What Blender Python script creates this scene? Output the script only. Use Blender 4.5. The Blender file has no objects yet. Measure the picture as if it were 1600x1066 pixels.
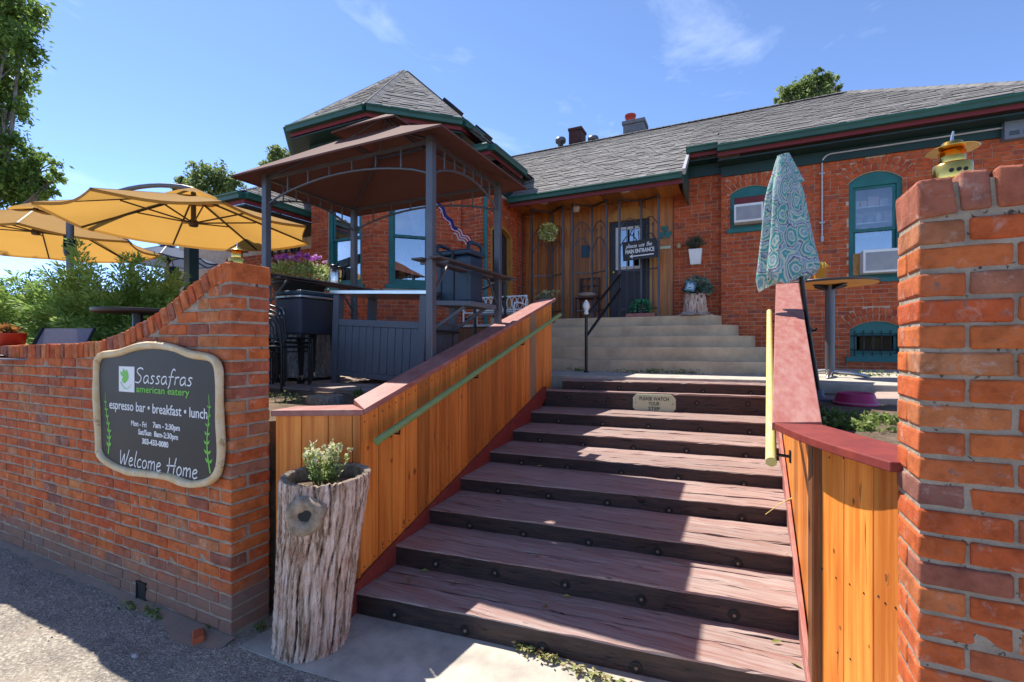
import bpy, bmesh, math, random
import numpy as np
from mathutils import Vector, Matrix, geometry

random.seed(7); RNG = np.random.default_rng(11)
SC = bpy.context.scene
COL = SC.collection
R = math.radians
PI = math.pi

# ------------------------------------------------------------------ camera, sky, sun, exposure
EYE = 1.70
YAW = R(25.6)
cam = bpy.data.cameras.new('camera')
cam.sensor_width = 36.0
cam.lens = 730.0 / 1600.0 * 36.0
cam.shift_y = 7.0 / 1600.0
cam.clip_start = 0.05
cam.clip_end = 600.0
camo = bpy.data.objects.new('camera', cam)
camo.location = (0, 0, EYE)
camo.rotation_euler = (R(90), 0, YAW)
COL.objects.link(camo)
SC.camera = camo

SUN_TO = Vector((-0.60, 0.235, 1.0)).normalized()
SUN_EL = math.asin(SUN_TO.z)
SUN_AZ = math.atan2(SUN_TO.x, SUN_TO.y)       # clockwise from +Y

world = bpy.data.worlds.new("World")
SC.world = world
world.use_nodes = True
nt = world.node_tree
nt.nodes.clear()
out = nt.nodes.new('ShaderNodeOutputWorld')
bg = nt.nodes.new('ShaderNodeBackground')
sky = nt.nodes.new('ShaderNodeTexSky')
sky.sky_type = 'NISHITA'
sky.sun_disc = False
sky.sun_elevation = SUN_EL
sky.sun_rotation = SUN_AZ
sky.altitude = 1600
sky.air_density = 0.5
sky.dust_density = 0.1
sky.ozone_density = 3.5
bg.inputs['Strength'].default_value = 0.12
tc = nt.nodes.new('ShaderNodeTexCoord')
mp = nt.nodes.new('ShaderNodeMapping')
mp.inputs['Scale'].default_value = (2.1, 1.5, 4.4)
mp.inputs['Rotation'].default_value = (0.25, 0.35, 0.3)
mp.inputs['Location'].default_value = (1.9, 0.6, 0.25)
cn = nt.nodes.new('ShaderNodeTexNoise')
cn.inputs['Scale'].default_value = 1.7
cn.inputs['Detail'].default_value = 9
cn.inputs['Roughness'].default_value = 0.62
cn.inputs['Distortion'].default_value = 0.5
cr = nt.nodes.new('ShaderNodeValToRGB')
cr.color_ramp.elements[0].position = 0.55
cr.color_ramp.elements[0].color = (0, 0, 0, 1)
cr.color_ramp.elements[1].position = 0.80
cr.color_ramp.elements[1].color = (0.2, 0.2, 0.2, 1)
mx = nt.nodes.new('ShaderNodeMix')
mx.data_type = 'RGBA'
mx.inputs['B'].default_value = (5.0, 5.3, 5.8, 1)
L = nt.links.new
L(tc.outputs['Generated'], mp.inputs['Vector'])
L(mp.outputs['Vector'], cn.inputs['Vector'])
L(cn.outputs['Fac'], cr.inputs['Fac'])
L(cr.outputs['Color'], mx.inputs['Factor'])
L(sky.outputs['Color'], mx.inputs['A'])
L(mx.outputs['Result'], bg.inputs['Color'])
L(bg.outputs['Background'], out.inputs['Surface'])

sun = bpy.data.lights.new('sun', 'SUN')
sun.energy = 2.7
sun.angle = R(0.5)
sun.color = (1.0, 0.95, 0.87)
suno = bpy.data.objects.new('sun', sun)
suno.rotation_euler = SUN_TO.to_track_quat('Z', 'Y').to_euler()
suno.location = (-8, 6, 14)
COL.objects.link(suno)

SC.view_settings.view_transform = 'Standard'
SC.view_settings.look = 'None'
SC.view_settings.gamma = 1.0
SC.view_settings.use_curve_mapping = False
SC.view_settings.exposure = 1.8
SC.cycles.max_bounces = 8
SC.cycles.transparent_max_bounces = 16

# ------------------------------------------------------------------ measuring helpers
CY, SY = math.cos(YAW), math.sin(YAW)


def _ray(px, py):
    a = (px - 800.0) / 730.0
    return CY * a - SY, SY * a + CY, (540.0 - py) / 730.0


def pv(px, py, v):
    r = _ray(px, py)
    t = v / r[1]
    return Vector((r[0] * t, v, EYE + r[2] * t))


def pu(px, py, u):
    r = _ray(px, py)
    t = u / r[0]
    return Vector((u, r[1] * t, EYE + r[2] * t))


def pz(px, py, z):
    r = _ray(px, py)
    t = (z - EYE) / r[2]
    return Vector((r[0] * t, r[1] * t, z))


def pd(px, py, d):
    r = _ray(px, py)
    return Vector((r[0] * d, r[1] * d, EYE + r[2] * d))


def proj(p):
    X = CY * p[0] + SY * p[1]
    Y = -SY * p[0] + CY * p[1]
    if Y < 0.05:
        return None
    return 800 + 730 * X / Y, 540 - 730 * (p[2] - EYE) / Y, Y


def shown(p, size):
    q = proj(p)
    if q is None:
        return 0.0
    s = size * 730 / q[2]
    if -10 < q[0] < 1610 and -10 < q[1] < 1076:
        return s
    return s * 1e-3


# ------------------------------------------------------------------ materials
def _n(nt, t, **kw):
    n = nt.nodes.new(t)
    for k, v in kw.items():
        setattr(n, k, v)
    return n


def _rand(nt):
    """one number per piece: the face attribute 'rnd' plus the object's own random"""
    at = _n(nt, 'ShaderNodeAttribute', attribute_name='rnd')
    oi = _n(nt, 'ShaderNodeObjectInfo')
    ad = _n(nt, 'ShaderNodeMath', operation='ADD')
    fr = _n(nt, 'ShaderNodeMath', operation='FRACT')
    nt.links.new(at.outputs['Fac'], ad.inputs[0])
    nt.links.new(oi.outputs['Random'], ad.inputs[1])
    nt.links.new(ad.outputs[0], fr.inputs[0])
    return fr.outputs[0]


def _coords(nt, scale, rnd, jitter=True):
    tc = _n(nt, 'ShaderNodeTexCoord')
    mp = _n(nt, 'ShaderNodeMapping')
    mp.inputs['Scale'].default_value = scale
    if jitter:
        mul = _n(nt, 'ShaderNodeVectorMath', operation='SCALE')
        mul.inputs[0].default_value = (13.7, 9.1, 7.3)
        nt.links.new(rnd, mul.inputs['Scale'])
        ad = _n(nt, 'ShaderNodeVectorMath', operation='ADD')
        nt.links.new(tc.outputs['Object'], ad.inputs[0])
        nt.links.new(mul.outputs[0], ad.inputs[1])
        nt.links.new(ad.outputs[0], mp.inputs['Vector'])
    else:
        nt.links.new(tc.outputs['Object'], mp.inputs['Vector'])
    return mp.outputs['Vector']


def _ramp(nt, stops, interp='LINEAR'):
    r = _n(nt, 'ShaderNodeValToRGB')
    cr = r.color_ramp
    cr.interpolation = interp
    while len(cr.elements) > 1:
        cr.elements.remove(cr.elements[-1])
    for i, (p, c) in enumerate(stops):
        e = cr.elements[0] if i == 0 else cr.elements.new(p)
        e.position = p
        e.color = (c[0], c[1], c[2], 1)
    return r


def _noise(nt, vec, scale, detail=6, rough=0.6, dist=0.0):
    n = _n(nt, 'ShaderNodeTexNoise')
    n.inputs['Scale'].default_value = scale
    n.inputs['Detail'].default_value = detail
    n.inputs['Roughness'].default_value = rough
    n.inputs['Distortion'].default_value = dist
    nt.links.new(vec, n.inputs['Vector'])
    return n.outputs['Fac']


def _mix(nt, fac, a, b, mode='MIX'):
    m = _n(nt, 'ShaderNodeMix', data_type='RGBA', blend_type=mode)
    if isinstance(fac, (int, float)):
        m.inputs['Factor'].default_value = fac
    else:
        nt.links.new(fac, m.inputs['Factor'])
    for k, x in (('A', a), ('B', b)):
        if isinstance(x, tuple):
            m.inputs[k].default_value = (x[0], x[1], x[2], 1)
        else:
            nt.links.new(x, m.inputs[k])
    return m.outputs['Result']


def _bump(nt, fac, strength, dist=0.004):
    b = _n(nt, 'ShaderNodeBump')
    b.inputs['Strength'].default_value = strength
    b.inputs['Distance'].default_value = dist
    nt.links.new(fac, b.inputs['Height'])
    return b.outputs['Normal']


def _vary(nt, col, rnd, amt):
    if amt <= 0:
        return col
    mr = _n(nt, 'ShaderNodeMapRange')
    mr.inputs['To Min'].default_value = 1 - amt
    mr.inputs['To Max'].default_value = 1 + amt
    nt.links.new(rnd, mr.inputs['Value'])
    h = _n(nt, 'ShaderNodeHueSaturation')
    nt.links.new(mr.outputs[0], h.inputs['Value'])
    nt.links.new(col, h.inputs['Color'])
    return h.outputs['Color']


def newmat(name):
    m = bpy.data.materials.new(name)
    m.use_nodes = True
    nt = m.node_tree
    b = nt.nodes['Principled BSDF']
    return m, nt, b


def mat(name, c1, c2=None, rough=0.7, metal=0.0, scale=(1, 1, 1), ns=6.0, rnd=0.0, bump=0.0, bs=40.0,
        detail=6, spec=0.4, lo=0.35, hi=0.65, bd=0.004, crack=None, cs=8.0, ct=0.36, coat=0.0):
    m, nt, b = newmat(name)
    r = _rand(nt)
    v = _coords(nt, scale, r)
    if c2 is None:
        c2 = tuple(x * 0.8 for x in c1)
    f = _noise(nt, v, ns, detail)
    col = _ramp(nt, [(lo, c1), (hi, c2)])
    nt.links.new(f, col.inputs['Fac'])
    col = col.outputs['Color']
    col = _vary(nt, col, r, rnd)
    h = _noise(nt, v, bs, 8, 0.65) if bump else None
    if crack:
        k = _noise(nt, v, cs, 5, 0.55, 0.6)
        rp = _ramp(nt, [(ct - 0.03, (1, 1, 1)), (ct + 0.02, (0, 0, 0))])
        nt.links.new(k, rp.inputs['Fac'])
        col = _mix(nt, rp.outputs['Color'], col, crack)
        if h:
            sb = _n(nt, 'ShaderNodeMath', operation='SUBTRACT')
            nt.links.new(h, sb.inputs[0])
            nt.links.new(rp.outputs['Color'], sb.inputs[1])
            h = sb.outputs[0]
    nt.links.new(col, b.inputs['Base Color'])
    b.inputs['Roughness'].default_value = rough
    b.inputs['Metallic'].default_value = metal
    b.inputs['Specular IOR Level'].default_value = spec
    b.inputs['Coat Weight'].default_value = coat
    if h:
        nt.links.new(_bump(nt, h, bump, bd), b.inputs['Normal'])
    return m


def brickmat(name, stops, dirt=(0.16, 0.11, 0.09), dirt_t=0.575, eff=0.0, bump=0.8, grime=None):
    m, nt, b = newmat(name)
    r = _rand(nt)
    v = _coords(nt, (1, 1, 1), r)
    base = _ramp(nt, stops)
    nt.links.new(r, base.inputs['Fac'])
    col = base.outputs['Color']
    big = _noise(nt, v, 13.0, 7, 0.66)
    rp = _ramp(nt, [(0.32, (0.58, 0.55, 0.55)), (0.68, (1.22, 1.24, 1.24))])
    nt.links.new(big, rp.inputs['Fac'])
    col = _mix(nt, 1.0, col, rp.outputs['Color'], 'MULTIPLY')
    d = _noise(nt, v, 26.0, 7, 0.7)
    dr = _ramp(nt, [(dirt_t, (0, 0, 0)), (dirt_t + 0.1, (0.8, 0.8, 0.8))])
    nt.links.new(d, dr.inputs['Fac'])
    col = _mix(nt, dr.outputs['Color'], col, dirt)
    if eff > 0:
        e = _noise(nt, v, 15.0, 6, 0.7, 0.4)
        er = _ramp(nt, [(0.57, (0, 0, 0)), (0.72, (eff, eff, eff))])
        nt.links.new(e, er.inputs['Fac'])
        col = _mix(nt, er.outputs['Color'], col, (0.55, 0.46, 0.40))
    if grime:
        # splash dirt near the pavement: a stain on the wall itself
        tc = _n(nt, 'ShaderNodeNewGeometry')
        sx = _n(nt, 'ShaderNodeSeparateXYZ')
        nt.links.new(tc.outputs['Position'], sx.inputs[0])
        gn = _noise(nt, tc.outputs['Position'], 3.0, 6, 0.7)
        mu = _n(nt, 'ShaderNodeMath', operation='MULTIPLY_ADD')
        mu.inputs[1].default_value = -0.36
        nt.links.new(gn, mu.inputs[0])
        nt.links.new(sx.outputs['Z'], mu.inputs[2])
        gr = _ramp(nt, [(0.0, (0.75, 0.75, 0.75)), (0.12, (0, 0, 0))])
        nt.links.new(mu.outputs[0], gr.inputs['Fac'])
        col = _mix(nt, gr.outputs['Color'], col, grime)
    nt.links.new(col, b.inputs['Base Color'])
    b.inputs['Roughness'].default_value = 0.88
    b.inputs['Specular IOR Level'].default_value = 0.25
    h = _noise(nt, v, 48.0, 9, 0.75)
    nt.links.new(_bump(nt, h, bump, 0.010), b.inputs['Normal'])
    return m


def leafmat(name, stops, trans=0.35, rough=0.55):
    m, nt, b = newmat(name)
    at = _n(nt, 'ShaderNodeAttribute', attribute_name='rnd')
    rp = _ramp(nt, stops)
    nt.links.new(at.outputs['Fac'], rp.inputs['Fac'])
    nt.links.new(rp.outputs['Color'], b.inputs['Base Color'])
    b.inputs['Roughness'].default_value = rough
    b.inputs['Specular IOR Level'].default_value = 0.25
    tr = _n(nt, 'ShaderNodeBsdfTranslucent')
    g = _n(nt, 'ShaderNodeGamma')
    g.inputs['Gamma'].default_value = 0.85
    nt.links.new(rp.outputs['Color'], g.inputs['Color'])
    nt.links.new(g.outputs['Color'], tr.inputs['Color'])
    ms = _n(nt, 'ShaderNodeMixShader')
    ms.inputs['Fac'].default_value = trans
    nt.links.new(b.outputs[0], ms.inputs[1])
    nt.links.new(tr.outputs[0], ms.inputs[2])
    nt.links.new(ms.outputs[0], nt.nodes['Material Output'].inputs['Surface'])
    return m


def glassmat(name, refl=0.35, tint=(0.75, 0.8, 0.8)):
    m, nt, b = newmat(name)
    tr = _n(nt, 'ShaderNodeBsdfTransparent')
    tr.inputs['Color'].default_value = (*tint, 1)
    gl = _n(nt, 'ShaderNodeBsdfGlossy')
    gl.inputs['Roughness'].default_value = 0.015
    gl.inputs['Color'].default_value = (0.95, 0.97, 1.0, 1)
    lw = _n(nt, 'ShaderNodeLayerWeight')
    lw.inputs['Blend'].default_value = 0.25
    ad = _n(nt, 'ShaderNodeMath', operation='ADD', use_clamp=True)
    ad.inputs[1].default_value = refl
    nt.links.new(lw.outputs['Fresnel'], ad.inputs[0])
    tc = _n(nt, 'ShaderNodeTexCoord')
    nz = _noise(nt, tc.outputs['Object'], 1.6, 2)
    nt.links.new(_bump(nt, nz, 0.08, 0.02), gl.inputs['Normal'])
    ms = _n(nt, 'ShaderNodeMixShader')
    nt.links.new(ad.outputs[0], ms.inputs['Fac'])
    nt.links.new(tr.outputs[0], ms.inputs[1])
    nt.links.new(gl.outputs[0], ms.inputs[2])
    nt.links.new(ms.outputs[0], nt.nodes['Material Output'].inputs['Surface'])
    return m


def clothmat(name, c1, c2, trans=0.3, ns=3.0):
    m, nt, b = newmat(name)
    tc = _n(nt, 'ShaderNodeTexCoord')
    f = _noise(nt, tc.outputs['Object'], ns, 6)
    rp = _ramp(nt, [(0.3, c1), (0.7, c2)])
    nt.links.new(f, rp.inputs['Fac'])
    nt.links.new(rp.outputs['Color'], b.inputs['Base Color'])
    b.inputs['Roughness'].default_value = 0.85
    b.inputs['Specular IOR Level'].default_value = 0.15
    w = _noise(nt, tc.outputs['Object'], 380.0, 2)
    nt.links.new(_bump(nt, w, 0.25, 0.002), b.inputs['Normal'])
    tr = _n(nt, 'ShaderNodeBsdfTranslucent')
    nt.links.new(rp.outputs['Color'], tr.inputs['Color'])
    ms = _n(nt, 'ShaderNodeMixShader')
    ms.inputs['Fac'].default_value = trans
    nt.links.new(b.outputs[0], ms.inputs[1])
    nt.links.new(tr.outputs[0], ms.inputs[2])
    nt.links.new(ms.outputs[0], nt.nodes['Material Output'].inputs['Surface'])
    return m


M = {}
M['brick'] = brickmat('weathered_red_brick', [(0.0, (0.25, 0.10, 0.075)), (0.12, (0.40, 0.105, 0.045)), (0.35, (0.56, 0.145, 0.038)),
                      (0.6, (0.52, 0.112, 0.03)), (0.8, (0.46, 0.085, 0.026)), (0.92, (0.54, 0.20, 0.07)), (1.0, (0.31, 0.12, 0.08))],
                      eff=0.45, grime=(0.20, 0.15, 0.12))
M['brick_coping'] = brickmat('weathered_coping_brick', [(0.0, (0.27, 0.11, 0.08)), (0.4, (0.42, 0.125, 0.065)), (0.7, (0.34, 0.135, 0.095)),
                             (0.85, (0.48, 0.19, 0.075)), (1.0, (0.24, 0.12, 0.10))], eff=0.55)
M['brick_house'] = brickmat('house_brick', [(0.0, (0.46, 0.105, 0.04)), (0.3, (0.52, 0.105, 0.034)), (0.7, (0.47, 0.082, 0.026)),
                            (0.9, (0.40, 0.075, 0.03)), (1.0, (0.30, 0.085, 0.05))], bump=0.3, dirt_t=0.66)
M['mortar'] = mat('old_mortar', (0.42, 0.34, 0.26), (0.28, 0.225, 0.17), rough=0.95, ns=11, bump=1.0, bs=60, spec=0.1, bd=0.012, crack=(0.10, 0.08, 0.06), cs=38, ct=0.33)
M['mortar_house'] = mat('house_mortar', (0.58, 0.42, 0.31), (0.46, 0.33, 0.24), rough=0.95, ns=10, bump=0.3, bs=60, spec=0.1)
M['asphalt'] = None
M['concrete'] = mat('pavement_concrete', (0.50, 0.45, 0.375), (0.33, 0.295, 0.245), rough=0.9, ns=5, bump=0.5, bs=120, spec=0.2,
                    crack=(0.12, 0.10, 0.08), cs=45, ct=0.26)
M['concrete_step'] = mat('step_concrete', (0.62, 0.455, 0.285), (0.44, 0.32, 0.205), rough=0.9, ns=3, bump=0.4, bs=60, spec=0.2,
                         crack=(0.10, 0.085, 0.07), cs=20, ct=0.28)
M['soil'] = mat('dry_soil', (0.20, 0.145, 0.10), (0.11, 0.08, 0.055), rough=0.97, ns=8, bump=1.0, bs=50, spec=0.1, bd=0.02)
M['flagstone'] = mat('flagstone', (0.36, 0.27, 0.22), (0.27, 0.19, 0.155), rough=0.85, ns=5, rnd=0.2, bump=0.5, bs=50)
M['tread_top'] = mat('worn_red_tread_paint', (0.25, 0.122, 0.098), (0.335, 0.262, 0.232), rough=0.62, scale=(0.9, 16, 16), ns=2.6, rnd=0.12,
                     bump=0.9, bs=7, crack=(0.03, 0.018, 0.018), cs=3.2, ct=0.33, lo=0.32, hi=0.62, bd=0.006)
M['riser'] = mat('black_stained_timber', (0.020, 0.014, 0.014), (0.055, 0.030, 0.024), rough=0.5, scale=(0.8, 14, 14), ns=3, bump=0.9, bs=8,
                 rnd=0.15, crack=(0.008, 0.006, 0.006), cs=3.5, ct=0.34, bd=0.006)
M['cedar'] = mat('orange_stained_cedar', (0.68, 0.24, 0.042), (0.50, 0.135, 0.018), rough=0.5, scale=(11, 11, 0.55), ns=2.4, rnd=0.34,
                 bump=0.6, bs=8, crack=(0.17, 0.05, 0.012), cs=2.6, ct=0.335, lo=0.38, hi=0.62)
M['cedar_grey'] = mat('weathered_cedar', (0.36, 0.24, 0.14), (0.24, 0.14, 0.075), rough=0.75, scale=(14, 14, 0.8), ns=2.4, rnd=0.1,
                      bump=0.6, bs=8, crack=(0.08, 0.05, 0.03), cs=2.2, ct=0.33)
M['cedar_dark'] = mat('dark_stained_post', (0.22, 0.085, 0.03), (0.09, 0.035, 0.014), rough=0.5, scale=(16, 16, 0.8), ns=2.4, bump=0.5, bs=8)
M['porch_wood'] = mat('porch_boarding', (0.50, 0.19, 0.042), (0.32, 0.10, 0.022), rough=0.4, scale=(13, 13, 0.7), ns=2.2, rnd=0.35, bump=0.3, bs=8,
                      crack=(0.10, 0.03, 0.01), cs=1.6, ct=0.33)
M['porch_trim'] = mat('honey_door_trim', (0.48, 0.23, 0.045), (0.36, 0.15, 0.03), rough=0.4, scale=(6, 6, 2), ns=3)
M['maroon'] = mat('maroon_paint', (0.24, 0.042, 0.030), (0.17, 0.030, 0.026), rough=0.5, ns=4, scale=(4, 4, 4), bump=0.25, bs=10)
M['maroon_worn'] = mat('worn_maroon_cap_paint', (0.29, 0.085, 0.065), (0.35, 0.165, 0.135), rough=0.55, scale=(9, 1.2, 9), ns=2.5, bump=0.5, bs=8,
                       crack=(0.10, 0.045, 0.04), cs=2.6, ct=0.27)
M['fascia_red'] = mat('fascia_red', (0.17, 0.016, 0.02), (0.14, 0.013, 0.017), rough=0.5)
M['green'] = mat('dark_green_paint', (0.012, 0.085, 0.062), (0.01, 0.065, 0.05), rough=0.42, ns=3)
M['green_dark'] = mat('deep_green_paint', (0.008, 0.035, 0.03), (0.006, 0.026, 0.024), rough=0.5, ns=3)
M['teal'] = mat('teal_window_paint', (0.012, 0.14, 0.13), (0.01, 0.105, 0.10), rough=0.5, ns=5, bump=0.2, bs=20)
M['rail_green'] = mat('worn_green_rail_paint', (0.18, 0.29, 0.085), (0.26, 0.34, 0.13), rough=0.5, scale=(10, 2, 10), ns=4, bump=0.3, bs=12)
M['rail_yellow'] = mat('faded_yellow_rail_paint', (0.52, 0.46, 0.12), (0.56, 0.50, 0.24), rough=0.55, scale=(10, 2, 10), ns=4, bump=0.3, bs=12)
M['shingle'] = mat('grey_shingle', (0.23, 0.215, 0.20), (0.17, 0.158, 0.148), rough=0.95, ns=8, rnd=0.20, bump=0.6, bs=160, spec=0.1)
M['shingle_base'] = mat('shingle_underlay', (0.06, 0.055, 0.05), rough=0.95)
M['steel_dark'] = mat('powder_coated_steel', (0.105, 0.108, 0.12), (0.09, 0.092, 0.105), rough=0.38, metal=0.3, spec=0.5)
M['black_metal'] = mat('black_metal', (0.018, 0.018, 0.02), (0.012, 0.012, 0.014), rough=0.35, metal=0.4, spec=0.5)
M['grey_bars'] = mat('grey_iron', (0.10, 0.10, 0.115), (0.075, 0.075, 0.085), rough=0.5, metal=0.5)
M['steel'] = mat('brushed_steel', (0.62, 0.62, 0.60), (0.5, 0.5, 0.49), rough=0.28, metal=1.0, scale=(1, 1, 8), ns=5)
M['galv'] = mat('galvanised_pipe', (0.48, 0.46, 0.46), (0.38, 0.37, 0.38), rough=0.5, metal=0.4)
M['brass'] = mat('polished_brass', (0.78, 0.49, 0.12), (0.64, 0.38, 0.08), rough=0.22, metal=1.0, ns=8, bump=0.12, bs=18)
M['plastic_grey'] = mat('slate_grey_plastic', (0.11, 0.12, 0.14), (0.088, 0.096, 0.115), rough=0.5, scale=(20, 20, 1.5), ns=3, bump=0.2, bs=8)
M['plastic_dark'] = mat('dark_plastic', (0.022, 0.020, 0.021), (0.017, 0.016, 0.017), rough=0.45)
M['plastic_navy'] = mat('navy_plastic', (0.018, 0.042, 0.07), (0.015, 0.034, 0.057), rough=0.42, ns=3)
M['wicker'] = mat('dark_wicker', (0.035, 0.038, 0.055), (0.022, 0.024, 0.035), rough=0.5, scale=(40, 40, 40), ns=3, bump=0.8, bs=3)
M['canopy'] = clothmat('maroon_brown_canopy_cloth', (0.125, 0.055, 0.043), (0.108, 0.047, 0.037), trans=0.02)
M['umbrella'] = clothmat('mustard_umbrella_cloth', (0.52, 0.285, 0.065), (0.47, 0.25, 0.055), trans=0.5, ns=1.5)
M['umbrella_grey'] = clothmat('slate_blue_cloth', (0.12, 0.15, 0.23), (0.10, 0.13, 0.20), trans=0.3)
M['white'] = mat('white_plastic', (0.74, 0.73, 0.70), (0.66, 0.65, 0.62), rough=0.45)
M['white_paint'] = mat('white_painted_wood', (0.72, 0.71, 0.68), (0.60, 0.59, 0.56), rough=0.5, bump=0.2, bs=20)
M['cream'] = mat('cream_carved_frame', (0.56, 0.38, 0.17), (0.62, 0.50, 0.33), rough=0.6, scale=(3, 3, 3), ns=5, bump=0.5, bs=9,
                 crack=(0.36, 0.24, 0.11), cs=6, ct=0.36)
M['signboard'] = mat('sign_board_charcoal', (0.026, 0.024, 0.023), (0.034, 0.030, 0.028), rough=0.5, ns=2, spec=0.3)
M['sign_white'] = mat('sign_white_print', (0.74, 0.74, 0.74), (0.70, 0.70, 0.70), rough=0.5)
M['sign_green'] = mat('sign_green_print', (0.16, 0.50, 0.05), (0.14, 0.46, 0.045), rough=0.5)
M['plaque'] = mat('pale_green_plaque_paint', (0.50, 0.56, 0.38), (0.42, 0.50, 0.33), rough=0.6, ns=4)
M['ink'] = mat('black_lettering', (0.02, 0.02, 0.018), rough=0.6)
M['bark'] = None
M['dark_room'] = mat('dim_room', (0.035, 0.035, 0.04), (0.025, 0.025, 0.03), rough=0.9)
M['curtain'] = clothmat('white_curtain', (0.66, 0.66, 0.66), (0.58, 0.58, 0.60), trans=0.3)
M['glass'] = glassmat('window_glass', 0.25)
M['glass_dim'] = glassmat('cellar_glass', -0.02, (0.8, 0.8, 0.8))
M['glass_low'] = glassmat('storeroom_glass', 0.10, (0.9, 0.92, 0.92))
M['door'] = mat('dark_slate_door', (0.030, 0.026, 0.032), (0.022, 0.019, 0.024), rough=0.4)
M['pink'] = mat('magenta_plastic', (0.42, 0.02, 0.10), (0.36, 0.02, 0.09), rough=0.4)
M['table_under'] = mat('plywood_underside', (0.56, 0.25, 0.05), (0.48, 0.20, 0.04), rough=0.6, ns=4)
M['table_top'] = mat('dark_laminate', (0.075, 0.055, 0.05), (0.06, 0.045, 0.042), rough=0.4)
M['amber'] = mat('amber_glass_candle', (0.62, 0.24, 0.02), (0.5, 0.18, 0.02), rough=0.2)
M['terracotta'] = mat('red_glazed_pot', (0.42, 0.03, 0.012), (0.34, 0.03, 0.012), rough=0.4)
M['pot_black'] = mat('black_pot', (0.018, 0.018, 0.018), rough=0.5)
M['grey_chimney'] = mat('grey_painted_brick', (0.16, 0.16, 0.17), (0.12, 0.12, 0.13), rough=0.9, ns=9, bump=0.5, bs=20)
M['soot_brick'] = brickmat('soot_brick', [(0, (0.10, 0.035, 0.025)), (0.5, (0.16, 0.05, 0.035)), (1, (0.06, 0.03, 0.03))], dirt=(0.02, 0.02, 0.02), dirt_t=0.5)
M['ac_grille'] = mat('grey_ac_grille', (0.24, 0.24, 0.25), (0.19, 0.19, 0.20), rough=0.6)
M['red_panel'] = mat('dark_red_panel', (0.20, 0.02, 0.025), (0.15, 0.016, 0.02), rough=0.6)
M['olive'] = mat('olive_stucco', (0.22, 0.24, 0.06), (0.17, 0.19, 0.05), rough=0.9, ns=6, bump=0.3)
M['rubber'] = mat('black_rubber', (0.012, 0.012, 0.012), rough=0.6)
M['bolt'] = mat('rusty_bolt', (0.30, 0.26, 0.21), (0.16, 0.09, 0.05), rough=0.5, metal=0.6, ns=20)
M['leaf_dry'] = leafmat('dry_leaves', [(0, (0.30, 0.26, 0.09)), (0.4, (0.22, 0.27, 0.08)), (0.7, (0.36, 0.30, 0.16)), (1, (0.22, 0.12, 0.05))], 0.25)
M['leaf_tree'] = leafmat('tree_leaves', [(0, (0.06, 0.11, 0.02)), (0.5, (0.13, 0.22, 0.035)), (1, (0.27, 0.36, 0.07))], 0.5)
M['leaf_far'] = leafmat('far_tree_leaves', [(0, (0.09, 0.14, 0.04)), (0.5, (0.17, 0.23, 0.06)), (1, (0.28, 0.31, 0.11))], 0.5)
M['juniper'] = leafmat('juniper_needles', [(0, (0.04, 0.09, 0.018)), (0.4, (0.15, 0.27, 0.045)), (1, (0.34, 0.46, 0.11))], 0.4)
M['grass'] = leafmat('weed_leaves', [(0, (0.07, 0.12, 0.03)), (0.6, (0.13, 0.20, 0.04)), (1, (0.28, 0.32, 0.10))], 0.35)
M['fern'] = leafmat('fern_leaves', [(0, (0.03, 0.20, 0.09)), (0.6, (0.07, 0.36, 0.17)), (1, (0.16, 0.46, 0.26))], 0.3)
M['succulent'] = leafmat('blue_green_leaves', [(0, (0.05, 0.12, 0.08)), (0.6, (0.11, 0.22, 0.17)), (1, (0.22, 0.30, 0.24))], 0.2)
M['petunia_leaf'] = leafmat('lime_leaves', [(0, (0.14, 0.22, 0.05)), (0.5, (0.34, 0.42, 0.12)), (1, (0.55, 0.58, 0.28))], 0.4)
M['petal'] = leafmat('magenta_petals', [(0, (0.30, 0.06, 0.42)), (0.6, (0.46, 0.12, 0.52)), (1, (0.62, 0.36, 0.62))], 0.3)
M['white_flower'] = leafmat('cream_flowers', [(0, (0.36, 0.40, 0.12)), (0.5, (0.55, 0.55, 0.28)), (1, (0.70, 0.68, 0.50))], 0.35)
M['wreath'] = leafmat('yellow_green_leaves', [(0, (0.12, 0.15, 0.02)), (0.3, (0.46, 0.50, 0.12)), (1, (0.78, 0.76, 0.40))], 0.2)

_a, _nt, _b = newmat('old_asphalt')
_v = _coords(_nt, (1, 1, 1), _rand(_nt), False)
_vo = _n(_nt, 'ShaderNodeTexVoronoi')
_vo.inputs['Scale'].default_value = 95.0
_nt.links.new(_v, _vo.inputs['Vector'])
_sp = _n(_nt, 'ShaderNodeSeparateColor')
_nt.links.new(_vo.outputs['Color'], _sp.inputs[0])
_gr = _ramp(_nt, [(0.0, (0.20, 0.18, 0.155)), (0.45, (0.30, 0.27, 0.23)), (0.8, (0.37, 0.335, 0.29)), (1.0, (0.52, 0.47, 0.40))])
_nt.links.new(_sp.outputs[0], _gr.inputs['Fac'])
_pt = _ramp(_nt, [(0.36, (0.72, 0.70, 0.68)), (0.64, (1.2, 1.16, 1.08))])
_nt.links.new(_noise(_nt, _v, 1.7, 7, 0.65), _pt.inputs['Fac'])
_c = _mix(_nt, 1.0, _gr.outputs['Color'], _pt.outputs['Color'], 'MULTIPLY')
_dn = _ramp(_nt, [(0.53, (0, 0, 0)), (0.68, (0.75, 0.75, 0.75))])
_nt.links.new(_noise(_nt, _v, 3.3, 8, 0.7), _dn.inputs['Fac'])
_c = _mix(_nt, _dn.outputs['Color'], _c, (0.30, 0.245, 0.19))
_nt.links.new(_c, _b.inputs['Base Color'])
_b.inputs['Roughness'].default_value = 0.95
_b.inputs['Specular IOR Level'].default_value = 0.15
_hm = _n(_nt, 'ShaderNodeMath', operation='ADD')
_nt.links.new(_vo.outputs['Distance'], _hm.inputs[0])
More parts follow.
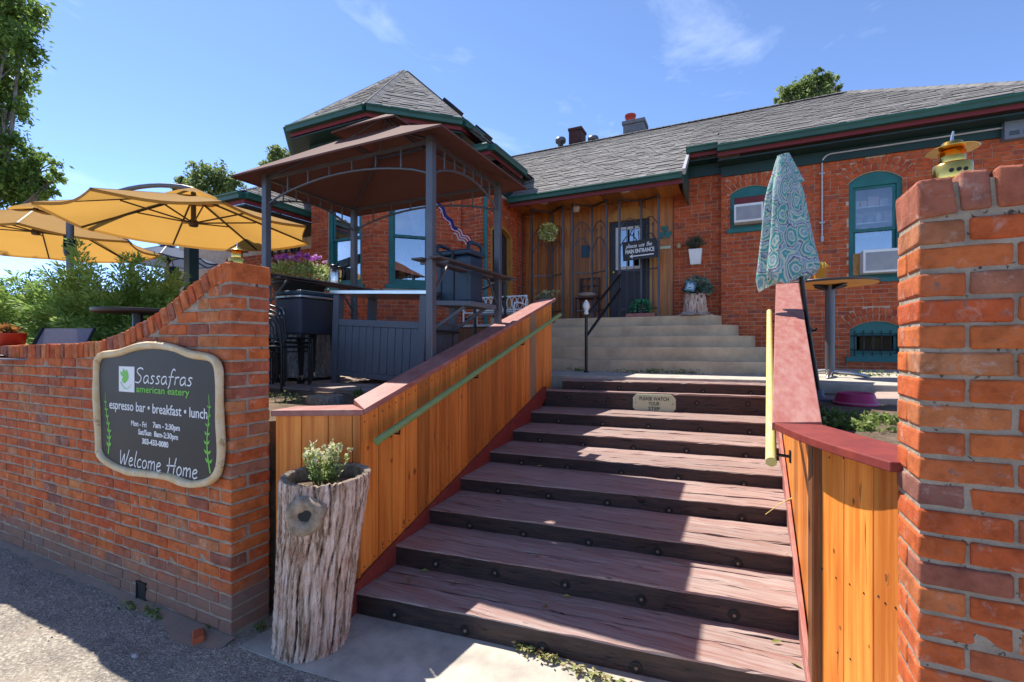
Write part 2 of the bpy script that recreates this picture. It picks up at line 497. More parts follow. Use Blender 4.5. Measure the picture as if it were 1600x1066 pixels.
_nt.links.new(_noise(_nt, _v, 30.0, 8, 0.7), _hm.inputs[1])
_nt.links.new(_bump(_nt, _hm.outputs[0], 0.9, 0.008), _b.inputs['Normal'])
M['asphalt'] = _a

M['knot_ring'] = mat('cedar_knot_halo', (0.50, 0.18, 0.04), (0.36, 0.10, 0.02), rough=0.5, ns=60)
M['knot_core'] = mat('cedar_knot_core', (0.26, 0.075, 0.016), (0.17, 0.045, 0.01), rough=0.5, ns=80)

# ------------------------------------------------------------------ mesh and object helpers
ORG = {}


def V3(*a):
    return Vector(a)


class MB:
    """collects simple solids; build() links them as ONE mesh object"""

    def __init__(s):
        s.v, s.f, s.m, s.r, s.s = [], [], [], [], []

    def add(s, vs, fs, mi=0, r=0.0, smooth=False):
        o = len(s.v)
        s.v.extend([tuple(p) for p in vs])
        for f in fs:
            s.f.append(tuple(i + o for i in f))
            s.m.append(mi)
            s.r.append(r)
            s.s.append(smooth)
        return s

    def box(s, x0, y0, z0, x1, y1, z1, mi=0, r=0.0):
        vs = [(x0, y0, z0), (x1, y0, z0), (x1, y1, z0), (x0, y1, z0), (x0, y0, z1), (x1, y0, z1), (x1, y1, z1), (x0, y1, z1)]
        return s.add(vs, BOXF, mi, r)

    def obox(s, c, hx, hy, hz, mi=0, r=0.0):
        c, hx, hy, hz = Vector(c), Vector(hx), Vector(hy), Vector(hz)
        vs = [c + hx * a + hy * b + hz * d for d in (-1, 1) for a, b in ((-1, -1), (1, -1), (1, 1), (-1, 1))]
        return s.add(vs, BOXF, mi, r)

    def beam(s, a, b, w, h, up=(0, 0, 1), mi=0, r=0.0):
        """rectangular bar from a to b, w across, h along up"""
        a, b, up = Vector(a), Vector(b), Vector(up)
        d = (b - a).normalized()
        x = d.cross(up).normalized()
        y = x.cross(d).normalized()
        return s.obox((a + b) / 2, (b - a) / 2, x * w / 2, y * h / 2, mi, r)

    def prism(s, poly, vec, mi=0, r=0.0):
        n = len(poly)
        vec = Vector(vec)
        a = [Vector(p) for p in poly]
        b = [p + vec for p in a]
        fs = [tuple(range(n))[::-1], tuple(range(n, 2 * n))]
        fs += [(i, (i + 1) % n, n + (i + 1) % n, n + i) for i in range(n)]
        return s.add(a + b, fs, mi, r)

    def tube(s, pts, rad, n=8, mi=0, r=0.0, caps=True, smooth=True):
        pts = [Vector(p) for p in pts]
        k = len(pts)
        rad = [rad] * k if isinstance(rad, (int, float)) else rad
        t0 = (pts[1] - pts[0]).normalized()
        x = t0.orthogonal().normalized()
        vs = []
        for i, p in enumerate(pts):
            t = (pts[min(i + 1, k - 1)] - pts[max(i - 1, 0)]).normalized()
            x = (x - t * x.dot(t)).normalized()
            y = t.cross(x)
            for j in range(n):
                q = 2 * PI * j / n
                vs.append(p + (x * math.cos(q) + y * math.sin(q)) * rad[i])
        fs = [(i * n + j, i * n + (j + 1) % n, (i + 1) * n + (j + 1) % n, (i + 1) * n + j) for i in range(k - 1) for j in range(n)]
        s.add(vs, fs, mi, r, smooth)
        if caps:
            s.add(vs[:n], [tuple(range(n))[::-1]], mi, r)
            s.add(vs[-n:], [tuple(range(n))], mi, r)
        return s

    def lathe(s, prof, c=(0, 0, 0), n=20, mi=0, r=0.0, smooth=True):
        c = Vector(c)
        k = len(prof)
        vs = [c + Vector((a * math.cos(2 * PI * j / n), a * math.sin(2 * PI * j / n), z)) for a, z in prof for j in range(n)]
        fs = [(i * n + j, i * n + (j + 1) % n, (i + 1) * n + (j + 1) % n, (i + 1) * n + j) for i in range(k - 1) for j in range(n)]
        s.add(vs, fs, mi, r, smooth)
        s.add(vs[:n], [tuple(range(n))[::-1]], mi, r)
        s.add(vs[-n:], [tuple(range(n))], mi, r)
        return s

    def mesh(s, name, mats, off=(0, 0, 0)):
        me = bpy.data.meshes.new(name)
        o = Vector(off)
        me.from_pydata([(p[0] - o.x, p[1] - o.y, p[2] - o.z) for p in s.v], [], s.f)
        for m in mats:
            me.materials.append(m)
        me.polygons.foreach_set('material_index', s.m)
        me.polygons.foreach_set('use_smooth', s.s)
        if any(s.r):
            a = me.attributes.new('rnd', 'FLOAT', 'FACE')
            a.data.foreach_set('value', s.r)
        me.update()
        return me

    def build(s, name, mats, parent=None, bevel=0.0, kind=None, loc=None):
        if not isinstance(mats, (list, tuple)):
            mats = [mats]
        off = ORG.get(parent, Vector((0, 0, 0))) if parent else Vector(loc or (0, 0, 0))
        return link(name, s.mesh(name, mats, off), parent, bevel, kind, off)


BOXF = [(0, 3, 2, 1), (4, 5, 6, 7), (0, 1, 5, 4), (1, 2, 6, 5), (2, 3, 7, 6), (3, 0, 4, 7)]


def link(name, me, parent=None, bevel=0.0, kind=None, off=None):
    o = bpy.data.objects.new(name, me)
    COL.objects.link(o)
    if parent:
        o.parent = parent
        ORG[o] = ORG.get(parent, Vector((0, 0, 0)))
    else:
        o.location = off if off is not None else (0, 0, 0)
        ORG[o] = Vector(o.location)
    if kind:
        o['kind'] = kind
    if bevel:
        b = o.modifiers.new('bevel', 'BEVEL')
        b.width = bevel
        b.segments = 2
        b.limit_method = 'ANGLE'
        b.angle_limit = R(40)
    return o


def tag(o, label, cat, group=None):
    o['label'] = label
    o['category'] = cat
    if group:
        o['group'] = group
    return o


def thing(name, label, cat, loc, group=None):
    o = bpy.data.objects.new(name, None)
    o.empty_display_size = 0.2
    o.location = loc
    COL.objects.link(o)
    ORG[o] = Vector(loc)
    return tag(o, label, cat, group)


def copy_tree(o, parent=None):
    c = o.copy()
    COL.objects.link(c)
    if parent:
        c.parent = parent
    for ch in o.children:
        copy_tree(ch, c)
    return c


def dup(root, loc, rotz=0.0, label=None):
    c = copy_tree(root)
    c.location = loc
    c.rotation_euler = (0, 0, rotz)
    if label:
        c['label'] = label
    return c


def pieces(parent, name, items, mats, limit=300, prefer=None, label=None):
    """items: (mesh, world matrix, size). The `limit` that show largest become parts, the rest one joined part."""
    org = ORG[parent]
    sc = [shown(m.translation, s) for _, m, s in items]
    order = sorted(range(len(items)), key=lambda i: -sc[i])
    T = Matrix.Translation(-org)
    for i in order[:limit]:
        me, m, s = items[i]
        o = bpy.data.objects.new(name, me)
        COL.objects.link(o)
        o.parent = parent
        o.matrix_local = T @ m
        ORG[o] = org
    rest = order[limit:]
    if rest:
        vs, fs, rr, off = [], [], [], 0
        cache = {}
        for i in rest:
            me, m, s = items[i]
            if me.name not in cache:
                a = np.empty(len(me.vertices) * 3)
                me.vertices.foreach_get('co', a)
                cache[me.name] = (a.reshape(-1, 3), [tuple(p.vertices) for p in me.polygons])
            co, pf = cache[me.name]
            A = np.array(T @ m)
            vs.append(co @ A[:3, :3].T + A[:3, 3])
            q = random.random()
            for f in pf:
                fs.append(tuple(k + off for k in f))
                rr.append(q)
            off += len(co)
        me = bpy.data.meshes.new(name)
        me.from_pydata(np.concatenate(vs).tolist(), [], fs)
        for mt in mats:
            me.materials.append(mt)
        a = me.attributes.new('rnd', 'FLOAT', 'FACE')
        a.data.foreach_set('value', rr)
        me.update()
        link(name, me, parent, kind='stuff')


_bm_cache = {}


def block_mesh(name, dims, material, var=0, bev=0.006, jit=0.0015):
    """a chamfered, slightly uneven block centred on the origin; shared by alike pieces"""
    key = (name, tuple(round(d, 4) for d in dims), material.name, var, bev)
    if key in _bm_cache:
        return _bm_cache[key]
    rr = random.Random(hash(key[1]) + var * 77)
    bm = bmesh.new()
    bmesh.ops.create_cube(bm, size=1.0)
    for v in bm.verts:
        v.co = Vector((v.co.x * dims[0], v.co.y * dims[1], v.co.z * dims[2]))
    if bev:
        bmesh.ops.bevel(bm, geom=bm.edges[:], offset=bev, segments=1, affect='EDGES', profile=0.6)
    for v in bm.verts:
        v.co += Vector((rr.uniform(-jit, jit), rr.uniform(-jit, jit), rr.uniform(-jit, jit)))
    me = bpy.data.meshes.new(name)
    bm.to_mesh(me)
    bm.free()
    me.materials.append(material)
    _bm_cache[key] = me
    return me


def rough_block(name, dims, material, var=0, bev=0.008, jit=0.0022):
    """an old hand-made brick: rounded arrises, uneven faces, the odd chipped corner; shared by alike pieces"""
    key = ('rough', name, tuple(round(d, 4) for d in dims), material.name, var)
    if key in _bm_cache:
        return _bm_cache[key]
    rr = random.Random(int(dims[0] * 1000) + var * 77)
    bm = bmesh.new()
    bmesh.ops.create_cube(bm, size=1.0)
    bmesh.ops.subdivide_edges(bm, edges=[e for e in bm.edges if abs(e.verts[0].co.x - e.verts[1].co.x) > 0.5], cuts=3 if dims[0] > 0.15 else 1)
    for v in bm.verts:
        v.co = Vector((v.co.x * dims[0], v.co.y * dims[1], v.co.z * dims[2]))
    sharp = [e for e in bm.edges if len(e.link_faces) == 2 and e.calc_face_angle() > 0.5]
    bmesh.ops.bevel(bm, geom=sharp, offset=bev, segments=2, affect='EDGES', profile=0.55)
    chips = [Vector((rr.choice((-1, 1)) * rr.uniform(0.1, 0.5) * dims[0], -0.5 * dims[1], rr.choice((-0.5, 0.5)) * dims[2])) for _ in range(rr.randrange(0, 3))]
    for v in bm.verts:
        p = v.co.copy()
        v.co += Vector((rr.uniform(-jit, jit) * 0.6, rr.uniform(-jit, jit), rr.uniform(-jit, jit)))
        for c in chips:
            d = (p - c).length
            if d < 0.022:
                v.co -= (p.normalized()) * 0.004 * (1 - d / 0.022) * 2
    me = bpy.data.meshes.new(name)
    bm.to_mesh(me)
    bm.free()
    for p in me.polygons:
        p.use_smooth = p.area < 0.0011
    me.materials.append(material)
    _bm_cache[key] = me
    return me


def frame(o, x, y, z, sx=1, sy=1, sz=1):
    """matrix with the given axes and origin"""
    x, y, z = Vector(x) * sx, Vector(y) * sy, Vector(z) * sz
    return Matrix(((x.x, y.x, z.x, o[0]), (x.y, y.y, z.y, o[1]), (x.z, y.z, z.z, o[2]), (0, 0, 0, 1)))


class Face:
    """a vertical wall face: x along it, N outward"""

    def __init__(s, O, X):
        s.O = Vector((O[0], O[1], 0))
        s.X = Vector((X[0], X[1], 0)).normalized()
        s.N = Vector((s.X.y, -s.X.x, 0))      # outward = right-hand side of X (towards -v for X=+u)

    def p(s, x, z, d=0.0):
        q = s.O + s.X * x + s.N * d
        return Vector((q.x, q.y, z))

    def xz(s, P):
        return (Vector((P[0], P[1], 0)) - s.O).dot(s.X), P[2]

    def box(s, mb, x0, z0, x1, z1, d0, d1, mi=0, r=0.0):
        c = s.p((x0 + x1) / 2, (z0 + z1) / 2, (d0 + d1) / 2)
        return mb.obox(c, s.X * (x1 - x0) / 2, s.N * (d0 - d1) / 2, (0, 0, (z1 - z0) / 2), mi, r)

    def px(s, px, py):
        """point of this face seen at that pixel -> (x, z)"""
        r = _ray(px, py)
        k = s.O.dot(s.N) / (r[0] * s.N.x + r[1] * s.N.y)
        P = Vector((r[0] * k, r[1] * k, EYE + r[2] * k))
        return s.xz(P)


def wall_mesh(F, outer, holes, thick, d=0.0):
    """a wall slab with real openings; polygons in (x, z)"""
    mb = MB()
    loops = [outer] + holes
    flat = [q for l in loops for q in l]
    tris = geometry.tessellate_polygon([[Vector((a, b, 0)) for a, b in l] for l in loops])
    fr = [F.p(a, b, d) for a, b in flat]
    bk = [F.p(a, b, d - thick) for a, b in flat]
    n = len(flat)
    fs = []
    for t in tris:
        a, b, c = [fr[i] for i in t]
        t = tuple(t)
        if (b - a).cross(c - a).dot(F.N) < 0:
            t = t[::-1]
        fs.append(t)
        fs.append(tuple(i + n for i in t[::-1]))
    o = 0
    for l in loops:
        k = len(l)
        for i in range(k):
            a, b = o + i, o + (i + 1) % k
            fs.append((a, b, b + n, a + n))
        o += k
    mb.add(fr + bk, fs)
    return mb


def seg_arch(x0, x1, zs, rise, n=10):
    """points of a segmental arch from (x0,zs) up and over to (x1,zs)"""
    w = (x1 - x0) / 2
    rad = (w * w + rise * rise) / (2 * rise)
    cx, cz = (x0 + x1) / 2, zs + rise - rad
    a0 = math.atan2(zs - cz, x0 - cx)
    a1 = math.atan2(zs - cz, x1 - cx)
    return [(cx + rad * math.cos(a0 + (a1 - a0) * i / n), cz + rad * math.sin(a0 + (a1 - a0) * i / n)) for i in range(n + 1)], cx, cz, rad, a0, a1


def leaf_mesh(name, C, size, asp, mats, rnd, N=None, Dirs=None, fold=0.25, curl=0.0):
    """many small leaf-shaped faces. C (n,3) centres; Dirs (n,3) the way each leaf points"""
    n = len(C)
    D = Dirs if Dirs is not None else RNG.normal(size=(n, 3))
    D = D / (np.linalg.norm(D, axis=1, keepdims=True) + 1e-9)
    if N is None:
        N = RNG.normal(size=(n, 3)) + np.array([0, 0, 0.8])
    S = np.cross(D, N)
    S = S / (np.linalg.norm(S, axis=1, keepdims=True) + 1e-9)
    U = np.cross(S, D)
    size = np.broadcast_to(np.asarray(size, float), (n,))[:, None]
    a = C - D * size * 0.5
    b = C + S * size * asp * 0.5 + U * size * fold * asp
    c = C + D * size * 0.5
    d = C - S * size * asp * 0.5 + U * size * fold * asp
    P = np.stack([a, b, c, d], 1).reshape(-1, 3)
    me = bpy.data.meshes.new(name)
    me.vertices.add(n * 4)
    me.vertices.foreach_set('co', P.ravel())
    me.loops.add(n * 4)
    me.loops.foreach_set('vertex_index', np.arange(n * 4, dtype=np.int32))
    me.polygons.add(n)
    me.polygons.foreach_set('loop_start', np.arange(0, n * 4, 4, dtype=np.int32))
    me.polygons.foreach_set('loop_total', np.full(n, 4, dtype=np.int32))
    for m in mats:
        me.materials.append(m)
    at = me.attributes.new('rnd', 'FLOAT', 'FACE')
    at.data.foreach_set('value', np.clip(rnd, 0, 1).astype(np.float32))
    me.update(calc_edges=True)
    me.validate()
    return me


def text_mesh(body, size, shear=0.0, align='LEFT', extrude=0.0006, bold=0.0):
    cu = bpy.data.curves.new('lettering', 'FONT')
    cu.body = body
    cu.size = size
    cu.shear = shear
    cu.align_x = align
    cu.extrude = extrude
    cu.offset = bold
    cu.resolution_u = 3
    o = bpy.data.objects.new('lettering', cu)
    COL.objects.link(o)
    dg = bpy.context.evaluated_depsgraph_get()
    dg.update()
    me = bpy.data.meshes.new_from_object(o.evaluated_get(dg))
    bpy.data.objects.remove(o)
    bpy.data.curves.remove(cu)
    return me


def put_text(name, F, x, z, d, body, size, material, parent, width=None, shear=0.0, align='LEFT', rot=0.0, bold=0.0):
    me = text_mesh(body, size, shear, align, bold=bold)
    xs = [v.co.x for v in me.vertices]
    k = 1.0
    if width:
        k = width / (max(xs) - min(xs))
        if align == 'LEFT':
            x -= min(xs) * k
    ca, sa = math.cos(rot), math.sin(rot)
    org = ORG[parent]
    for v in me.vertices:
        a, b, c = v.co.x * k, v.co.y, v.co.z
        a, b = a * ca - b * sa, a * sa + b * ca
        v.co = F.p(x + a, z + b, d + c) - org
    me.materials.clear()
    me.materials.append(material)
    return link(name, me, parent)


# a small hand-drawn alphabet: strokes on a unit grid (x-height 1)
HAND = {
    'S': (1.1, [[(1.0, 1.75), (0.7, 1.95), (0.3, 1.85), (0.15, 1.5), (0.4, 1.15), (0.75, 0.85), (0.8, 0.4), (0.5, 0.02), (0.0, 0.1)]]),
    'a': (0.85, [[(0.7, 0.85), (0.4, 1.0), (0.1, 0.75), (0.05, 0.3), (0.25, 0.0), (0.55, 0.25), (0.7, 0.85), (0.68, 0.25), (0.85, 0.0)]]),
    's': (0.7, [[(0.6, 0.9), (0.35, 1.0), (0.15, 0.8), (0.35, 0.55), (0.5, 0.3), (0.35, 0.03), (0.05, 0.05)]]),
    'f': (0.75, [[(0.85, 1.75), (0.6, 1.95), (0.4, 1.6), (0.32, 0.8), (0.25, 0.0), (0.1, -0.5)], [(0.05, 0.95), (0.7, 1.0)]]),
    'r': (0.65, [[(0.1, 1.0), (0.12, 0.5), (0.1, 0.0)], [(0.1, 0.6), (0.3, 0.95), (0.6, 0.95)]]),
    'W': (1.45, [[(0.05, 1.7), (0.15, 0.8), (0.3, 0.0), (0.6, 0.9), (0.75, 1.3), (0.8, 0.6), (0.95, 0.0), (1.25, 1.0), (1.45, 1.9)]]),
    'e': (0.75, [[(0.1, 0.5), (0.45, 0.6), (0.6, 0.85), (0.4, 1.0), (0.15, 0.8), (0.08, 0.35), (0.3, 0.0), (0.7, 0.2)]]),
    'l': (0.45, [[(0.3, 1.9), (0.2, 1.0), (0.15, 0.2), (0.4, 0.0)]]),
    'c': (0.7, [[(0.6, 0.85), (0.4, 1.0), (0.12, 0.75), (0.08, 0.3), (0.3, 0.0), (0.65, 0.15)]]),
    'o': (0.8, [[(0.4, 1.0), (0.12, 0.75), (0.1, 0.25), (0.35, 0.0), (0.65, 0.25), (0.65, 0.75), (0.4, 1.0)]]),
    'm': (1.2, [[(0.1, 1.0), (0.1, 0.0)], [(0.1, 0.6), (0.3, 0.95), (0.5, 0.9), (0.55, 0.0)], [(0.55, 0.6), (0.75, 0.95), (0.98, 0.9), (1.05, 0.0)]]),
    'H': (1.25, [[(0.2, 1.8), (0.25, 0.9), (0.15, 0.0)], [(1.15, 1.9), (1.0, 0.9), (0.95, 0.0)], [(-0.1, 0.85), (1.2, 1.0)]]),
    'p': (0.8, [[(0.15, 1.0), (0.12, 0.0), (0.05, -0.7)], [(0.15, 0.7), (0.4, 1.0), (0.65, 0.7), (0.5, 0.1), (0.15, 0.15)]]),
    'u': (0.85, [[(0.1, 1.0), (0.1, 0.3), (0.35, 0.0), (0.6, 0.3), (0.65, 1.0), (0.7, 0.1), (0.85, 0.0)]]),
    't': (0.55, [[(0.3, 1.7), (0.22, 0.6), (0.3, 0.0), (0.5, 0.1)], [(0.0, 1.15), (0.55, 1.2)]]),
    'h': (0.85, [[(0.2, 1.9), (0.12, 0.0)], [(0.13, 0.6), (0.4, 1.0), (0.6, 0.7), (0.65, 0.0)]]),
    ' ': (0.7, []),
}


def hand_text(name, F, x, z, d, body, xh, width, stroke, material, parent, slant=0.18, rot=0.0):
    adv = [HAND[ch][0] + 0.08 for ch in body]
    k = width / sum(adv)
    mb = MB()
    cx = 0.0
    ca, sa = math.cos(rot), math.sin(rot)
    for ch, w in zip(body, adv):
        for st in HAND[ch][1]:
            # smooth the stroke
            pts = [Vector((a, b)) for a, b in st]
            sm = []
            for i in range(len(pts) - 1):
                p0, p1, p2, p3 = pts[max(i - 1, 0)], pts[i], pts[i + 1], pts[min(i + 2, len(pts) - 1)]
                for q in range(4):
                    t = q / 4
                    sm.append(0.5 * ((2 * p1) + (p2 - p0) * t + (2 * p0 - 5 * p1 + 4 * p2 - p3) * t * t + (3 * p1 - p0 - 3 * p2 + p3) * t ** 3))
            sm.append(pts[-1])
            P = []
            for p in sm:
                a = (cx + p.x) * k + p.y * slant * xh
                b = p.y * xh
                P.append(Vector((a * ca - b * sa, a * sa + b * ca)))
            l, rgt = [], []
            for i, p in enumerate(P):
                t = (P[min(i + 1, len(P) - 1)] - P[max(i - 1, 0)])
                t = t.normalized() if t.length > 1e-9 else Vector((1, 0))
                nn = Vector((-t.y, t.x)) * stroke / 2
                l.append(F.p(x + p.x + nn.x, z + p.y + nn.y, d))
                rgt.append(F.p(x + p.x - nn.x, z + p.y - nn.y, d))
            n = len(P)
            mb.add(rgt + l, [(i, i + 1, n + i + 1, n + i) for i in range(n - 1)])
        cx += w
    return mb.build(name, material, parent)

# ------------------------------------------------------------------ the ground
STREET_V = 1.74
mb = MB()
mb.add([(-250, -250, 0), (250, -250, 0), (250, 2.6, 0), (-250, 2.6, 0)], [(0, 1, 2, 3)])
mb.build('road', M['asphalt'], kind='structure')
# concrete apron in front of the stairs
edge = [pz(374, 1010, 0.004), pz(465, 1045, 0.004), pz(560, 1072, 0.004)]
mb = MB()
ap = [Vector((-2.50, 2.30, 0)), edge[0], edge[1], edge[2], Vector((-1.50, 1.45, 0)), Vector((-0.9, 1.30, 0)), Vector((1.0, 1.2, 0)), Vector((1.0, 2.75, 0))]
ap = [Vector((p.x, p.y, 0.004)) for p in ap]
mb.prism([p + Vector((0, 0, -0.05)) for p in ap][::-1], (0, 0, 0.05))
mb.build('pavement', M['concrete'], kind='structure')
# raised terrain behind the walls, with the stairs cut into it
GZ = 1.21
mb = MB()


def terr(poly, z):
    mb.prism([(a, b, z - 1.3) for a, b in poly], (0, 0, 1.3))


terr([(-250, 1.90), (-2.72, 1.90), (-2.72, 2.05), (-2.36, 2.45), (-2.62, 6.75), (-250, 6.75)], GZ)
terr([(0.52, 1.85), (250, 1.85), (250, 6.75), (0.62, 6.75)], GZ)
terr([(-250, 6.75), (250, 6.75), (250, 250), (-250, 250)], GZ - 0.02)
mb.build('ground', M['soil'], kind='structure')

# flagstone patio left of the stairs: every stone is a piece of the paving
PZ = 1.255
pat = MB()
pat.box(-9.0, 3.35, PZ - 0.05, -2.62, 7.4, PZ - 0.02)
pat = pat.build('patio', M['soil'], kind='structure')
items = []
rr = random.Random(3)
v = 3.40
k = 0
while v < 7.2:
    dv = rr.uniform(0.42, 0.62)
    u = -8.9 + rr.uniform(0, 0.3)
    while u < -2.75:
        du = rr.uniform(0.45, 0.85)
        u1 = min(u + du, -2.65)
        me = block_mesh('flagstone', (0.6, 0.5, 0.04), M['flagstone'], k % 5, 0.008, 0.012)
        items.append((me, frame(((u + u1) / 2, v + dv / 2, PZ - 0.012 + rr.uniform(-0.004, 0.004)), (1, rr.uniform(-.03, .03), 0), (rr.uniform(-.03, .03), 1, 0), (0, 0, 1),
                                (u1 - u - 0.035) / 0.6, (dv - 0.035) / 0.5, 1), du))
        u = u1
        k += 1
    v += dv
pieces(pat, 'flagstone', items, [M['flagstone']], 300)

# ------------------------------------------------------------------ garden walls of the street front
COURSE = 0.0757
BH = 0.0640


def bricks_of_wall(name_root, Fc, L0, L1, ztop, corner_left, thick, mortar_build, coping_pts, label, seed, skip=None):
    """a free-standing wall whose front is Fc (x from L0 to L1). corner at L0 (corner_left) or L1"""
    rr = random.Random(seed)
    root = thing(name_root, label, 'wall', tuple(Fc.p((L0 + L1) / 2, 0, -thick / 2)))
    mortar_build(root)
    items = []
    nrow = int(2.2 / COURSE) + 1

    def place(x0, x1, z, d0, d1, kind):
        dims = (0.2, 0.1, BH) if (x1 - x0) > 0.15 else (0.1, 0.1, BH)
        if d0 - d1 > 0.15:
            dims = (dims[0], 0.245, BH)
        k = rr.randrange(9)
        me = rough_block('brick', dims, M['brick'], k, 0.0075)
        pj = rr.uniform(-0.003, 0.004)
        t = rr.uniform(-0.012, 0.012)
        c = Fc.p((x0 + x1) / 2, z + BH / 2 + rr.uniform(-0.002, 0.002), (d0 + d1) / 2 + pj)
        X = (Fc.X + Vector((0, 0, t))).normalized()
        items.append((me, frame(c, X, -Fc.N, (0, 0, 1), (x1 - x0) / dims[0], (d0 - d1) / dims[1], 1), max(x1 - x0, 0.12)))

    for row in range(nrow):
        z = 0.026 + row * COURSE
        if skip and skip(row):
            continue
        # corner bricks
        hd = 0.105
        if corner_left:
            cx = L0
            sgn = 1
        else:
            cx = L1
            sgn = -1
        full = row % 2 == 0
        ln = hd if full else 0.205
        limit = lambda x: ztop(x) - 0.088
        if z + BH < min(limit(cx), limit(cx + sgn * ln)) + 0.001:
            a, b = sorted((cx, cx + sgn * ln))
            if full or rr.random() < 0.3:
                place(a, b, z, 0.0, -thick, 'c')
            else:
                place(a, b, z, 0.0, -0.1, 'c')
                a2, b2 = sorted((cx, cx + sgn * 0.1))
                place(a2, b2, z, -0.112, -thick, 'c')
        x = cx + sgn * (ln + 0.009)
        end = L1 if corner_left else L0
        first = True
        while (end - x) * sgn > 0.06:
            l = rr.choice((0.205, 0.2, 0.208, 0.2)) if rr.random() < 0.86 else 0.1
            if (end - x) * sgn < l + 0.05:
                l = (end - x) * sgn
            a, b = sorted((x, x + sgn * l))
            top = min(limit(a), limit(b))
            if z + BH < top:
                place(a, b, z, 0.0, -0.1, 's')
            elif z + BH < max(limit(a), limit(b)) and l > 0.12:
                m = (a + b) / 2
                for p, q in ((a, m - 0.004), (m + 0.004, b)):
                    if z + BH < min(limit(p), limit(q)):
                        place(p, q, z, 0.0, -0.1, 's')
            x += sgn * (l + 0.009)
    # rowlock coping along the top curve
    P = [Vector((a, b)) for a, b in coping_pts]
    seg = 0
    pos = 0.0
    cum = [0.0]
    for i in range(len(P) - 1):
        cum.append(cum[-1] + (P[i + 1] - P[i]).length)

    def at(s):
        for i in range(len(P) - 1):
            if s <= cum[i + 1]:
                t = (s - cum[i]) / (cum[i + 1] - cum[i])
                return P[i].lerp(P[i + 1], t), (P[i + 1] - P[i]).normalized()
        return P[-1], (P[-1] - P[-2]).normalized()

    s = -0.004
    while s < cum[-1] - 0.02:
        w = rr.uniform(0.056, 0.068) if s > 0.06 else 0.085
        p0, t0 = at(s)
        p1, t1 = at(s + w)
        m, t = (p0 + p1) / 2, (p1 - p0).normalized()
        nn = Vector((-t.y, t.x))
        if nn.y < 0:
            nn = -nn
        c2 = m - nn * (0.0575 + rr.uniform(-0.003, 0.003))
        me = rough_block('coping_brick', (0.06, thick + 0.012, 0.112), M['brick_coping'], rr.randrange(7), 0.009, 0.003)
        c = Fc.p(c2.x, c2.y, -thick / 2 + rr.uniform(-0.003, 0.003))
        X = Fc.X * t.x + Vector((0, 0, t.y))
        Z = Fc.X * nn.x + Vector((0, 0, nn.y))
        if X.cross(-Fc.N).dot(Z) < 0:
            X = -X
        items.append((me, frame(c, X, -Fc.N, Z, (p1 - p0).length / 0.06, 1, 1), 0.115))
        s += w + rr.uniform(0.011, 0.016)
    pieces(root, 'brick', items, [M['brick'], M['brick_coping']], 300)
    return root


WV = 1.734          # front plane of both walls
FW = Face((0, WV), (1, 0))
LCU = -2.632        # right end of the left wall
LT = 0.25
cop_px = [(423, 404), (404, 403), (385, 403), (366, 405), (348, 410), (330, 419), (312, 434), (290, 452), (270, 469), (240, 492), (215, 507), (190, 519), (165, 529),
          (150, 533), (125, 536), (100, 537), (50, 538.5), (0, 540), (-200, 540), (-600, 540)]
cop = []
for i, (a, b) in enumerate(cop_px):
    x, z = FW.px(a, b)
    cop.append((x, z))
cop[0] = (LCU, 2.19)
cop = [cop[0]] + [c for c in cop[1:] if c[0] < LCU - 0.01]
cop[1] = (cop[1][0], 2.19)
cop.append((-13.0, cop[-1][1]))
cx_ = [c[0] for c in cop][::-1]
cz_ = [c[1] for c in cop][::-1]


def ztop_left(x):
    return float(np.interp(x, cx_, cz_))


def mortar_left(root):
    mb = MB()
    prof = [(LCU - 0.0055, -0.1), (LCU - 0.0055, ztop_left(LCU) - 0.02)] + [(a - (0.004 if i == 0 else 0), b - 0.02) for i, (a, b) in enumerate(cop) if i > 0] + [(-13.0, -0.1)]
    poly = [Vector((a, WV + 0.0055, b)) for a, b in prof]
    mb.prism(poly, (0, LT - 0.010, 0))
    mb.build('mortar', M['mortar'], root)


left_wall = bricks_of_wall('brick_wall', FW, -13.0, LCU, ztop_left, False, LT, mortar_left, cop,
                           'long red brick garden wall with curved swept coping that carries the charcoal cafe sign', 5)

RCU = 0.478
RTH = 0.20
rcop = [(RCU - 0.005, 2.18), (0.56, 2.19), (0.8, 2.20), (1.2, 2.195), (2.6, 2.2)]


def ztop_right(x):
    return float(np.interp(x, [c[0] for c in rcop], [c[1] for c in rcop]))


def mortar_right(root):
    mb = MB()
    poly = [Vector((a, WV + 0.0055, b)) for a, b in [(RCU + 0.0055, -0.1), (2.6, -0.1), (2.6, 2.18), (1.2, 2.175), (0.56, 2.165), (RCU + 0.0055, 2.155)]]
    mb.prism(poly, (0, RTH - 0.008, 0))
    mb.build('mortar', M['mortar'], root)


right_wall = bricks_of_wall('brick_wall', FW, RCU, 2.6, ztop_right, True, RTH, mortar_right, rcop,
                            'tall brick wall end beside the timber stairs on the right with a brass lantern on top', 9)
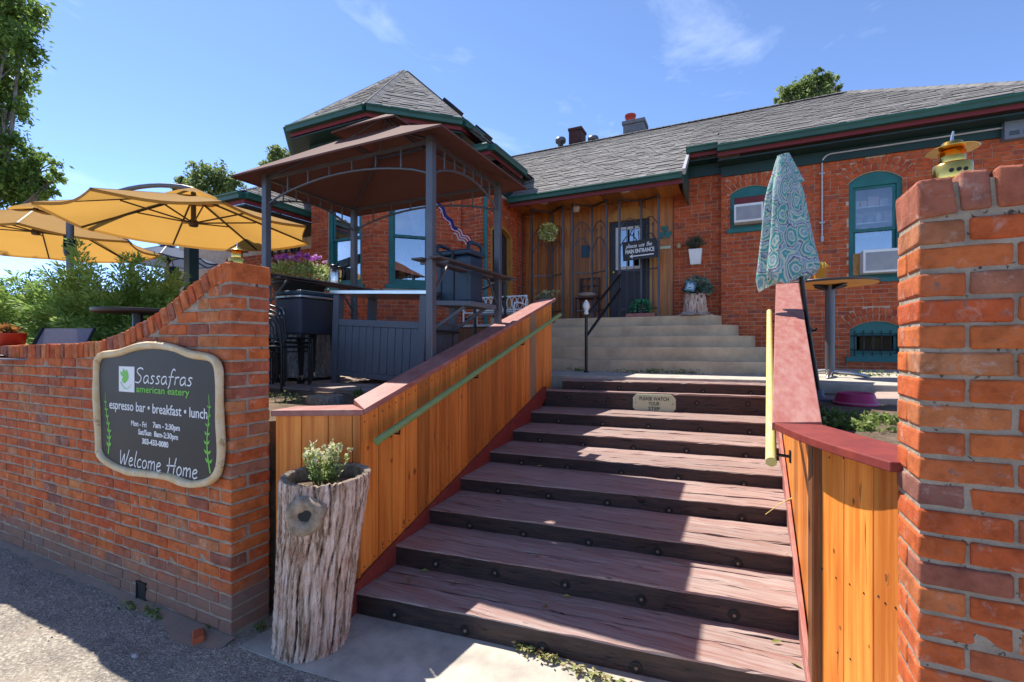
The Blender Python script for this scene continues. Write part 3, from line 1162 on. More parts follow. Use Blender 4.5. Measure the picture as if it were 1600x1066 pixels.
# odds and ends at the foot of the left wall
P0 = pv(221, 941, WV - 0.004)
dr = MB()
dr.box(P0.x - 0.045, WV - 0.006, 0.01, P0.x + 0.045, WV + 0.03, 0.125)
dr.box(P0.x - 0.055, WV - 0.012, 0.125, P0.x + 0.055, WV + 0.02, 0.135)
dr.box(P0.x - 0.055, WV - 0.012, 0.005, P0.x - 0.045, WV + 0.02, 0.135)
dr.build('drain_outlet', M['rubber'], left_wall)
P0 = pz(310, 999, 0.0)
bb = MB()
q = Vector((0.86, -0.5, 0))
bb.obox(P0 + Vector((0, 0, 0.018)), q * 0.055, Vector((0.5, 0.86, 0)) * 0.03, (0, 0, 0.018), r=0.5)
o = bb.build('brick_fragment', M['brick_house'], bevel=0.008, loc=tuple(P0))
tag(o, 'broken orange brick fragment lying on the asphalt at the foot of the wall', 'brick fragment')
P0 = pz(212, 1027, 0.0)
bm = bmesh.new()
bmesh.ops.create_icosphere(bm, subdivisions=3, radius=1)
for vv in bm.verts:
    vv.co = Vector((vv.co.x * 0.022, vv.co.y * 0.015, vv.co.z * 0.011 + 0.008)) * (1 + 0.12 * math.sin(vv.co.x * 5 + vv.co.y * 3))
me = bpy.data.meshes.new('pebble')
bm.to_mesh(me)
bm.free()
for p in me.polygons:
    p.use_smooth = True
me.materials.append(mat('pale_pebble', (0.42, 0.38, 0.38), (0.32, 0.29, 0.30), rough=0.7, ns=30))
o = link('pebble', me, off=tuple(P0))
tag(o, 'smooth pale pebble lying on the grey asphalt near the brick wall', 'pebble')

# loose grit on the pavement, thickest along the foot of the wall
rg = np.random.default_rng(77)
ng = 1500
gu = rg.uniform(-6.5, -0.9, ng)
gv = np.where(rg.uniform(0, 1, ng) < 0.6, 1.70 - np.abs(rg.normal(0, 0.07, ng)), rg.uniform(0.6, 1.7, ng))
mb = MB()
for x, y in zip(gu, gv):
    s_ = 0.0025 + 0.006 * rg.uniform() ** 3
    a = rg.uniform(0, 6.28)
    p = [(x + s_ * math.cos(a + k * 1.57) * rg.uniform(0.7, 1.3), y + s_ * math.sin(a + k * 1.57) * rg.uniform(0.7, 1.3), 0.0) for k in range(4)]
    mb.add(p + [(x, y, s_ * 1.1)], [(0, 1, 4), (1, 2, 4), (2, 3, 4), (3, 0, 4)], 0, r=float(rg.uniform(0.01, 0.99)))
mb.build('grit', mat('street_grit', (0.36, 0.31, 0.26), (0.20, 0.17, 0.145), rough=0.9, ns=3, rnd=0.5), kind='stuff')
# blown dirt in the angle between wall and pavement
mb = MB()
xs_ = np.linspace(-7.5, -2.60, 120)
w_ = 0.035 + 0.05 * np.abs(np.sin(xs_ * 2.3)) * np.abs(np.sin(xs_ * 5.1 + 1)) + 0.10 * np.exp(-((xs_ + 2.85) / 0.28) ** 2) + rg.uniform(-0.012, 0.012, 120)
vs = []
for x, w in zip(xs_, w_):
    vs += [(x, WV + 0.003, 0.020), (x, WV - w * 0.5, 0.011), (x, WV - w, 0.001)]
mb.add(vs, [f for i in range(119) for f in ((3 * i, 3 * i + 1, 3 * i + 4, 3 * i + 3), (3 * i + 1, 3 * i + 2, 3 * i + 5, 3 * i + 4))], smooth=True)
mb.build('blown_dirt', mat('red_brown_dust', (0.30, 0.19, 0.135), (0.22, 0.165, 0.13), rough=0.97, ns=9, bump=0.8, bs=70), kind='stuff')

# ------------------------------------------------------------------ timber staircase
NL = [(2.240, 0.138), (2.646, 0.279), (3.088, 0.393), (3.604, 0.506), (4.229, 0.611), (4.833, 0.727), (5.449, 0.861), (6.049, 1.087), (6.229, 1.213)]
NR = [2.546, 2.941, 3.364, 3.938, 4.483, 5.109, 5.736, 6.368, 6.528]


def uL(v):
    return -2.175 - 0.056 * (v - 2.25)


def uR(v):
    return 0.305 + 0.030 * (v - 2.55)


def timber(a, b, depth, z0, z1, seed, n=44):
    """one sawn timber along a->b (front bottom line), worn edges; slot 0 top, slot 1 sides"""
    a, b = Vector(a), Vector(b)
    d = (b - a)
    L_ = d.length
    d.normalize()
    back = Vector((-d.y, d.x, 0))
    rr = random.Random(seed)
    ph = [rr.uniform(0, 6.3) for _ in range(6)]
    prof = [(0.0, 0.0), (0.0, 0.55), (0.0, 0.93), (0.012, 1.0), (0.06, 1.0), (0.5, 1.0), (0.94, 1.0), (0.985, 1.0), (1.0, 0.94), (1.0, 0.0)]
    vs, fs, ms = [], [], []
    m = len(prof)
    for i in range(n + 1):
        t = i / n
        x = t * L_
        w1 = 0.0035 * math.sin(x * 3.1 + ph[0]) + 0.0025 * math.sin(x * 11 + ph[1]) + rr.uniform(-0.0022, 0.0022)
        w2 = 0.003 * math.sin(x * 2.3 + ph[2]) + 0.002 * math.sin(x * 17 + ph[3]) + rr.uniform(-0.0018, 0.0018)
        chip = 0.010 if rr.random() < 0.06 else 0.0
        for j, (q, h) in enumerate(prof):
            dep = q * depth
            zz = z0 + h * (z1 - z0)
            if j in (2, 3, 4):
                dep += w1 + (chip if j == 3 else 0)
            if j in (3, 4, 7):
                zz += w2 - (chip * 0.5 if j == 3 else 0)
            if j in (5, 6):
                zz += 0.5 * w2
            p = a + d * x + back * dep
            vs.append((p.x, p.y, zz))
    mb = MB()
    top = set(range(3, 7))
    f0, f1 = [], []
    for i in range(n):
        for j in range(m - 1):
            f = (i * m + j, (i + 1) * m + j, (i + 1) * m + j + 1, i * m + j + 1)
            (f0 if j in (2, 3, 4, 5, 6, 7) else f1).append(f)
    mb.add(vs, f0, 0)
    o = len(mb.v)
    mb.f += f1
    mb.m += [1] * len(f1)
    mb.r += [0.0] * len(f1)
    mb.s += [False] * len(f1)
    mb.f += [tuple(range(m)), tuple(range(n * m, (n + 1) * m))[::-1]]
    mb.m += [1, 1]
    mb.r += [0, 0]
    mb.s += [False] * 2
    return mb


def wline(i, side_u, z):
    """v of nose i at u, along the tread"""
    l, r = Vector((uL(NL[i][0]), NL[i][0])), Vector((uR(NR[i]), NR[i]))
    t = (side_u - l.x) / (r.x - l.x)
    return l.lerp(r, t).y


stairs = thing('timber_staircase', 'wide outdoor staircase of worn red painted timbers with black bolted risers', 'staircase', (-1.0, 2.5, 0))
bolt_me = []
mbk = MB()
mbk.lathe([(0.036, -0.004), (0.036, 0.006), (0.026, 0.007), (0.024, 0.003)], n=18, mi=0)
mbk.lathe([(0.0125, 0.002), (0.0125, 0.010), (0.006, 0.013)], n=10, mi=1)
bolt = mbk.mesh('bolt', [M['rubber'], M['bolt']])
zprev = 0.0
bolts_px = [[(617, 960), (727, 985), (848, 1012), (994, 1043)], [(681, 881), (773.5, 895), (883, 913.5), (1002, 936.5), (1147, 961)],
            [(734.5, 821), (818, 834), (919.7, 847.5), (1027.5, 862), (1152.7, 880.5)],
            [(778.5, 767), (857, 775), (949, 785.5), (1045, 797.5), (1159, 810)], [(815, 723), (887, 730.6), (970.8, 739), (1060, 747), (1162, 757)],
            [(843.6, 687.5), (911, 694.5), (990, 700), (1072.7, 704.3), (1165.7, 712.5)], [(873, 658), (942, 662.5), (1013, 666.5), (1093.5, 671.5), (1171.5, 675.5)],
            [(889.5, 621.5), (950, 625.2), (1089, 630), (1168.5, 631.5)], [(911, 605.3), (967.7, 606.4), (1032, 609.5), (1098.5, 611.5), (1172.7, 614.5)]]
for i in range(9):
    ul, vl = (uL(NL[i][0]) - 0.0, NL[i][0])
    if i == 8:
        ul = -2.20
    ur, vr = uR(NR[i]) + 0.062, NR[i] + 0.007
    z1 = NL[i][1]
    a = Vector((ul, vl, 0))
    b = Vector((ur, vr, 0))
    nxt = (NL[i + 1][0] - vl) if i < 8 else 0.55
    dep = nxt + 0.03
    back = Vector((-(b - a).normalized().y, (b - a).normalized().x, 0))
    parts = 3 if dep > 0.42 else (2 if dep > 0.22 else 1)
    f0 = 0.19 if parts == 3 else (0.5 * dep if parts == 2 else dep)
    if i == 7:
        parts, f0 = 1, dep
    off = 0.0
    rest = (dep - f0) / (parts - 1) if parts > 1 else 0
    for k in range(parts):
        dd = f0 if k == 0 else rest
        gap = 0.006
        z0 = zprev - (0.02 if i else 0.0) if k == 0 else z1 - 0.09
        tz = z1 - (0 if k == 0 else random.uniform(0.0, 0.004))
        mb = timber(a + back * (off + gap * (k > 0)), b + back * (off + gap * (k > 0)), dd - gap, z0, tz, i * 10 + k)
        mb.build('timber', [M['tread_top'], M['riser']], stairs)
        off += dd
    # bolts on the riser
    n2 = Vector(((b - a).normalized().y, -(b - a).normalized().x, 0))
    for (px, py) in bolts_px[i]:
        r = _ray(px, py)
        kk = a.dot(n2) / (r[0] * n2.x + r[1] * n2.y)
        P = Vector((r[0] * kk, r[1] * kk, EYE + r[2] * kk))
        o = bpy.data.objects.new('bolt', bolt)
        COL.objects.link(o)
        o.parent = stairs
        X = (b - a).normalized()
        s = 0.85
        o.matrix_local = Matrix.Translation(-ORG[stairs]) @ frame(P, X, (0, 0, 1), n2, s, s, 1)
        ORG[o] = ORG[stairs]
    zprev = z1

# sloping skirt boards along both sides
for side in (0, 1):
    mb = MB()
    uf = uL if side == 0 else uR
    NV = [n[0] for n in NL] if side == 0 else NR
    s = 1 if side == 0 else -1
    pts = [(NV[0] - 0.05, 0.0), (NV[0] - 0.05, 0.18), (NV[6] + 0.55, NL[7][1] + 0.045), (NV[7] + 0.02, NL[7][1] + 0.045), (NV[7] + 0.02, NL[7][1] - 0.1), (NV[6], NL[6][1] - 0.2)]
    if side == 1:
        pts = [(NV[0] - 0.10, 0.0), (NV[0] - 0.10, 0.19), (NV[6] + 0.5, NL[7][1] + 0.06), (NV[7] + 0.02, NL[7][1] + 0.06), (NV[7] + 0.02, NL[7][1] - 0.1), (NV[6], NL[6][1] - 0.2)]
    poly = [Vector((uf(v) - 0.012 * s, v, z)) for v, z in pts]
    mb.prism(poly if side else poly[::-1], (0.024 * s, 0, 0))
    mb.build('skirt_board', M['maroon'] if side == 0 else M['maroon_worn'], stairs, bevel=0.003)

# the painted plaque on the second riser from the top
i = 7
a, b = Vector((uL(NL[i][0]), NL[i][0])), Vector((uR(NR[i]), NR[i]))
FP = Face(a, b - a)
x0, z0 = FP.px(989, 643)
x1, z1 = FP.px(1056, 617.5)
zl = z0 + 0.002
h = z1 - z0
plq = thing('step_plaque', 'pale green painted wooden plaque on a black riser reading please watch your step', 'sign', tuple(FP.p((x0 + x1) / 2, zl, 0)))
c = 0.05
oc = [(x0 + c, zl), (x1 - c, zl), (x1 - c * .5, zl + c * .5), (x1, zl + c), (x1, z1 - c), (x1 - c * .5, z1 - c * .5), (x1 - c, z1), (x0 + c, z1), (x0 + c * .5, z1 - c * .5), (x0, z1 - c), (x0, zl + c), (x0 + c * .5, zl + c * .5)]
MB().prism([FP.p(p, q, 0.004) for p, q in oc], FP.N * 0.016).build('board', M['plaque'], plq, bevel=0.003)
xm = (x0 + x1) / 2
for t, zz, ww in (('PLEASE WATCH', zl + h * 0.66, 0.68), ('YOUR', zl + h * 0.39, 0.26), ('STEP', zl + h * 0.12, 0.27)):
    put_text('lettering', FP, xm, zz, 0.0215, t, h * 0.27, M['ink'], plq, width=(x1 - x0) * ww, align='CENTER', bold=0.001)
for q in (x0 + 0.035, x1 - 0.035):
    MB().tube([FP.p(q, (zl + z1) / 2, 0.018), FP.p(q, (zl + z1) / 2, 0.024)], 0.008, 8).build('screw', M['bolt'], plq)

# ------------------------------------------------------------------ timber side walls of the stairs
CAPS = 0.267         # slope of the caps


def cap_z_left(v):
    return 1.292 + (v - 2.29) * 0.2645


def cap_z_right(v):
    return 1.325 + (v - 2.60) * 0.297


def plank(root, p0, p1, zb0, zb1, zt0, zt1, out, material, thick=0.022):
    """an upright board from p0 to p1 (u, v) with sloped ends; out = towards the viewer side"""
    a0, a1 = Vector((p0[0], p0[1], zb0)), Vector((p1[0], p1[1], zb1))
    b1, b0 = Vector((p1[0], p1[1], zt1)), Vector((p0[0], p0[1], zt0))
    mb = MB()
    mb.prism([a0, a1, b1, b0], Vector(out) * -thick)
    return mb.build('plank', material, root, bevel=0.003)


def stair_z(v):
    return 0.0 + max(0.0, (v - 2.25)) * 0.265


LWALL_BEND = (-2.172, 2.30)
lw = thing('timber_side_wall', 'orange stained plank wall with a maroon cap rising along the left side of the stairs', 'timber wall', (-2.3, 4.4, 0.5))
edges_px = [568, 592, 613, 634, 653, 670, 688, 703, 717, 731, 744, 757, 768, 778, 789, 800, 808, 816, 828, 838, 850, 862]


def v_on_left(px):
    # where the left side plane (u = uL(v) - 0.02) is seen at that column
    a = (px - 800) / 730.0
    ru, rv = CY * a - SY, SY * a + CY
    # u = uL(v)-0.02 ; u/v = ru/rv
    k = ru / rv
    # -2.175-0.056(v-2.25)-0.02 = k v
    return (-2.195 + 0.056 * 2.25) / (k + 0.056)


vs_ = [v_on_left(p) for p in edges_px]
vs_[0] = LWALL_BEND[1]
for i in range(len(vs_) - 1):
    va, vb = vs_[i] + 0.0045, vs_[i + 1] - 0.0045
    m_ = M['cedar_grey'] if i in (18,) else M['cedar']
    o = plank(lw, (uL(va) - 0.02, va), (uL(vb) - 0.02, vb), stair_z(va) - 0.05, stair_z(vb) - 0.05, cap_z_left(va) - 0.04, cap_z_left(vb) - 0.04, (1, 0, 0), m_)
    if i == 18:
        o['label'] = 'grey weathered plank'
# flat part between the brick wall and the bend
fa = Vector((LCU + 0.004, 2.02))
fb = Vector(LWALL_BEND) + Vector((-0.004, -0.012))
fd = (fb - fa).normalized()
fo = Vector((fd.y, -fd.x, 0))
fedge = [0, 0.165, 0.335, 0.49, 0.545]
Lf = (fb - fa).length
for i in range(4):
    t0, t1 = fedge[i] / 0.545 * Lf + 0.002, fedge[i + 1] / 0.545 * Lf - 0.002
    p, q = fa + fd * t0, fa + fd * t1
    plank(lw, p, q, 0.0, 0.0, 1.255, 1.255, fo, M['cedar'])
# hidden backing of the wall on the garden side, and its top end
mb = MB()
mb.prism([Vector((uL(v) - 0.05, v, z)) for v, z in ((2.36, 0.3), (vs_[-1], 1.1), (vs_[-1], cap_z_left(vs_[-1]) - 0.05), (2.36, cap_z_left(2.36) - 0.06))], (-0.06, 0, 0))
mb.build('backing', M['cedar_dark'], lw)
# nail heads near the ends of the boards
mb = MB()
for i in range(len(vs_) - 1):
    for f in (0.25, 0.75):
        v = vs_[i] + (vs_[i + 1] - vs_[i]) * f
        for z in (cap_z_left(v) - 0.11, stair_z(v) + 0.22):
            mb.tube([(uL(v) - 0.021, v, z), (uL(v) - 0.017, v, z)], 0.005, 6)
mb.build('nail_heads', M['rubber'], lw, kind='stuff')
# cap boards
W_IN, W_OUT = 0.030, -0.215
ve = vs_[-1] + 0.06
mb = MB()
ca = [Vector((uL(2.29) + W_IN, 2.29, cap_z_left(2.29))), Vector((uL(ve) + W_IN, ve, cap_z_left(ve))), Vector((uL(ve) + W_OUT, ve, cap_z_left(ve))),
      Vector((uL(2.29) + W_OUT + 0.02, 2.43, cap_z_left(2.43)))]
mb.prism(ca, (0, 0, -0.04))
mb.build('cap_board', M['maroon_worn'], lw, bevel=0.004)
mb = MB()
cb = [Vector((LCU + 0.003, 1.985, 1.294)), Vector((uL(2.29) + W_IN, 2.283, 1.290)), Vector((uL(2.29) + W_OUT + 0.02, 2.424, 1.294)), Vector((LCU - 0.02, 2.19, 1.294))]
mb.prism(cb, (0, 0, -0.038))
mb.build('cap_board', M['maroon_worn'], lw, bevel=0.004)


def handrail(root, name, a, b, rad, material, out, nb, label=None):
    """a round painted rail on brackets"""
    mb = MB()
    a, b = Vector(a), Vector(b)
    n = 12
    mb.tube([a.lerp(b, i / n) for i in range(n + 1)], rad, 14, 0)
    o = mb.build(name, material, root)
    for i in range(nb):
        t = 0.06 + 0.88 * i / (nb - 1)
        p = a.lerp(b, t)
        q = p + Vector(out) * 0.085 + Vector((0, 0, -0.06))
        m2 = MB()
        m2.tube([p + Vector((0, 0, -rad)), p + Vector((0, 0, -rad - 0.03)), q], 0.008, 6)
        m2.obox(q, Vector((0.004, 0, 0)), Vector((0, 0.02, 0)), (0, 0, 0.03))
        m2.build('bracket', M['black_metal'], o)
    return o


h0, h1 = pu(588, 690, -2.105), pu(875, 492, -2.325)
handrail(lw, 'handrail', h0, h1, 0.026, M['rail_green'], (-1, 0, 0), 4)

rw = thing('timber_side_wall', 'orange plank wall with a pink worn cap along the right side of the stairs, meeting the brick pillar', 'timber wall', (0.42, 4.0, 0.5))
RB = 2.60            # v of the bend
vtop = 6.30
# planks facing the stairs
v = RB
i = 0
while v < vtop - 0.02:
    vb = min(v + random.uniform(0.15, 0.2), vtop)
    plank(rw, (uR(v) + 0.022, v + 0.003), (uR(vb) + 0.022, vb - 0.003), stair_z(v - 0.3) - 0.02, stair_z(vb - 0.3) - 0.02, cap_z_right(v) - 0.04, cap_z_right(vb) - 0.04, (-1, 0, 0), M['cedar'])
    v = vb
mb = MB()
mb.prism([Vector((uR(v) + 0.047, v, z)) for v, z in ((RB, 0.2), (vtop, 1.1), (vtop, cap_z_right(vtop) - 0.05), (RB, cap_z_right(RB) - 0.05))], (0.018, 0, 0))
mb.build('backing', M['cedar_dark'], rw)
# flare planks facing the street, from the corner post to the brick pillar
c0 = Vector((0.335, 2.41))
c1 = Vector((RCU + 0.006, WV + RTH - 0.004))
cd = (c1 - c0).normalized()
co = Vector((cd.y, -cd.x, 0)) * 1.0
if co.x > 0:
    co = -co
# dark post board at the corner
mb = MB()
mb.obox((c0.x - 0.018, c0.y + 0.075, 0.64), (0.014, 0.004, 0), (0.0, 0.075, 0), (0, 0, 0.645))
mb.build('corner_post', M['cedar_dark'], rw, bevel=0.004)
mb = MB()
mb.obox((c0.x - 0.004, c0.y + 0.012, 0.64), (0.028, 0, 0), (0, 0.010, 0), (0, 0, 0.64))
mb.build('corner_post', M['cedar_dark'], rw, bevel=0.003)
Lq = (c1 - c0).length


def q_at(px):
    a = (px - 800) / 730.0
    ru, rv = CY * a - SY, SY * a + CY
    # c0 + cd t parallel to (ru, rv)
    return (c0.y * ru - c0.x * rv) / (cd.x * rv - cd.y * ru)


qe = [q_at(p) for p in (1282, 1318, 1364)] + [Lq]
qe[0] = max(0.0, qe[0])
for i in range(3):
    p, q = c0 + cd * (qe[i] + 0.003), c0 + cd * (qe[i + 1] - 0.003)
    plank(rw, p, q, 0.004, 0.004, 1.285, 1.285, co, M['cedar'])
if qe[0] > 0.02:
    plank(rw, c0, c0 + cd * (qe[0] - 0.002), 0.004, 0.004, 1.285, 1.285, co, M['cedar_dark'])
# nails with their rust runs on the flare planks
FQ = Face(c0, cd)
if FQ.N.dot(co) < 0:
    FQ = Face(c1, -cd)
mb = MB()
for px, py in ((1273.5, 709), (1296, 715), (1318.5, 716), (1345, 721), (1374, 722), (1392, 724), (1285, 889), (1306.7, 903), (1328, 913), (1350, 927), (1373, 932), (1384, 943), (1400, 950), (1309, 1020), (1329, 1030)):
    x, z = FQ.px(px, py)
    mb.tube([FQ.p(x, z, 0.0), FQ.p(x, z, 0.0025)], 0.004, 6)
mb.build('nail_heads', M['rubber'], rw, kind='stuff')
# knots in the boards
def knot(F, x, z, w, h):
    for s, mt, d in ((1.0, 'knot_ring', 0.0008), (0.55, 'knot_core', 0.0014)):
        P = [F.p(x + w * s * math.cos(t) * (1 + 0.12 * math.sin(3 * t)), z + h * s * math.sin(t), d) for t in [2 * PI * i / 14 for i in range(14)]]
        mb = MB()
        mb.add(P, [tuple(range(14))])
        mb.build('knot', M[mt], rw if F is FQ else lw)


for px, py, s in ((1334, 784, 1.0), (1303, 861, 0.8), (1385, 903, 1.7), (1313, 981, 0.7), (1358, 1010, 0.5)):
    x, z = FQ.px(px, py)
    knot(FQ, x, z, 0.008 * s, 0.015 * s)
FLW_ = Face((uL(2.25) - 0.02, 2.25), (-0.056, 1.0))
for px, py, s in ((648, 737, 1.6), (631, 816, 1.2), (700, 700, 1.1), (742, 655, 1.5), (790, 618, 1.2), (668, 770, 1.0), (612, 720, 1.1), (721, 620, 1.2), (598, 850, 1.0), (770, 640, 1.0), (575, 700, 1.0)):
    x, z = FLW_.px(px, py)
    knot(FLW_, x, z, 0.014 * s, 0.018 * s)
# caps
mb = MB()
lu = lambda v: 0.155 + 0.072 * (v - 2.55)
ru_ = lambda v: 0.345 + 0.082 * (v - 2.55)
ca = [Vector((lu(RB), RB, cap_z_right(RB))), Vector((ru_(RB) + 0.02, RB + 0.04, cap_z_right(RB + 0.04))), Vector((ru_(vtop), vtop, cap_z_right(vtop))), Vector((lu(vtop), vtop, cap_z_right(vtop)))]
mb.prism(ca, (0, 0, -0.04))
mb.build('cap_board', M['maroon_worn'], rw, bevel=0.004)
mb = MB()
# flat cap with a curved outer edge
outer = []
for k in range(9):
    t = k / 8
    p = Vector((lu(RB) + 0.01, RB - 0.006)).lerp(Vector((RCU - 0.03, WV + RTH - 0.05)), t)
    p = p + Vector((-0.035 * math.sin(PI * t), 0))
    outer.append(Vector((p.x, p.y, 1.325)))
poly = outer + [Vector((RCU + 0.19, WV + RTH + 0.005, 1.325)), Vector((ru_(RB) + 0.02, RB + 0.034, 1.325))]
mb.prism(poly[::-1], (0, 0, -0.034))
mb.build('cap_board', M['maroon'], rw, bevel=0.004)
h0, h1 = pd(1205, 722, 2.24), pd(1202, 487, 5.0)
handrail(rw, 'handrail', h0, h1, 0.025, M['rail_yellow'], (1, 0.0, 0), 4)

# ------------------------------------------------------------------ the brick house
house = thing('brick_house', 'old red brick house with grey shingle roofs, bay window tower and boarded porch', 'house', (-1.0, 10.0, 1.2))
HC = 0.070
HB = []              # all bricks of the house


def lay(F, x0, x1, z0, z1, holes=(), seed=1, rough=0.0):
    """running bond over a face; holes = list of (xa, xb, za, zb, arch) blocked regions"""
    rr = random.Random(seed)
    n = int((z1 - z0) / HC)
    for row in range(n):
        za = z0 + row * HC + 0.004
        zb = za + 0.058
        bl = []
        for h in holes:
            if h[0] == 'rect':
                if zb > h[3] and za < h[4]:
                    bl.append((h[1], h[2]))
            else:                       # ring ('arch', cx, cz, rad, halfwidth, zspring)
                _, cx, cz, rad, hw, zs = h
                zm = (za + zb) / 2
                if zs - 0.02 < zb and zm < cz + rad:
                    w = min(math.sqrt(max(rad * rad - (zm - cz) ** 2, 0)), (zm - cz) * (hw / (zs - cz)) + 0.012)
                    bl.append((cx - w, cx + w))
        x = x0 - (0.11 if row % 2 else 0.0) - rr.uniform(0, 0.02)
        while x < x1:
            l = 0.212 if rr.random() < 0.9 else 0.103
            segs = [(max(x, x0), min(x + l, x1))]
            for a, b in bl:
                ns = []
                for p, q in segs:
                    if b <= p or a >= q:
                        ns.append((p, q))
                    else:
                        if a - p > 0.03:
                            ns.append((p, a))
                        if q - b > 0.03:
                            ns.append((b, q))
                segs = ns
            for p, q in segs:
                if q - p < 0.025:
                    continue
                me = block_mesh('house_brick', (0.21, 0.02, 0.06), M['brick_house'], rr.randrange(4), 0.0, 0.0018)
                pj = rr.uniform(-0.002, 0.003)
                c = F.p((p + q) / 2, (za + zb) / 2 + rr.uniform(-0.0015, 0.0015), -0.003 + pj)
                HB.append((me, frame(c, F.X, -F.N, (0, 0, 1), (q - p) / 0.21, 1, 1), q - p))
            x += l + 0.013


def arch_ring(F, x0, x1, zs, rise, rings=2, seed=1):
    pts, cx, cz, rad, a0, a1 = seg_arch(x0, x1, zs, rise)
    rr = random.Random(seed)
    for k in range(rings):
        r0 = rad + 0.006 + k * 0.112
        rm = r0 + 0.052
        n = max(4, int(abs(a1 - a0) * rm / 0.074))
        ext = 0.04
        for i in range(n):
            t = (i + 0.5) / n
            a = a0 + ext - (ext * 2) * t + (a1 - a0) * t
            c = F.p(cx + rm * math.cos(a), cz + rm * math.sin(a), -0.0005 + rr.uniform(-0.002, 0.002))
            Z = F.X * math.cos(a) + Vector((0, 0, math.sin(a)))
            X = F.X * math.sin(a) - Vector((0, 0, math.cos(a)))
            me = block_mesh('house_arch_brick', (0.062, 0.02, 0.104), M['brick_house'], rr.randrange(4), 0.0, 0.0018)
            HB.append((me, frame(c, X, -F.N, Z, (abs(a1 - a0) * rm / n - 0.012) / 0.062, 1, 1), 0.1))
    return ('arch', cx, cz, rad + 0.006 + rings * 0.112, (x1 - x0) / 2, zs)


def hole(x0, x1, z0, zs, rise):
    if rise <= 0:
        return [(x0, z0), (x1, z0), (x1, zs), (x0, zs)]
    pts = seg_arch(x0, x1, zs, rise)[0]
    return [(x0, z0), (x1, z0)] + pts[::-1]


def put_wall(F, outer, holes, thick=0.22, name='wall'):
    return wall_mesh(F, outer, holes, thick, d=-0.006).build(name, M['mortar_house'], house)


def solid(F, pts, d0, d1):
    """a flat panel with outline pts (x, z) between depths d0 > d1"""
    return MB().prism([F.p(a, b, d0) for a, b in pts], F.N * (d1 - d0))


def sash_window(F, x0, x1, z0, zs, rise, sill=True, meeting=None, glass='glass', fw=0.065, room=True, rec=0.085, lower_glass=None):
    """teal box frame with two sashes; returns the window part"""
    w = MB()
    f0, f1 = -rec + 0.05, -rec - 0.06
    F.box(w, x0, z0, x0 + fw, zs, f0, f1)
    F.box(w, x1 - fw, z0, x1, zs, f0, f1)
    F.box(w, x0 + fw, z0, x1 - fw, z0 + fw * 0.9, f0, f1)
    pts = seg_arch(x0, x1, zs, rise)[0] if rise > 0 else [(x0, zs), (x1, zs)]
    zt = zs - 0.02
    arch = [(x0, zt - 0.05), (x1, zt - 0.05)] + pts[::-1]
    w.prism([F.p(a, b, f0 - 0.002) for a, b in arch], F.N * (f1 - f0))
    win = w.build('window', M['teal'], house, bevel=0.004)
    mz = meeting if meeting else (z0 + zs) / 2
    s = MB()
    a, b = x0 + fw + 0.004, x1 - fw - 0.004
    lo, hi = z0 + fw * 0.9 + 0.004, zt - 0.055
    for za, zb, dd in ((mz - 0.02, hi, 0.0), (lo, mz + 0.02, -0.03)):
        e0, e1 = f0 - 0.025 + dd, f0 - 0.055 + dd
        t = 0.038
        F.box(s, a, za, a + t, zb, e0, e1)
        F.box(s, b - t, za, b, zb, e0, e1)
        F.box(s, a + t, za, b - t, za + t, e0, e1)
        F.box(s, a + t, zb - t, b - t, zb, e0, e1)
    s.build('sash', M['teal'], win)
    for za, zb, dd, gm in ((mz, hi, 0.0, glass), (lo, mz, -0.03, lower_glass or glass)):
        g = MB()
        F.box(g, a + 0.03, za + 0.03, b - 0.03, zb - 0.03, f0 - 0.038 + dd, f0 - 0.042 + dd)
        g.build('pane', M[gm], win)
    if sill:
        q = MB()
        F.box(q, x0 - 0.06, z0 - 0.075, x1 + 0.06, z0 - 0.001, 0.045, -0.12)
        q.build('sill', M['teal'], win, bevel=0.005)
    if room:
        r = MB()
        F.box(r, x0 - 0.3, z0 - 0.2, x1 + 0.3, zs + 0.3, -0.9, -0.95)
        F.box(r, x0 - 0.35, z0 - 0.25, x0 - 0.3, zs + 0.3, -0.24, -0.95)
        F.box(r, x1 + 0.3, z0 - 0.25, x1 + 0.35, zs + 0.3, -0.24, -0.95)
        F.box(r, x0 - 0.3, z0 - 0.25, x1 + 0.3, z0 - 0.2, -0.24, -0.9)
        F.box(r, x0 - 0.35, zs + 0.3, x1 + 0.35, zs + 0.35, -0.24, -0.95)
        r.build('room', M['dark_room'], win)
    return win


# ---- right facade
FA = Face((0, 9.40), (1, 0))
FAx0, FAx1 = FA.px(1127, 400)[0], 4.55
Z0 = 1.15
zt_facade = 5.12
acx0, acx1 = FA.px(1141, 330)[0], FA.px(1207, 330)[0]
acz0 = FA.px(1170, 356)[1]
aczs = FA.px(1141, 304)[1]
acr = 0.115
bwx0, bwx1 = FA.px(1326, 330)[0], FA.px(1410, 330)[0]
bwz0 = FA.px(1330, 436)[1]
bwzs = FA.px(1326, 287)[1]
bsx0, bsx1 = FA.px(1328, 540)[0], FA.px(1412, 540)[0]
bsz0 = FA.px(1328, 558)[1]
bszs = FA.px(1328, 515)[1]
ho = [hole(acx0, acx1, acz0, aczs, acr), hole(bwx0, bwx1, bwz0, bwzs, 0.15), hole(bsx0, bsx1, bsz0, bszs, 0.13)]
put_wall(FA, [(FAx0, Z0 - 0.2), (FAx1, Z0 - 0.2), (FAx1, zt_facade), (FAx0, zt_facade)], ho)
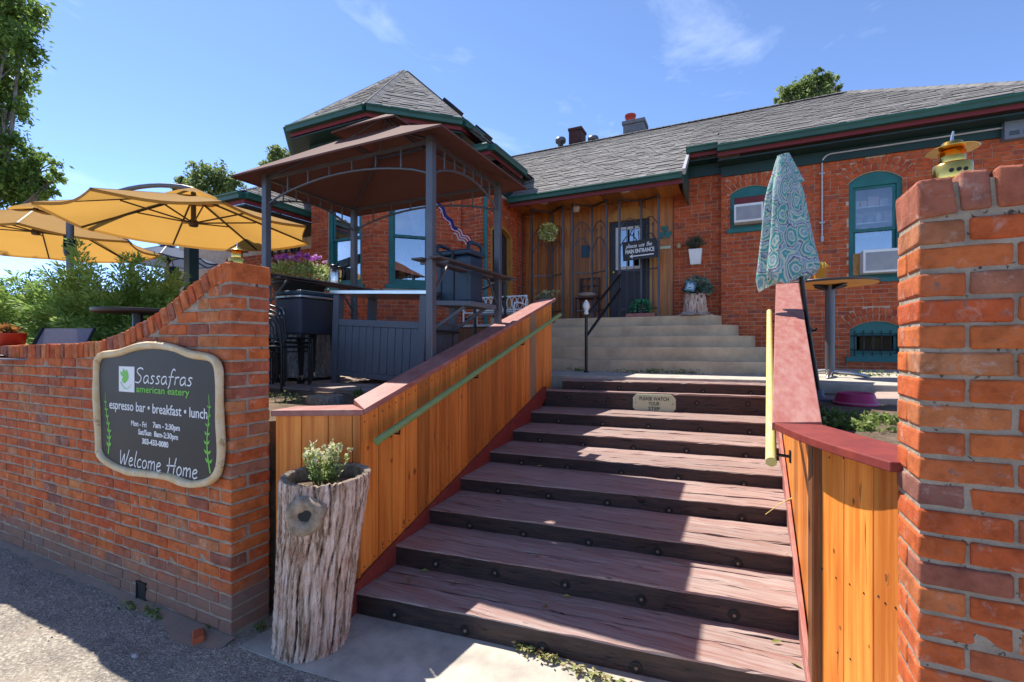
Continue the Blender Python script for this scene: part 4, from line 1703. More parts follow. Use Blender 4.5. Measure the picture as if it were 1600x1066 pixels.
hl = [('rect', acx0, acx1, acz0 - 0.002, aczs), arch_ring(FA, acx0, acx1, aczs, acr, 2, 2),
      ('rect', bwx0, bwx1, bwz0 - 0.002, bwzs), arch_ring(FA, bwx0, bwx1, bwzs, 0.15, 2, 3),
      ('rect', bsx0, bsx1, bsz0 - 0.002, bszs), arch_ring(FA, bsx0, bsx1, bszs, 0.13, 2, 4)]
lay(FA, FAx0, FAx1, Z0, zt_facade, hl, 21)
# recessed strip next to the porch
FR = Face((0, 9.58), (1, 0))
FRx0, FRx1 = FR.px(1053, 400)[0], FAx0 - 0.001
put_wall(FR, [(FRx0, Z0 - 0.2), (FRx1 + 0.3, Z0 - 0.2), (FRx1 + 0.3, 5.3), (FRx0, 5.3)], [])
lay(FR, FRx0, FRx1, Z0, 5.2, [], 22)


def ac_unit(name, F, x0, z0, x1, z1, dep, label, grid):
    t = thing(name, label, 'air conditioner', tuple(F.p((x0 + x1) / 2, z0, 0)))
    b = MB()
    F.box(b, x0, z0, x1, z1, dep, -0.1)
    b.build('casing', M['white'], t, bevel=0.008)
    g = MB()
    e = 0.035
    F.box(g, x0 + e, z0 + e, x1 - e, z1 - e * 1.3, dep + 0.004, dep - 0.01)
    g.build('grille', M['ac_grille'], t)
    s = MB()
    n = grid
    for i in range(n):
        z = z0 + e + (z1 - z0 - 2.3 * e) * (i + 0.5) / n
        F.box(s, x0 + e, z - 0.004, x1 - e, z + 0.003, dep + 0.010, dep + 0.004)
    s.build('fins', M['galv'], t, kind='stuff')
    h = MB()
    F.box(h, x0 + (x1 - x0) * 0.42, z1 - 0.02, x0 + (x1 - x0) * 0.58, z1 - 0.006, dep + 0.008, dep)
    h.build('handle', M['white'], t)
    return t


win = sash_window(FA, acx0, acx1, acz0, aczs, acr, True, room=False, meeting=aczs - 0.16)
p = MB()
FA.box(p, acx0 + 0.066, acz0 + 0.06, acx1 - 0.066, aczs - 0.07, -0.05, -0.062)
p.build('panel', M['red_panel'], win)
a, b = FA.px(1147, 352), FA.px(1192, 320)
ac_unit('air_conditioner', FA, a[0], acz0 + 0.07, b[0], acz0 + 0.07 + 0.32, 0.20, 'white window air conditioner in the small arched window with a dark red panel', 14)
mzb = FA.px(1340, 360)[1]
win2 = sash_window(FA, bwx0, bwx1, bwz0, bwzs, 0.15, True, glass='glass_low', lower_glass='glass', meeting=mzb)
# storeroom shelves seen through the upper sash
sh = MB()
zsv = [FA.px(1360, 310)[1] - 0.06, FA.px(1360, 336)[1] - 0.06, FA.px(1360, 361)[1] - 0.02]
for z in zsv:
    FA.box(sh, bwx0 + 0.02, z - 0.02, bwx1 - 0.02, z, -0.28, -0.6)
FA.box(sh, bwx0 - 0.1, bwz0, bwx1 + 0.1, bwzs + 0.1, -0.62, -0.64)
sh.build('shelf_unit', M['white_paint'], win2)
stores = thing('stored_jars', 'jars and boxes on white shelves behind the upper pane of the tall window', 'jars', tuple(FA.p((bwx0 + bwx1) / 2, zsv[2], -0.4)))
rr = random.Random(4)
jm = [mat('pale_tub', (0.62, 0.60, 0.56), rough=0.5), mat('paper_box', (0.60, 0.40, 0.36), rough=0.7), mat('glass_jar', (0.30, 0.34, 0.30), rough=0.2), mat('tan_jar', (0.40, 0.30, 0.18), rough=0.4)]
for q, z in enumerate(zsv):
    x = bwx0 + 0.1
    while x < bwx1 - 0.12:
        w = rr.uniform(0.09, 0.17)
        h = rr.uniform(0.12, 0.21)
        b = MB()
        if (q == 0 and rr.random() < 0.7) or rr.random() < 0.25:
            FA.box(b, x, z + 0.001, x + w, z + h * 0.9, -0.33, -0.33 - w)
            b.build('box', jm[rr.choice((0, 1))], stores)
        else:
            c = FA.p(x + w / 2, 0, -0.4)
            b.lathe([(w * .46, z + 0.001), (w * .48, z + h * .8), (w * .36, z + h * .88), (w * .36, z + h)], (c.x, c.y, 0), 12)
            b.build('jar', jm[rr.choice((0, 0, 2, 3))], stores)
        x += w + 0.012
a, b = FA.px(1344, 432), FA.px(1402, 398)
ac_unit('air_conditioner', FA, a[0], bwz0 + 0.06, bwx1 - 0.02, bwz0 + 0.06 + 0.37, 0.2, 'white window air conditioner under the tall arched window beside the brick pillar', 20)
b = MB()
FA.box(b, bwx0 + 0.066, bwz0 + 0.06, a[0] - 0.004, bwz0 + 0.42, -0.04, -0.055)
b.build('panel', M['porch_trim'], win2)
win3 = sash_window(FA, bsx0, bsx1, bsz0, bszs, 0.13, True, glass='glass_dim', meeting=bszs - 0.02)
b = MB()
FA.box(b, bsx0 + 0.16, bsz0 + 0.02, bsx1 - 0.13, bszs - 0.1, -0.16, -0.18)
b.build('blind', mat('tan_blind', (0.17, 0.12, 0.055), (0.12, 0.085, 0.04), rough=0.8), win3)
b = MB()
for i in range(6):
    x = bsx0 + 0.02 + (bsx1 - bsx0 - 0.04) * (i + 0.4) / 5.6
    b.tube([FA.p(x, bsz0 + 0.02, -0.005), FA.p(x, bszs - 0.02, -0.005)], 0.008, 6)
for z in (bsz0 + 0.12, bszs - 0.11):
    b.tube([FA.p(bsx0 + 0.005, z, 0.004), FA.p(bsx1 - 0.005, z, 0.004)], 0.009, 6)
b.build('window_bars', M['black_metal'], win3)

# ---- the bay (front face, canted face) and the strip of wall beside the porch
BAYU, BAYV = -5.89, 6.50
FBF = Face((0, BAYV), (1, 0))
FB4 = Face((BAYU, BAYV), (1, 1))
WSU, WSV = -4.25, 7.68
FBW = Face((0, WSV), (1, 0))
FSD = Face((WSU, WSV), (0, 1))
L4 = 1.62
zt_bay = 5.60
b0x = -7.43
fx0, fx1 = FBF.px(512, 400)[0], FBF.px(566, 400)[0]
sz = FB4.px(640, 446)[1]
wx0, wx1 = FB4.px(607, 400)[0], FB4.px(676, 400)[0]
put_wall(FBF, [(b0x, 1.0), (BAYU, 1.0), (BAYU, zt_bay), (b0x, zt_bay)], [hole(fx0, fx1, sz, 4.45, 0)])
lay(FBF, b0x, BAYU - 0.004, 1.05, 5.1, [('rect', fx0, fx1, sz - 0.002, 4.45)], 31)
put_wall(FB4, [(0.0, 1.0), (L4, 1.0), (L4, zt_bay), (0.0, zt_bay)], [hole(wx0, wx1, sz, 4.45, 0)])
lay(FB4, 0.004, L4, 1.05, 5.1, [('rect', wx0, wx1, sz - 0.002, 4.45)], 32)
put_wall(FBW, [(-4.9, 1.0), (WSU, 1.0), (WSU, 5.2), (-4.9, 5.2)], [])
lay(FBW, -4.78, WSU - 0.004, 1.05, 5.1, [], 33)
FL4 = Face((-8.55, 7.62), (1, -1))
put_wall(FL4, [(0.0, 1.0), (1.58, 1.0), (1.58, zt_bay), (0.0, zt_bay)], [])
dx0, dx1 = FSD.px(766, 420)[0], FSD.px(800, 420)[0]
dz1 = 3.95
put_wall(FSD, [(0.0, 1.0), (1.92, 1.0), (1.92, 4.75), (0.0, 4.75)], [hole(dx0, dx1, 2.24, dz1, 0.16)])
lay(FSD, 0.004, 1.92, 1.05, 4.7, [('rect', dx0, dx1, 2.0, dz1), arch_ring(FSD, dx0, dx1, dz1, 0.16, 2, 6)], 34)
t = MB()
pts = seg_arch(dx0, dx1, dz1, 0.16)[0]
pin = seg_arch(dx0 + 0.07, dx1 - 0.07, dz1 - 0.02, 0.12)[0]
loop = [(dx0, 2.24), (dx0 + 0.07, 2.24)] + pin + [(dx1 - 0.07, 2.24), (dx1, 2.24)] + pts[::-1]
t.add([FSD.p(a, b, 0.012) for a, b in loop] + [FSD.p(a, b, -0.09) for a, b in loop],
      [tuple(range(len(loop)))] + [(i, (i + 1) % len(loop), len(loop) + (i + 1) % len(loop), len(loop) + i) for i in range(len(loop))])
ent = t.build('door_frame', M['porch_trim'], house)
d = MB()
FSD.box(d, dx0 + 0.06, 2.24, dx1 - 0.06, dz1 + 0.1, -0.1, -0.14)
d.build('door', M['door'], ent)
wF = sash_window(FBF, fx0, fx1, sz, 4.45, 0, True, meeting=FBF.px(540, 372)[1], fw=0.085)
w4 = sash_window(FB4, wx0, wx1, sz, 4.45, 0, True, meeting=FB4.px(640, 369)[1], fw=0.085)
# stone sill and curtains of the canted window
b = MB()
FB4.box(b, wx0 - 0.1, sz - 0.16, wx1 + 0.1, sz - 0.078, 0.05, -0.1)
b.build('sill', mat('sandstone_sill', (0.40, 0.34, 0.28), rough=0.9, bump=0.4), w4)


def curtain(F, xt0, xt1, xb0, xb1, zt, zb, win, n=36):
    mb = MB()
    vs = []
    for k in range(2):
        for i in range(n + 1):
            t = i / n
            wob = 0.018 * math.sin(t * 34)
            if k == 0:
                vs.append(F.p(xt0 + (xt1 - xt0) * t, zt, -0.24 + wob))
            else:
                vs.append(F.p(xb0 + (xb1 - xb0) * t, zb, -0.24 + wob * 0.8))
    mb.add(vs, [(i, i + 1, n + 2 + i, n + 1 + i) for i in range(n)], smooth=True)
    return mb.build('curtain', M['curtain'], win)


wd = wx1 - wx0
curtain(FB4, wx0 + wd * 0.36, wx1 - 0.06, wx0 + wd * 0.80, wx1 - 0.06, 4.4, sz + 0.72, w4)
curtain(FB4, wx0 + wd * 0.80, wx1 - 0.06, wx0 + wd * 0.72, wx1 - 0.08, sz + 0.715, sz + 0.30, w4)
curtain(FBF, fx0 + 0.05, fx0 + (fx1 - fx0) * 0.5, fx0 + 0.05, fx0 + (fx1 - fx0) * 0.3, 4.4, sz + 0.3, wF)
# carved wooden figure and little houses standing on the sill inside
x, z = FB4.px(630, 440)
xx = x
fig = thing('wooden_figure', 'tall honey coloured wooden figure standing inside the canted bay window', 'figurine', tuple(FB4.p(xx, sz + 0.06, -0.2)))
b = MB()
b.lathe([(0.045, sz + 0.07), (0.05, sz + 0.2), (0.042, sz + 0.5), (0.035, sz + 0.56), (0.045, sz + 0.62), (0.03, sz + 0.69), (0.01, sz + 0.72)], tuple(FB4.p(xx, 0, -0.2)), 10)
b.build('body', M['porch_trim'], fig)
for s in (-1, 1):
    b = MB()
    b.tube([FB4.p(xx + s * 0.04, sz + 0.56, -0.2), FB4.p(xx + s * 0.1, sz + 0.5, -0.17), FB4.p(xx + s * 0.12, sz + 0.42, -0.16)], 0.012, 6)
    b.build('arm', M['black_metal'], fig)
orn = thing('window_ornament', 'row of small white ornaments on the inner sill beside the wooden figure', 'ornament', tuple(FB4.p(xx + 0.25, sz + 0.06, -0.2)))
for k, (dx, hh) in enumerate(((0.12, 0.16), (0.19, 0.24), (0.26, 0.14), (0.34, 0.2), (0.42, 0.12))):
    b = MB()
    FB4.box(b, xx + dx - 0.03, sz + 0.07, xx + dx + 0.03, sz + 0.07 + hh * 0.6, -0.2, -0.24)
    b.prism([FB4.p(xx + dx - 0.03, sz + 0.07 + hh * .6, -0.2), FB4.p(xx + dx + 0.03, sz + 0.07 + hh * .6, -0.2), FB4.p(xx + dx, sz + 0.07 + hh, -0.2)], FB4.N * -0.04)
    b.build('little_house', M['white_paint'], orn)

# green downspout at the corner by the porch
b = MB()
b.tube([(WSU + 0.05, WSV - 0.05, 4.55), (WSU + 0.05, WSV - 0.05, 1.25)], 0.038, 10)
b.build('downspout', M['teal'], house)

# ---- boarded porch wall, door and ceiling
FPW = Face((0, 9.56), (1, 0))
px0, px1 = WSU + 0.005, FRx0 - 0.002
D0, D1 = FPW.px(947, 400)[0], FPW.px(1021, 400)[0]
ddz0 = 2.25
ddzs = FPW.px(950, 346)[1]
ddr = FPW.px(985, 322)[1] - ddzs
b = MB()
FPW.box(b, px0, 1.3, D0, 4.7, -0.03, -0.12)
FPW.box(b, D1, 1.3, px1, 4.7, -0.03, -0.12)
FPW.box(b, D0, ddzs + ddr, D1, 4.7, -0.03, -0.12)
bw = b.build('porch_wall', M['cedar_dark'], house)
x = px0
dpts, dcx, dcz, drad, _, _ = seg_arch(D0, D1, ddzs, ddr)
rr = random.Random(12)
while x < px1 - 0.03:
    x2 = min(x + rr.uniform(0.115, 0.15), px1)
    m = MB()
    zb = 2.0
    if x2 > D0 and x < D1:
        xm0, xm1 = max(x, D0), min(x2, D1)
        if x < D0 - 0.01:
            FPW.box(m, x + 0.002, zb, D0 - 0.002, 4.62, 0.0, -0.03)
        if x2 > D1 + 0.01:
            FPW.box(m, D1 + 0.002, zb, x2 - 0.002, 4.62, 0.0, -0.03)
        za = [dcz + math.sqrt(max(drad ** 2 - (q - dcx) ** 2, 0)) for q in (xm0, xm1)]
        m.prism([FPW.p(xm0 + 0.002, za[0], 0), FPW.p(xm1 - 0.002, za[1], 0), FPW.p(xm1 - 0.002, 4.62, 0), FPW.p(xm0 + 0.002, 4.62, 0)], FPW.N * -0.03)
    else:
        FPW.box(m, x + 0.002, zb, x2 - 0.002, 4.62, 0.0, -0.03)
    m.build('porch_board', M['porch_wood'], bw)
    x = x2
tw = 0.07
pin = [(D0 + tw, ddzs - 0.03), (D1 - tw, ddzs - 0.03)]
loop = [(D0, ddz0), (D0 + tw, ddz0)] + pin + [(D1 - tw, ddz0), (D1, ddz0)] + dpts[::-1]
nl = len(loop)
m = MB()
m.add([FPW.p(a, b_, 0.025) for a, b_ in loop] + [FPW.p(a, b_, -0.06) for a, b_ in loop],
      [tuple(range(nl))] + [(i, (i + 1) % nl, nl + (i + 1) % nl, nl + i) for i in range(nl)])
dfr = m.build('door_frame', M['porch_trim'], house)
m = MB()
m.prism([FPW.p(a, b_, -0.03) for a, b_ in [(D0 + tw, ddz0), (D1 - tw, ddz0)] + pin[::-1]], FPW.N * -0.05)
door = m.build('door', M['door'], house)
gx0, gz0 = FPW.px(962, 422)
gx1, gz1 = FPW.px(1003, 352)
m = MB()
e = 0.055
FPW.box(m, gx0, gz0, gx0 + e, gz1, 0.0, -0.035)
FPW.box(m, gx1 - e, gz0, gx1, gz1, 0.0, -0.035)
FPW.box(m, gx0 + e, gz0, gx1 - e, gz0 + e, 0.0, -0.035)
FPW.box(m, gx0 + e, gz1 - e, gx1 - e, gz1, 0.0, -0.035)
m.build('door_window_frame', M['white_paint'], door)
m = MB()
FPW.box(m, gx0 + e, gz0 + e, gx1 - e, gz1 - e, -0.018, -0.026)
m.build('door_pane', M['glass'], door)
m = MB()
m.lathe([(0.03, 0), (0.03, 0.03), (0.02, 0.05)], (0, 0, 0), 10)
k = m.mesh('handle', [M['brass']])
o = link('handle', k, door)
o.matrix_local = Matrix.Translation(-ORG[door]) @ frame(FPW.p(D0 + tw + 0.09, 3.2, -0.03), FPW.X, (0, 0, 1), FPW.N)
# ceiling boards run front to back
cl = MB()
CZ0, CZ1 = 4.52, 4.60
cl.box(WSU + 0.01, 8.62, CZ1 + 0.03, FRx0 + 0.12, 9.56, CZ1 + 0.06)
ceil = cl.build('porch_ceiling', M['cedar_dark'], house)
x = WSU + 0.02
while x < FRx0 + 0.1:
    m = MB()
    m.box(x, 8.62, CZ1, x + 0.128, 9.555, CZ1 + 0.025)
    m.build('ceiling_board', M['porch_wood'], ceil)
    x += 0.132
for (px, py) in ((850, 316), (977, 298)):
    c = pz(px, py, CZ1)
    m = MB()
    m.lathe([(0.085, -0.012), (0.085, 0.0)], tuple(c), 20)
    m.build('ceiling_light', M['white'], ceil)

# ---- roofs
def roof(name, planes, thick=0.05, material=None):
    """planes: list of 3-D polygons, first edge is the eave (left to right)"""
    mb = MB()
    for P in planes:
        P = [Vector(p) for p in P]
        n = (P[1] - P[0]).cross(P[2] - P[1]).normalized()
        if n.z < 0:
            n = -n
        mb.prism([p - n * 0.012 for p in P], -n * thick)
    return mb.build(name, material or M['shingle_base'], house)


SH = []


def shingles(P, A=None, origin=None, expo=0.115, seed=1):
    P = [Vector(p) for p in P]
    rr = random.Random(seed)
    n = (P[1] - P[0]).cross(P[2] - P[1]).normalized()
    if n.z < 0:
        n = -n
    A = (P[1] - P[0]).normalized() if A is None else Vector(A).normalized()
    B = n.cross(A).normalized()
    if B.z < 0:
        B = -B
    O = P[0] if origin is None else Vector(origin)
    Q = [((p - O).dot(A), (p - O).dot(B)) for p in P]
    b0, b1 = min(q[1] for q in Q), max(q[1] for q in Q)
    for row in range(int(b0 / expo) - 1, int(b1 / expo) + 1):
        ya, yb = row * expo, (row + 1) * expo
        ym = (max(ya, b0) + min(yb, b1)) / 2
        if yb <= b0 + 0.01 or ya >= b1 - 0.01:
            continue
        xs = []
        for i in range(len(Q)):
            p, q = Q[i], Q[(i + 1) % len(Q)]
            if (p[1] - ym) * (q[1] - ym) < 0:
                xs.append(p[0] + (q[0] - p[0]) * (ym - p[1]) / (q[1] - p[1]))
        if len(xs) < 2:
            continue
        xa, xb = min(xs), max(xs)
        x = xa - rr.uniform(0, 0.25)
        while x < xb:
            w = rr.choice((0.14, 0.19, 0.24, 0.31))
            a, b = max(x, xa), min(x + w, xb)
            x += w + 0.004
            if b - a < 0.03:
                continue
            lift = 0.004 + (0.007 if rr.random() < 0.5 else 0.0)
            hgt = expo + 0.02
            c = O + A * (a + b) / 2 + B * (ya + hgt / 2) + n * (lift)
            Bt = (B - n * (0.010 / hgt)).normalized()
            nn = A.cross(Bt)
            if nn.z < 0:
                nn = -nn
            me = block_mesh('roof_shingle', (0.2, 0.155, 0.009), M['shingle'], 0, 0.0, 0.0)
            SH.append((me, frame(c, A, Bt, nn, (b - a) / 0.2, hgt / 0.155, 1), b - a))


def mz(v):
    return 5.23 + 0.6 * (v - 9.0)


def pzr(v):
    return 4.69 + 0.69 * (v - 8.5)


UL, UP, UF = -4.15, -0.83, FAx0 - 0.05
RIDGE = 12.2
HIPX = 2.12
main = [[(UF, 9.0, mz(9.0)), (4.45, 9.0, mz(9.0)), (HIPX, RIDGE, mz(RIDGE)), (UF, RIDGE, mz(RIDGE))],
        [(UP, 9.25, mz(9.25)), (UF, 9.25, mz(9.25)), (UF, RIDGE, mz(RIDGE)), (UP, RIDGE, mz(RIDGE))],
        [(-9.0, 11.1, mz(11.1)), (UP, 11.1, mz(11.1)), (UP, RIDGE, mz(RIDGE)), (-9.0, RIDGE, mz(RIDGE))]]
porch = [[(UL, 8.5, pzr(8.5)), (UP, 8.5, pzr(8.5)), (UP, 11.2, pzr(11.2)), (-5.7, 11.2, pzr(11.2)), (UL, 9.30, pzr(9.30))]]
back = [[(4.45, 15.4, mz(9.0)), (-9.0, 15.4, mz(9.0)), (-9.0, RIDGE, mz(RIDGE) - .001), (HIPX, RIDGE, mz(RIDGE) - .001)],
        [(4.45, 9.0, mz(9.0)), (4.45, 15.4, mz(9.0)), (HIPX, RIDGE, mz(RIDGE))]]
EZ = 5.80
AP = Vector((-6.60, 8.27, 7.74))
SLP = (7.74 - EZ) / (6.60 - 4.49)


def wzr(u):
    return 7.74 - SLP * (u + 6.6)


c1_, c2_, c3_, c0_ = Vector((-7.53, 6.10, EZ)), Vector((-5.68, 6.10, EZ)), Vector((-4.49, 7.25, EZ)), Vector((-8.71, 7.25, EZ))
tower = [[c1_, c2_, AP], [c2_, c3_, AP], [c0_, c1_, AP]]
wing = [[(-4.49, 7.25, EZ), (-4.49, 13.0, EZ), (-6.6, 13.0, 7.74), (-6.6, 8.27, 7.74)],
        [(-4.0, 7.43, wzr(-4.0)), (-4.0, 11.0, wzr(-4.0)), (-4.49, 11.0, EZ), (-4.49, 7.43, EZ)]]
wingL = [[(-8.71, 13.0, EZ), (-8.71, 7.25, EZ), (-6.6, 8.27, 7.74), (-6.6, 13.0, 7.74)]]
r_main = roof('roof', main + back)
r_porch = roof('roof', porch)
r_tower = roof('roof', tower + wing + wingL)
for P in main:
    shingles(P, (1, 0, 0), (0, 9.0, mz(9.0)), seed=2)
shingles(porch[0], seed=3)
for i, P in enumerate(tower):
    shingles(P, seed=5 + i)
shingles(wing[0], (0, 1, 0), seed=9)
shingles(wing[1], (0, 1, 0), seed=10)
# hip and ridge caps
def ridge_caps(a, b, seed):
    rr = random.Random(seed)
    a, b = Vector(a), Vector(b)
    d = (b - a).normalized()
    s = d.cross(Vector((0, 0, 1))).normalized()
    n = s.cross(d)
    t = 0.0
    L_ = (b - a).length
    while t < L_ - 0.12:
        for sg in (-1, 1):
            w = (s * sg - n * 0.5).normalized()
            c = a + d * (t + 0.09) + w * 0.07 + n * 0.035
            me = block_mesh('roof_shingle', (0.2, 0.155, 0.009), M['shingle'], 0, 0.0, 0.0)
            nn = d.cross(w)
            SH.append((me, frame(c, d, w, nn, 0.95, 1.0, 1), 0.2))
        t += 0.15


ridge_caps(c2_, AP, 1)
ridge_caps(c3_, AP, 2)
ridge_caps(c1_, AP, 3)
ridge_caps(AP, (-6.6, 13.0, 7.74), 4)
ridge_caps((-9.0, RIDGE, mz(RIDGE)), (HIPX, RIDGE, mz(RIDGE)), 5)
ridge_caps((4.45, 9.0, mz(9.0)), (HIPX, RIDGE, mz(RIDGE)), 6)

# ---- gutters, fascias and soffits
def eave(name, a, b, fas=True, drop=0.0):
    a, b = Vector(a), Vector(b)
    d = (b - a).normalized()
    o = Vector((d.y, -d.x, 0))
    mb = MB()
    prof = [(0.0, -0.02), (0.115, -0.02), (0.125, -0.045), (0.105, -0.075), (0.095, -0.13), (0.0, -0.13)]
    mb.prism([a + o * p + Vector((0, 0, q)) for p, q in prof], b - a)
    mb.build('gutter', M['green'], house)
    if fas:
        mb = MB()
        mb.prism([a + o * p + Vector((0, 0, q)) for p, q in [(-0.03, -0.03), (-0.002, -0.03), (-0.002, -0.195), (-0.03, -0.195)]], b - a)
        mb.build('fascia', M['fascia_red'], house)


eave('main', (UF, 9.0, mz(9.0)), (4.45, 9.0, mz(9.0)))
eave('short', (UP, 9.25, mz(9.25)), (UF - 0.004, 9.25, mz(9.25)))
eave('porch', (UL + 0.02, 8.5, pzr(8.5)), (UP, 8.5, pzr(8.5)))
eave('tower', c1_, c2_)
eave('tower', c2_, c3_)
eave('tower', c0_, c1_)
eave('tower', c3_, (-4.49, 7.9, EZ))
eave('wing', (-4.0, 7.43, wzr(-4.0)), (-4.0, 8.85, wzr(-4.0)))
eave('wing', (-4.49, 7.43, wzr(-4.0)), (-4.0, 7.43, wzr(-4.0)))
b = MB()
b.box(UF, 9.03, 4.965, 4.45, 9.394, 4.985)       # soffit
b.build('soffit', M['green_dark'], house)
b = MB()
b.box(FAx0, 9.35, 4.78, 4.50, 9.392, 4.962)      # frieze board
b.build('frieze_board', M['green_dark'], house)
b = MB()
b.box(UP, 9.28, 5.12, UF, 9.572, 5.14)
b.build('soffit', M['green_dark'], house)
b = MB()
b.box(FRx0, 9.53, 4.90, FAx0 - 0.004, 9.572, 5.118)
b.build('frieze_board', M['green_dark'], house)
b = MB()
b.prism([Vector((p.x, p.y, 5.555)) for p in (c0_, c1_, c2_, c3_, Vector((-4.49, 8.6, 0)), Vector((-8.71, 8.6, 0)))], (0, 0, 0.02))
b.build('soffit', M['green_dark'], house)
b = MB()
b.box(-4.9, 7.46, 5.04, -4.03, 7.674, 5.06)
b.build('soffit', M['green_dark'], house)
b = MB()
b.box(-4.247, 7.66, 5.04, -4.03, 9.0, 5.06)
b.build('soffit', M['green_dark'], house)
b = MB()
b.box(-4.247, 7.66, 4.74, -4.22, 9.3, 5.04)
b.build('soffit', M['green_dark'], house)
# end of the porch eave: boxed green end and the pale rake flashing
b = MB()
b.prism([Vector((UP, 8.52, pzr(8.5) - 0.04)), Vector((UP, 9.56, pzr(9.56) - 0.05)), Vector((UP, 9.56, 4.4)), Vector((UP, 8.7, 4.4)), Vector((UP, 8.52, 4.5))], (0.02, 0, 0))
b.build('eave_end', M['green'], house)
b = MB()
b.beam((UP + 0.03, 8.46, pzr(8.46) + 0.01), (UP + 0.03, 9.62, pzr(9.62) + 0.01), 0.05, 0.10)
b.build('flashing', M['galv'], house)
b = MB()
FBF.box(b, b0x, 4.95, BAYU, 5.34, 0.012, -0.02)
FB4.box(b, 0, 4.95, L4, 5.34, 0.012, -0.02)
b.build('frieze', M['olive'], house)
b = MB()
FBF.box(b, b0x, 5.342, BAYU, 5.55, 0.05, -0.02)
FB4.box(b, 0, 5.342, L4, 5.55, 0.05, -0.02)
b.build('frieze_trim', M['green_dark'], house)

# ---- chimneys and vents on the ridge
def on_ridge(px, v):
    a = (px - 800) / 730
    ru, rv = CY * a - SY, SY * a + CY
    return v * ru / rv


vch = 12.35
zr = mz(RIDGE)
x0, x1 = on_ridge(888.5, vch), on_ridge(908, vch)
m = MB()
m.box(x0, vch, zr - 0.5, x1, vch + 0.45, zr + 0.48)
m.box(x0 - 0.02, vch - 0.02, zr + 0.485, x1 + 0.02, vch + 0.47, zr + 0.56)
m.build('chimney', M['soot_brick'], r_main, bevel=0.01)
x0, x1 = on_ridge(973.5, vch), on_ridge(1006, vch)
m = MB()
m.box(x0, vch, zr - 0.5, x1, vch + 0.5, zr + 0.34)
m.box(x0 - 0.03, vch - 0.03, zr + 0.345, x1 + 0.03, vch + 0.53, zr + 0.44)
ch = m.build('chimney', M['grey_chimney'], r_main, bevel=0.01)
m = MB()
cxx = on_ridge(985, vch + 0.2)
m.lathe([(0.13, zr + 0.44), (0.13, zr + 0.60), (0.15, zr + 0.61), (0.15, zr + 0.66)], (cxx, vch + 0.2, 0), 14)
m.build('chimney_pot', M['terracotta'], ch)
for px, top in ((876, 0.34), (927, 0.20)):
    x = on_ridge(px, vch)
    m = MB()
    m.lathe([(0.075, zr - 0.3), (0.075, zr + top - 0.12), (0.14, zr + top - 0.13), (0.15, zr + top - 0.06), (0.13, zr + top - 0.01), (0.04, zr + top)], (x, vch, 0), 14)
    m.build('roof_vent', M['steel_dark'], r_main)
for v in (9.75, 11.3):
    m = MB()
    m.obox((-6.3, v, 7.74 - SLP * 0.3 + 0.09), Vector((0.15, 0, -0.15 * SLP)), (0, 0.22, 0), Vector((0.05, 0, 0.055)))
    m.build('roof_vent', M['black_metal'], r_tower, bevel=0.01)

# ---- left porch beside the bay
FLW = Face((0, 7.45), (1, 0))
put_wall(FLW, [(-13.5, 1.0), (-8.35, 1.0), (-8.35, 4.4), (-13.5, 4.4)], [])
lay(FLW, -11.5, -8.36, 1.7, 3.9, [], 41)
FLS = Face((-8.30, 5.6), (0, 1))
lp = [[(-7.62, 5.3, 4.30), (-7.62, 6.9, 4.30), (-10.2, 6.9, 5.6), (-10.2, 5.3, 5.6)], [(-13.5, 5.3, 4.30), (-7.62, 5.3, 4.30), (-10.2, 7.4, 5.4)]]
lp2 = [[(-10.6, 5.25, 4.35), (-7.62, 5.25, 4.35), (-9.3, 7.2, 5.35), (-10.6, 7.2, 5.35)], [(-7.62, 5.25, 4.35), (-7.62, 7.2, 4.35), (-9.3, 7.2, 5.35)]]
roof('roof', lp2)
shingles(lp2[0], seed=14)
shingles(lp2[1], (0, 1, 0), seed=15)
eave('lp', (-10.6, 5.25, 4.35), (-7.62, 5.25, 4.35))
eave('lp', (-7.62, 5.25, 4.35), (-7.62, 6.9, 4.35))
b = MB()
b.box(-10.6, 5.28, 4.12, -7.64, 7.4, 4.15)
b.build('porch_soffit', M['green_dark'], house)
pieces(house, 'brick', HB, [M['brick_house']], 300)
pieces(r_main, 'shingle', SH, [M['shingle']], 300)
pm = mat('black_iron_medallion', (0.02, 0.02, 0.02), rough=0.5)
for (px, py, rad, lab) in ((436, 395, 0.24, 'round black iron ring ornament hanging on the shaded brick wall behind the petunias'), (461, 387, 0.13, 'small round black ornament on the brick wall nearest the bay window')):
    c = pv(px, py, 7.44)
    m = MB()
    n = 24
    for k in range(n):
        a0, a1 = 2 * PI * k / n, 2 * PI * (k + 1) / n
        m.tube([(c.x + rad * math.cos(a0), 7.43, c.z + rad * math.sin(a0)), (c.x + rad * math.cos(a1), 7.43, c.z + rad * math.sin(a1))], 0.03, 6, caps=False)
    for k in range(4):
        a0 = PI * k / 4
        m.tube([(c.x - rad * math.cos(a0), 7.43, c.z - rad * math.sin(a0)), (c.x + rad * math.cos(a0), 7.43, c.z + rad * math.sin(a0))], 0.012, 6)
    o = m.build('wall_ornament', pm, loc=(c.x, 7.43, c.z))
    tag(o, lab, 'wall ornament')

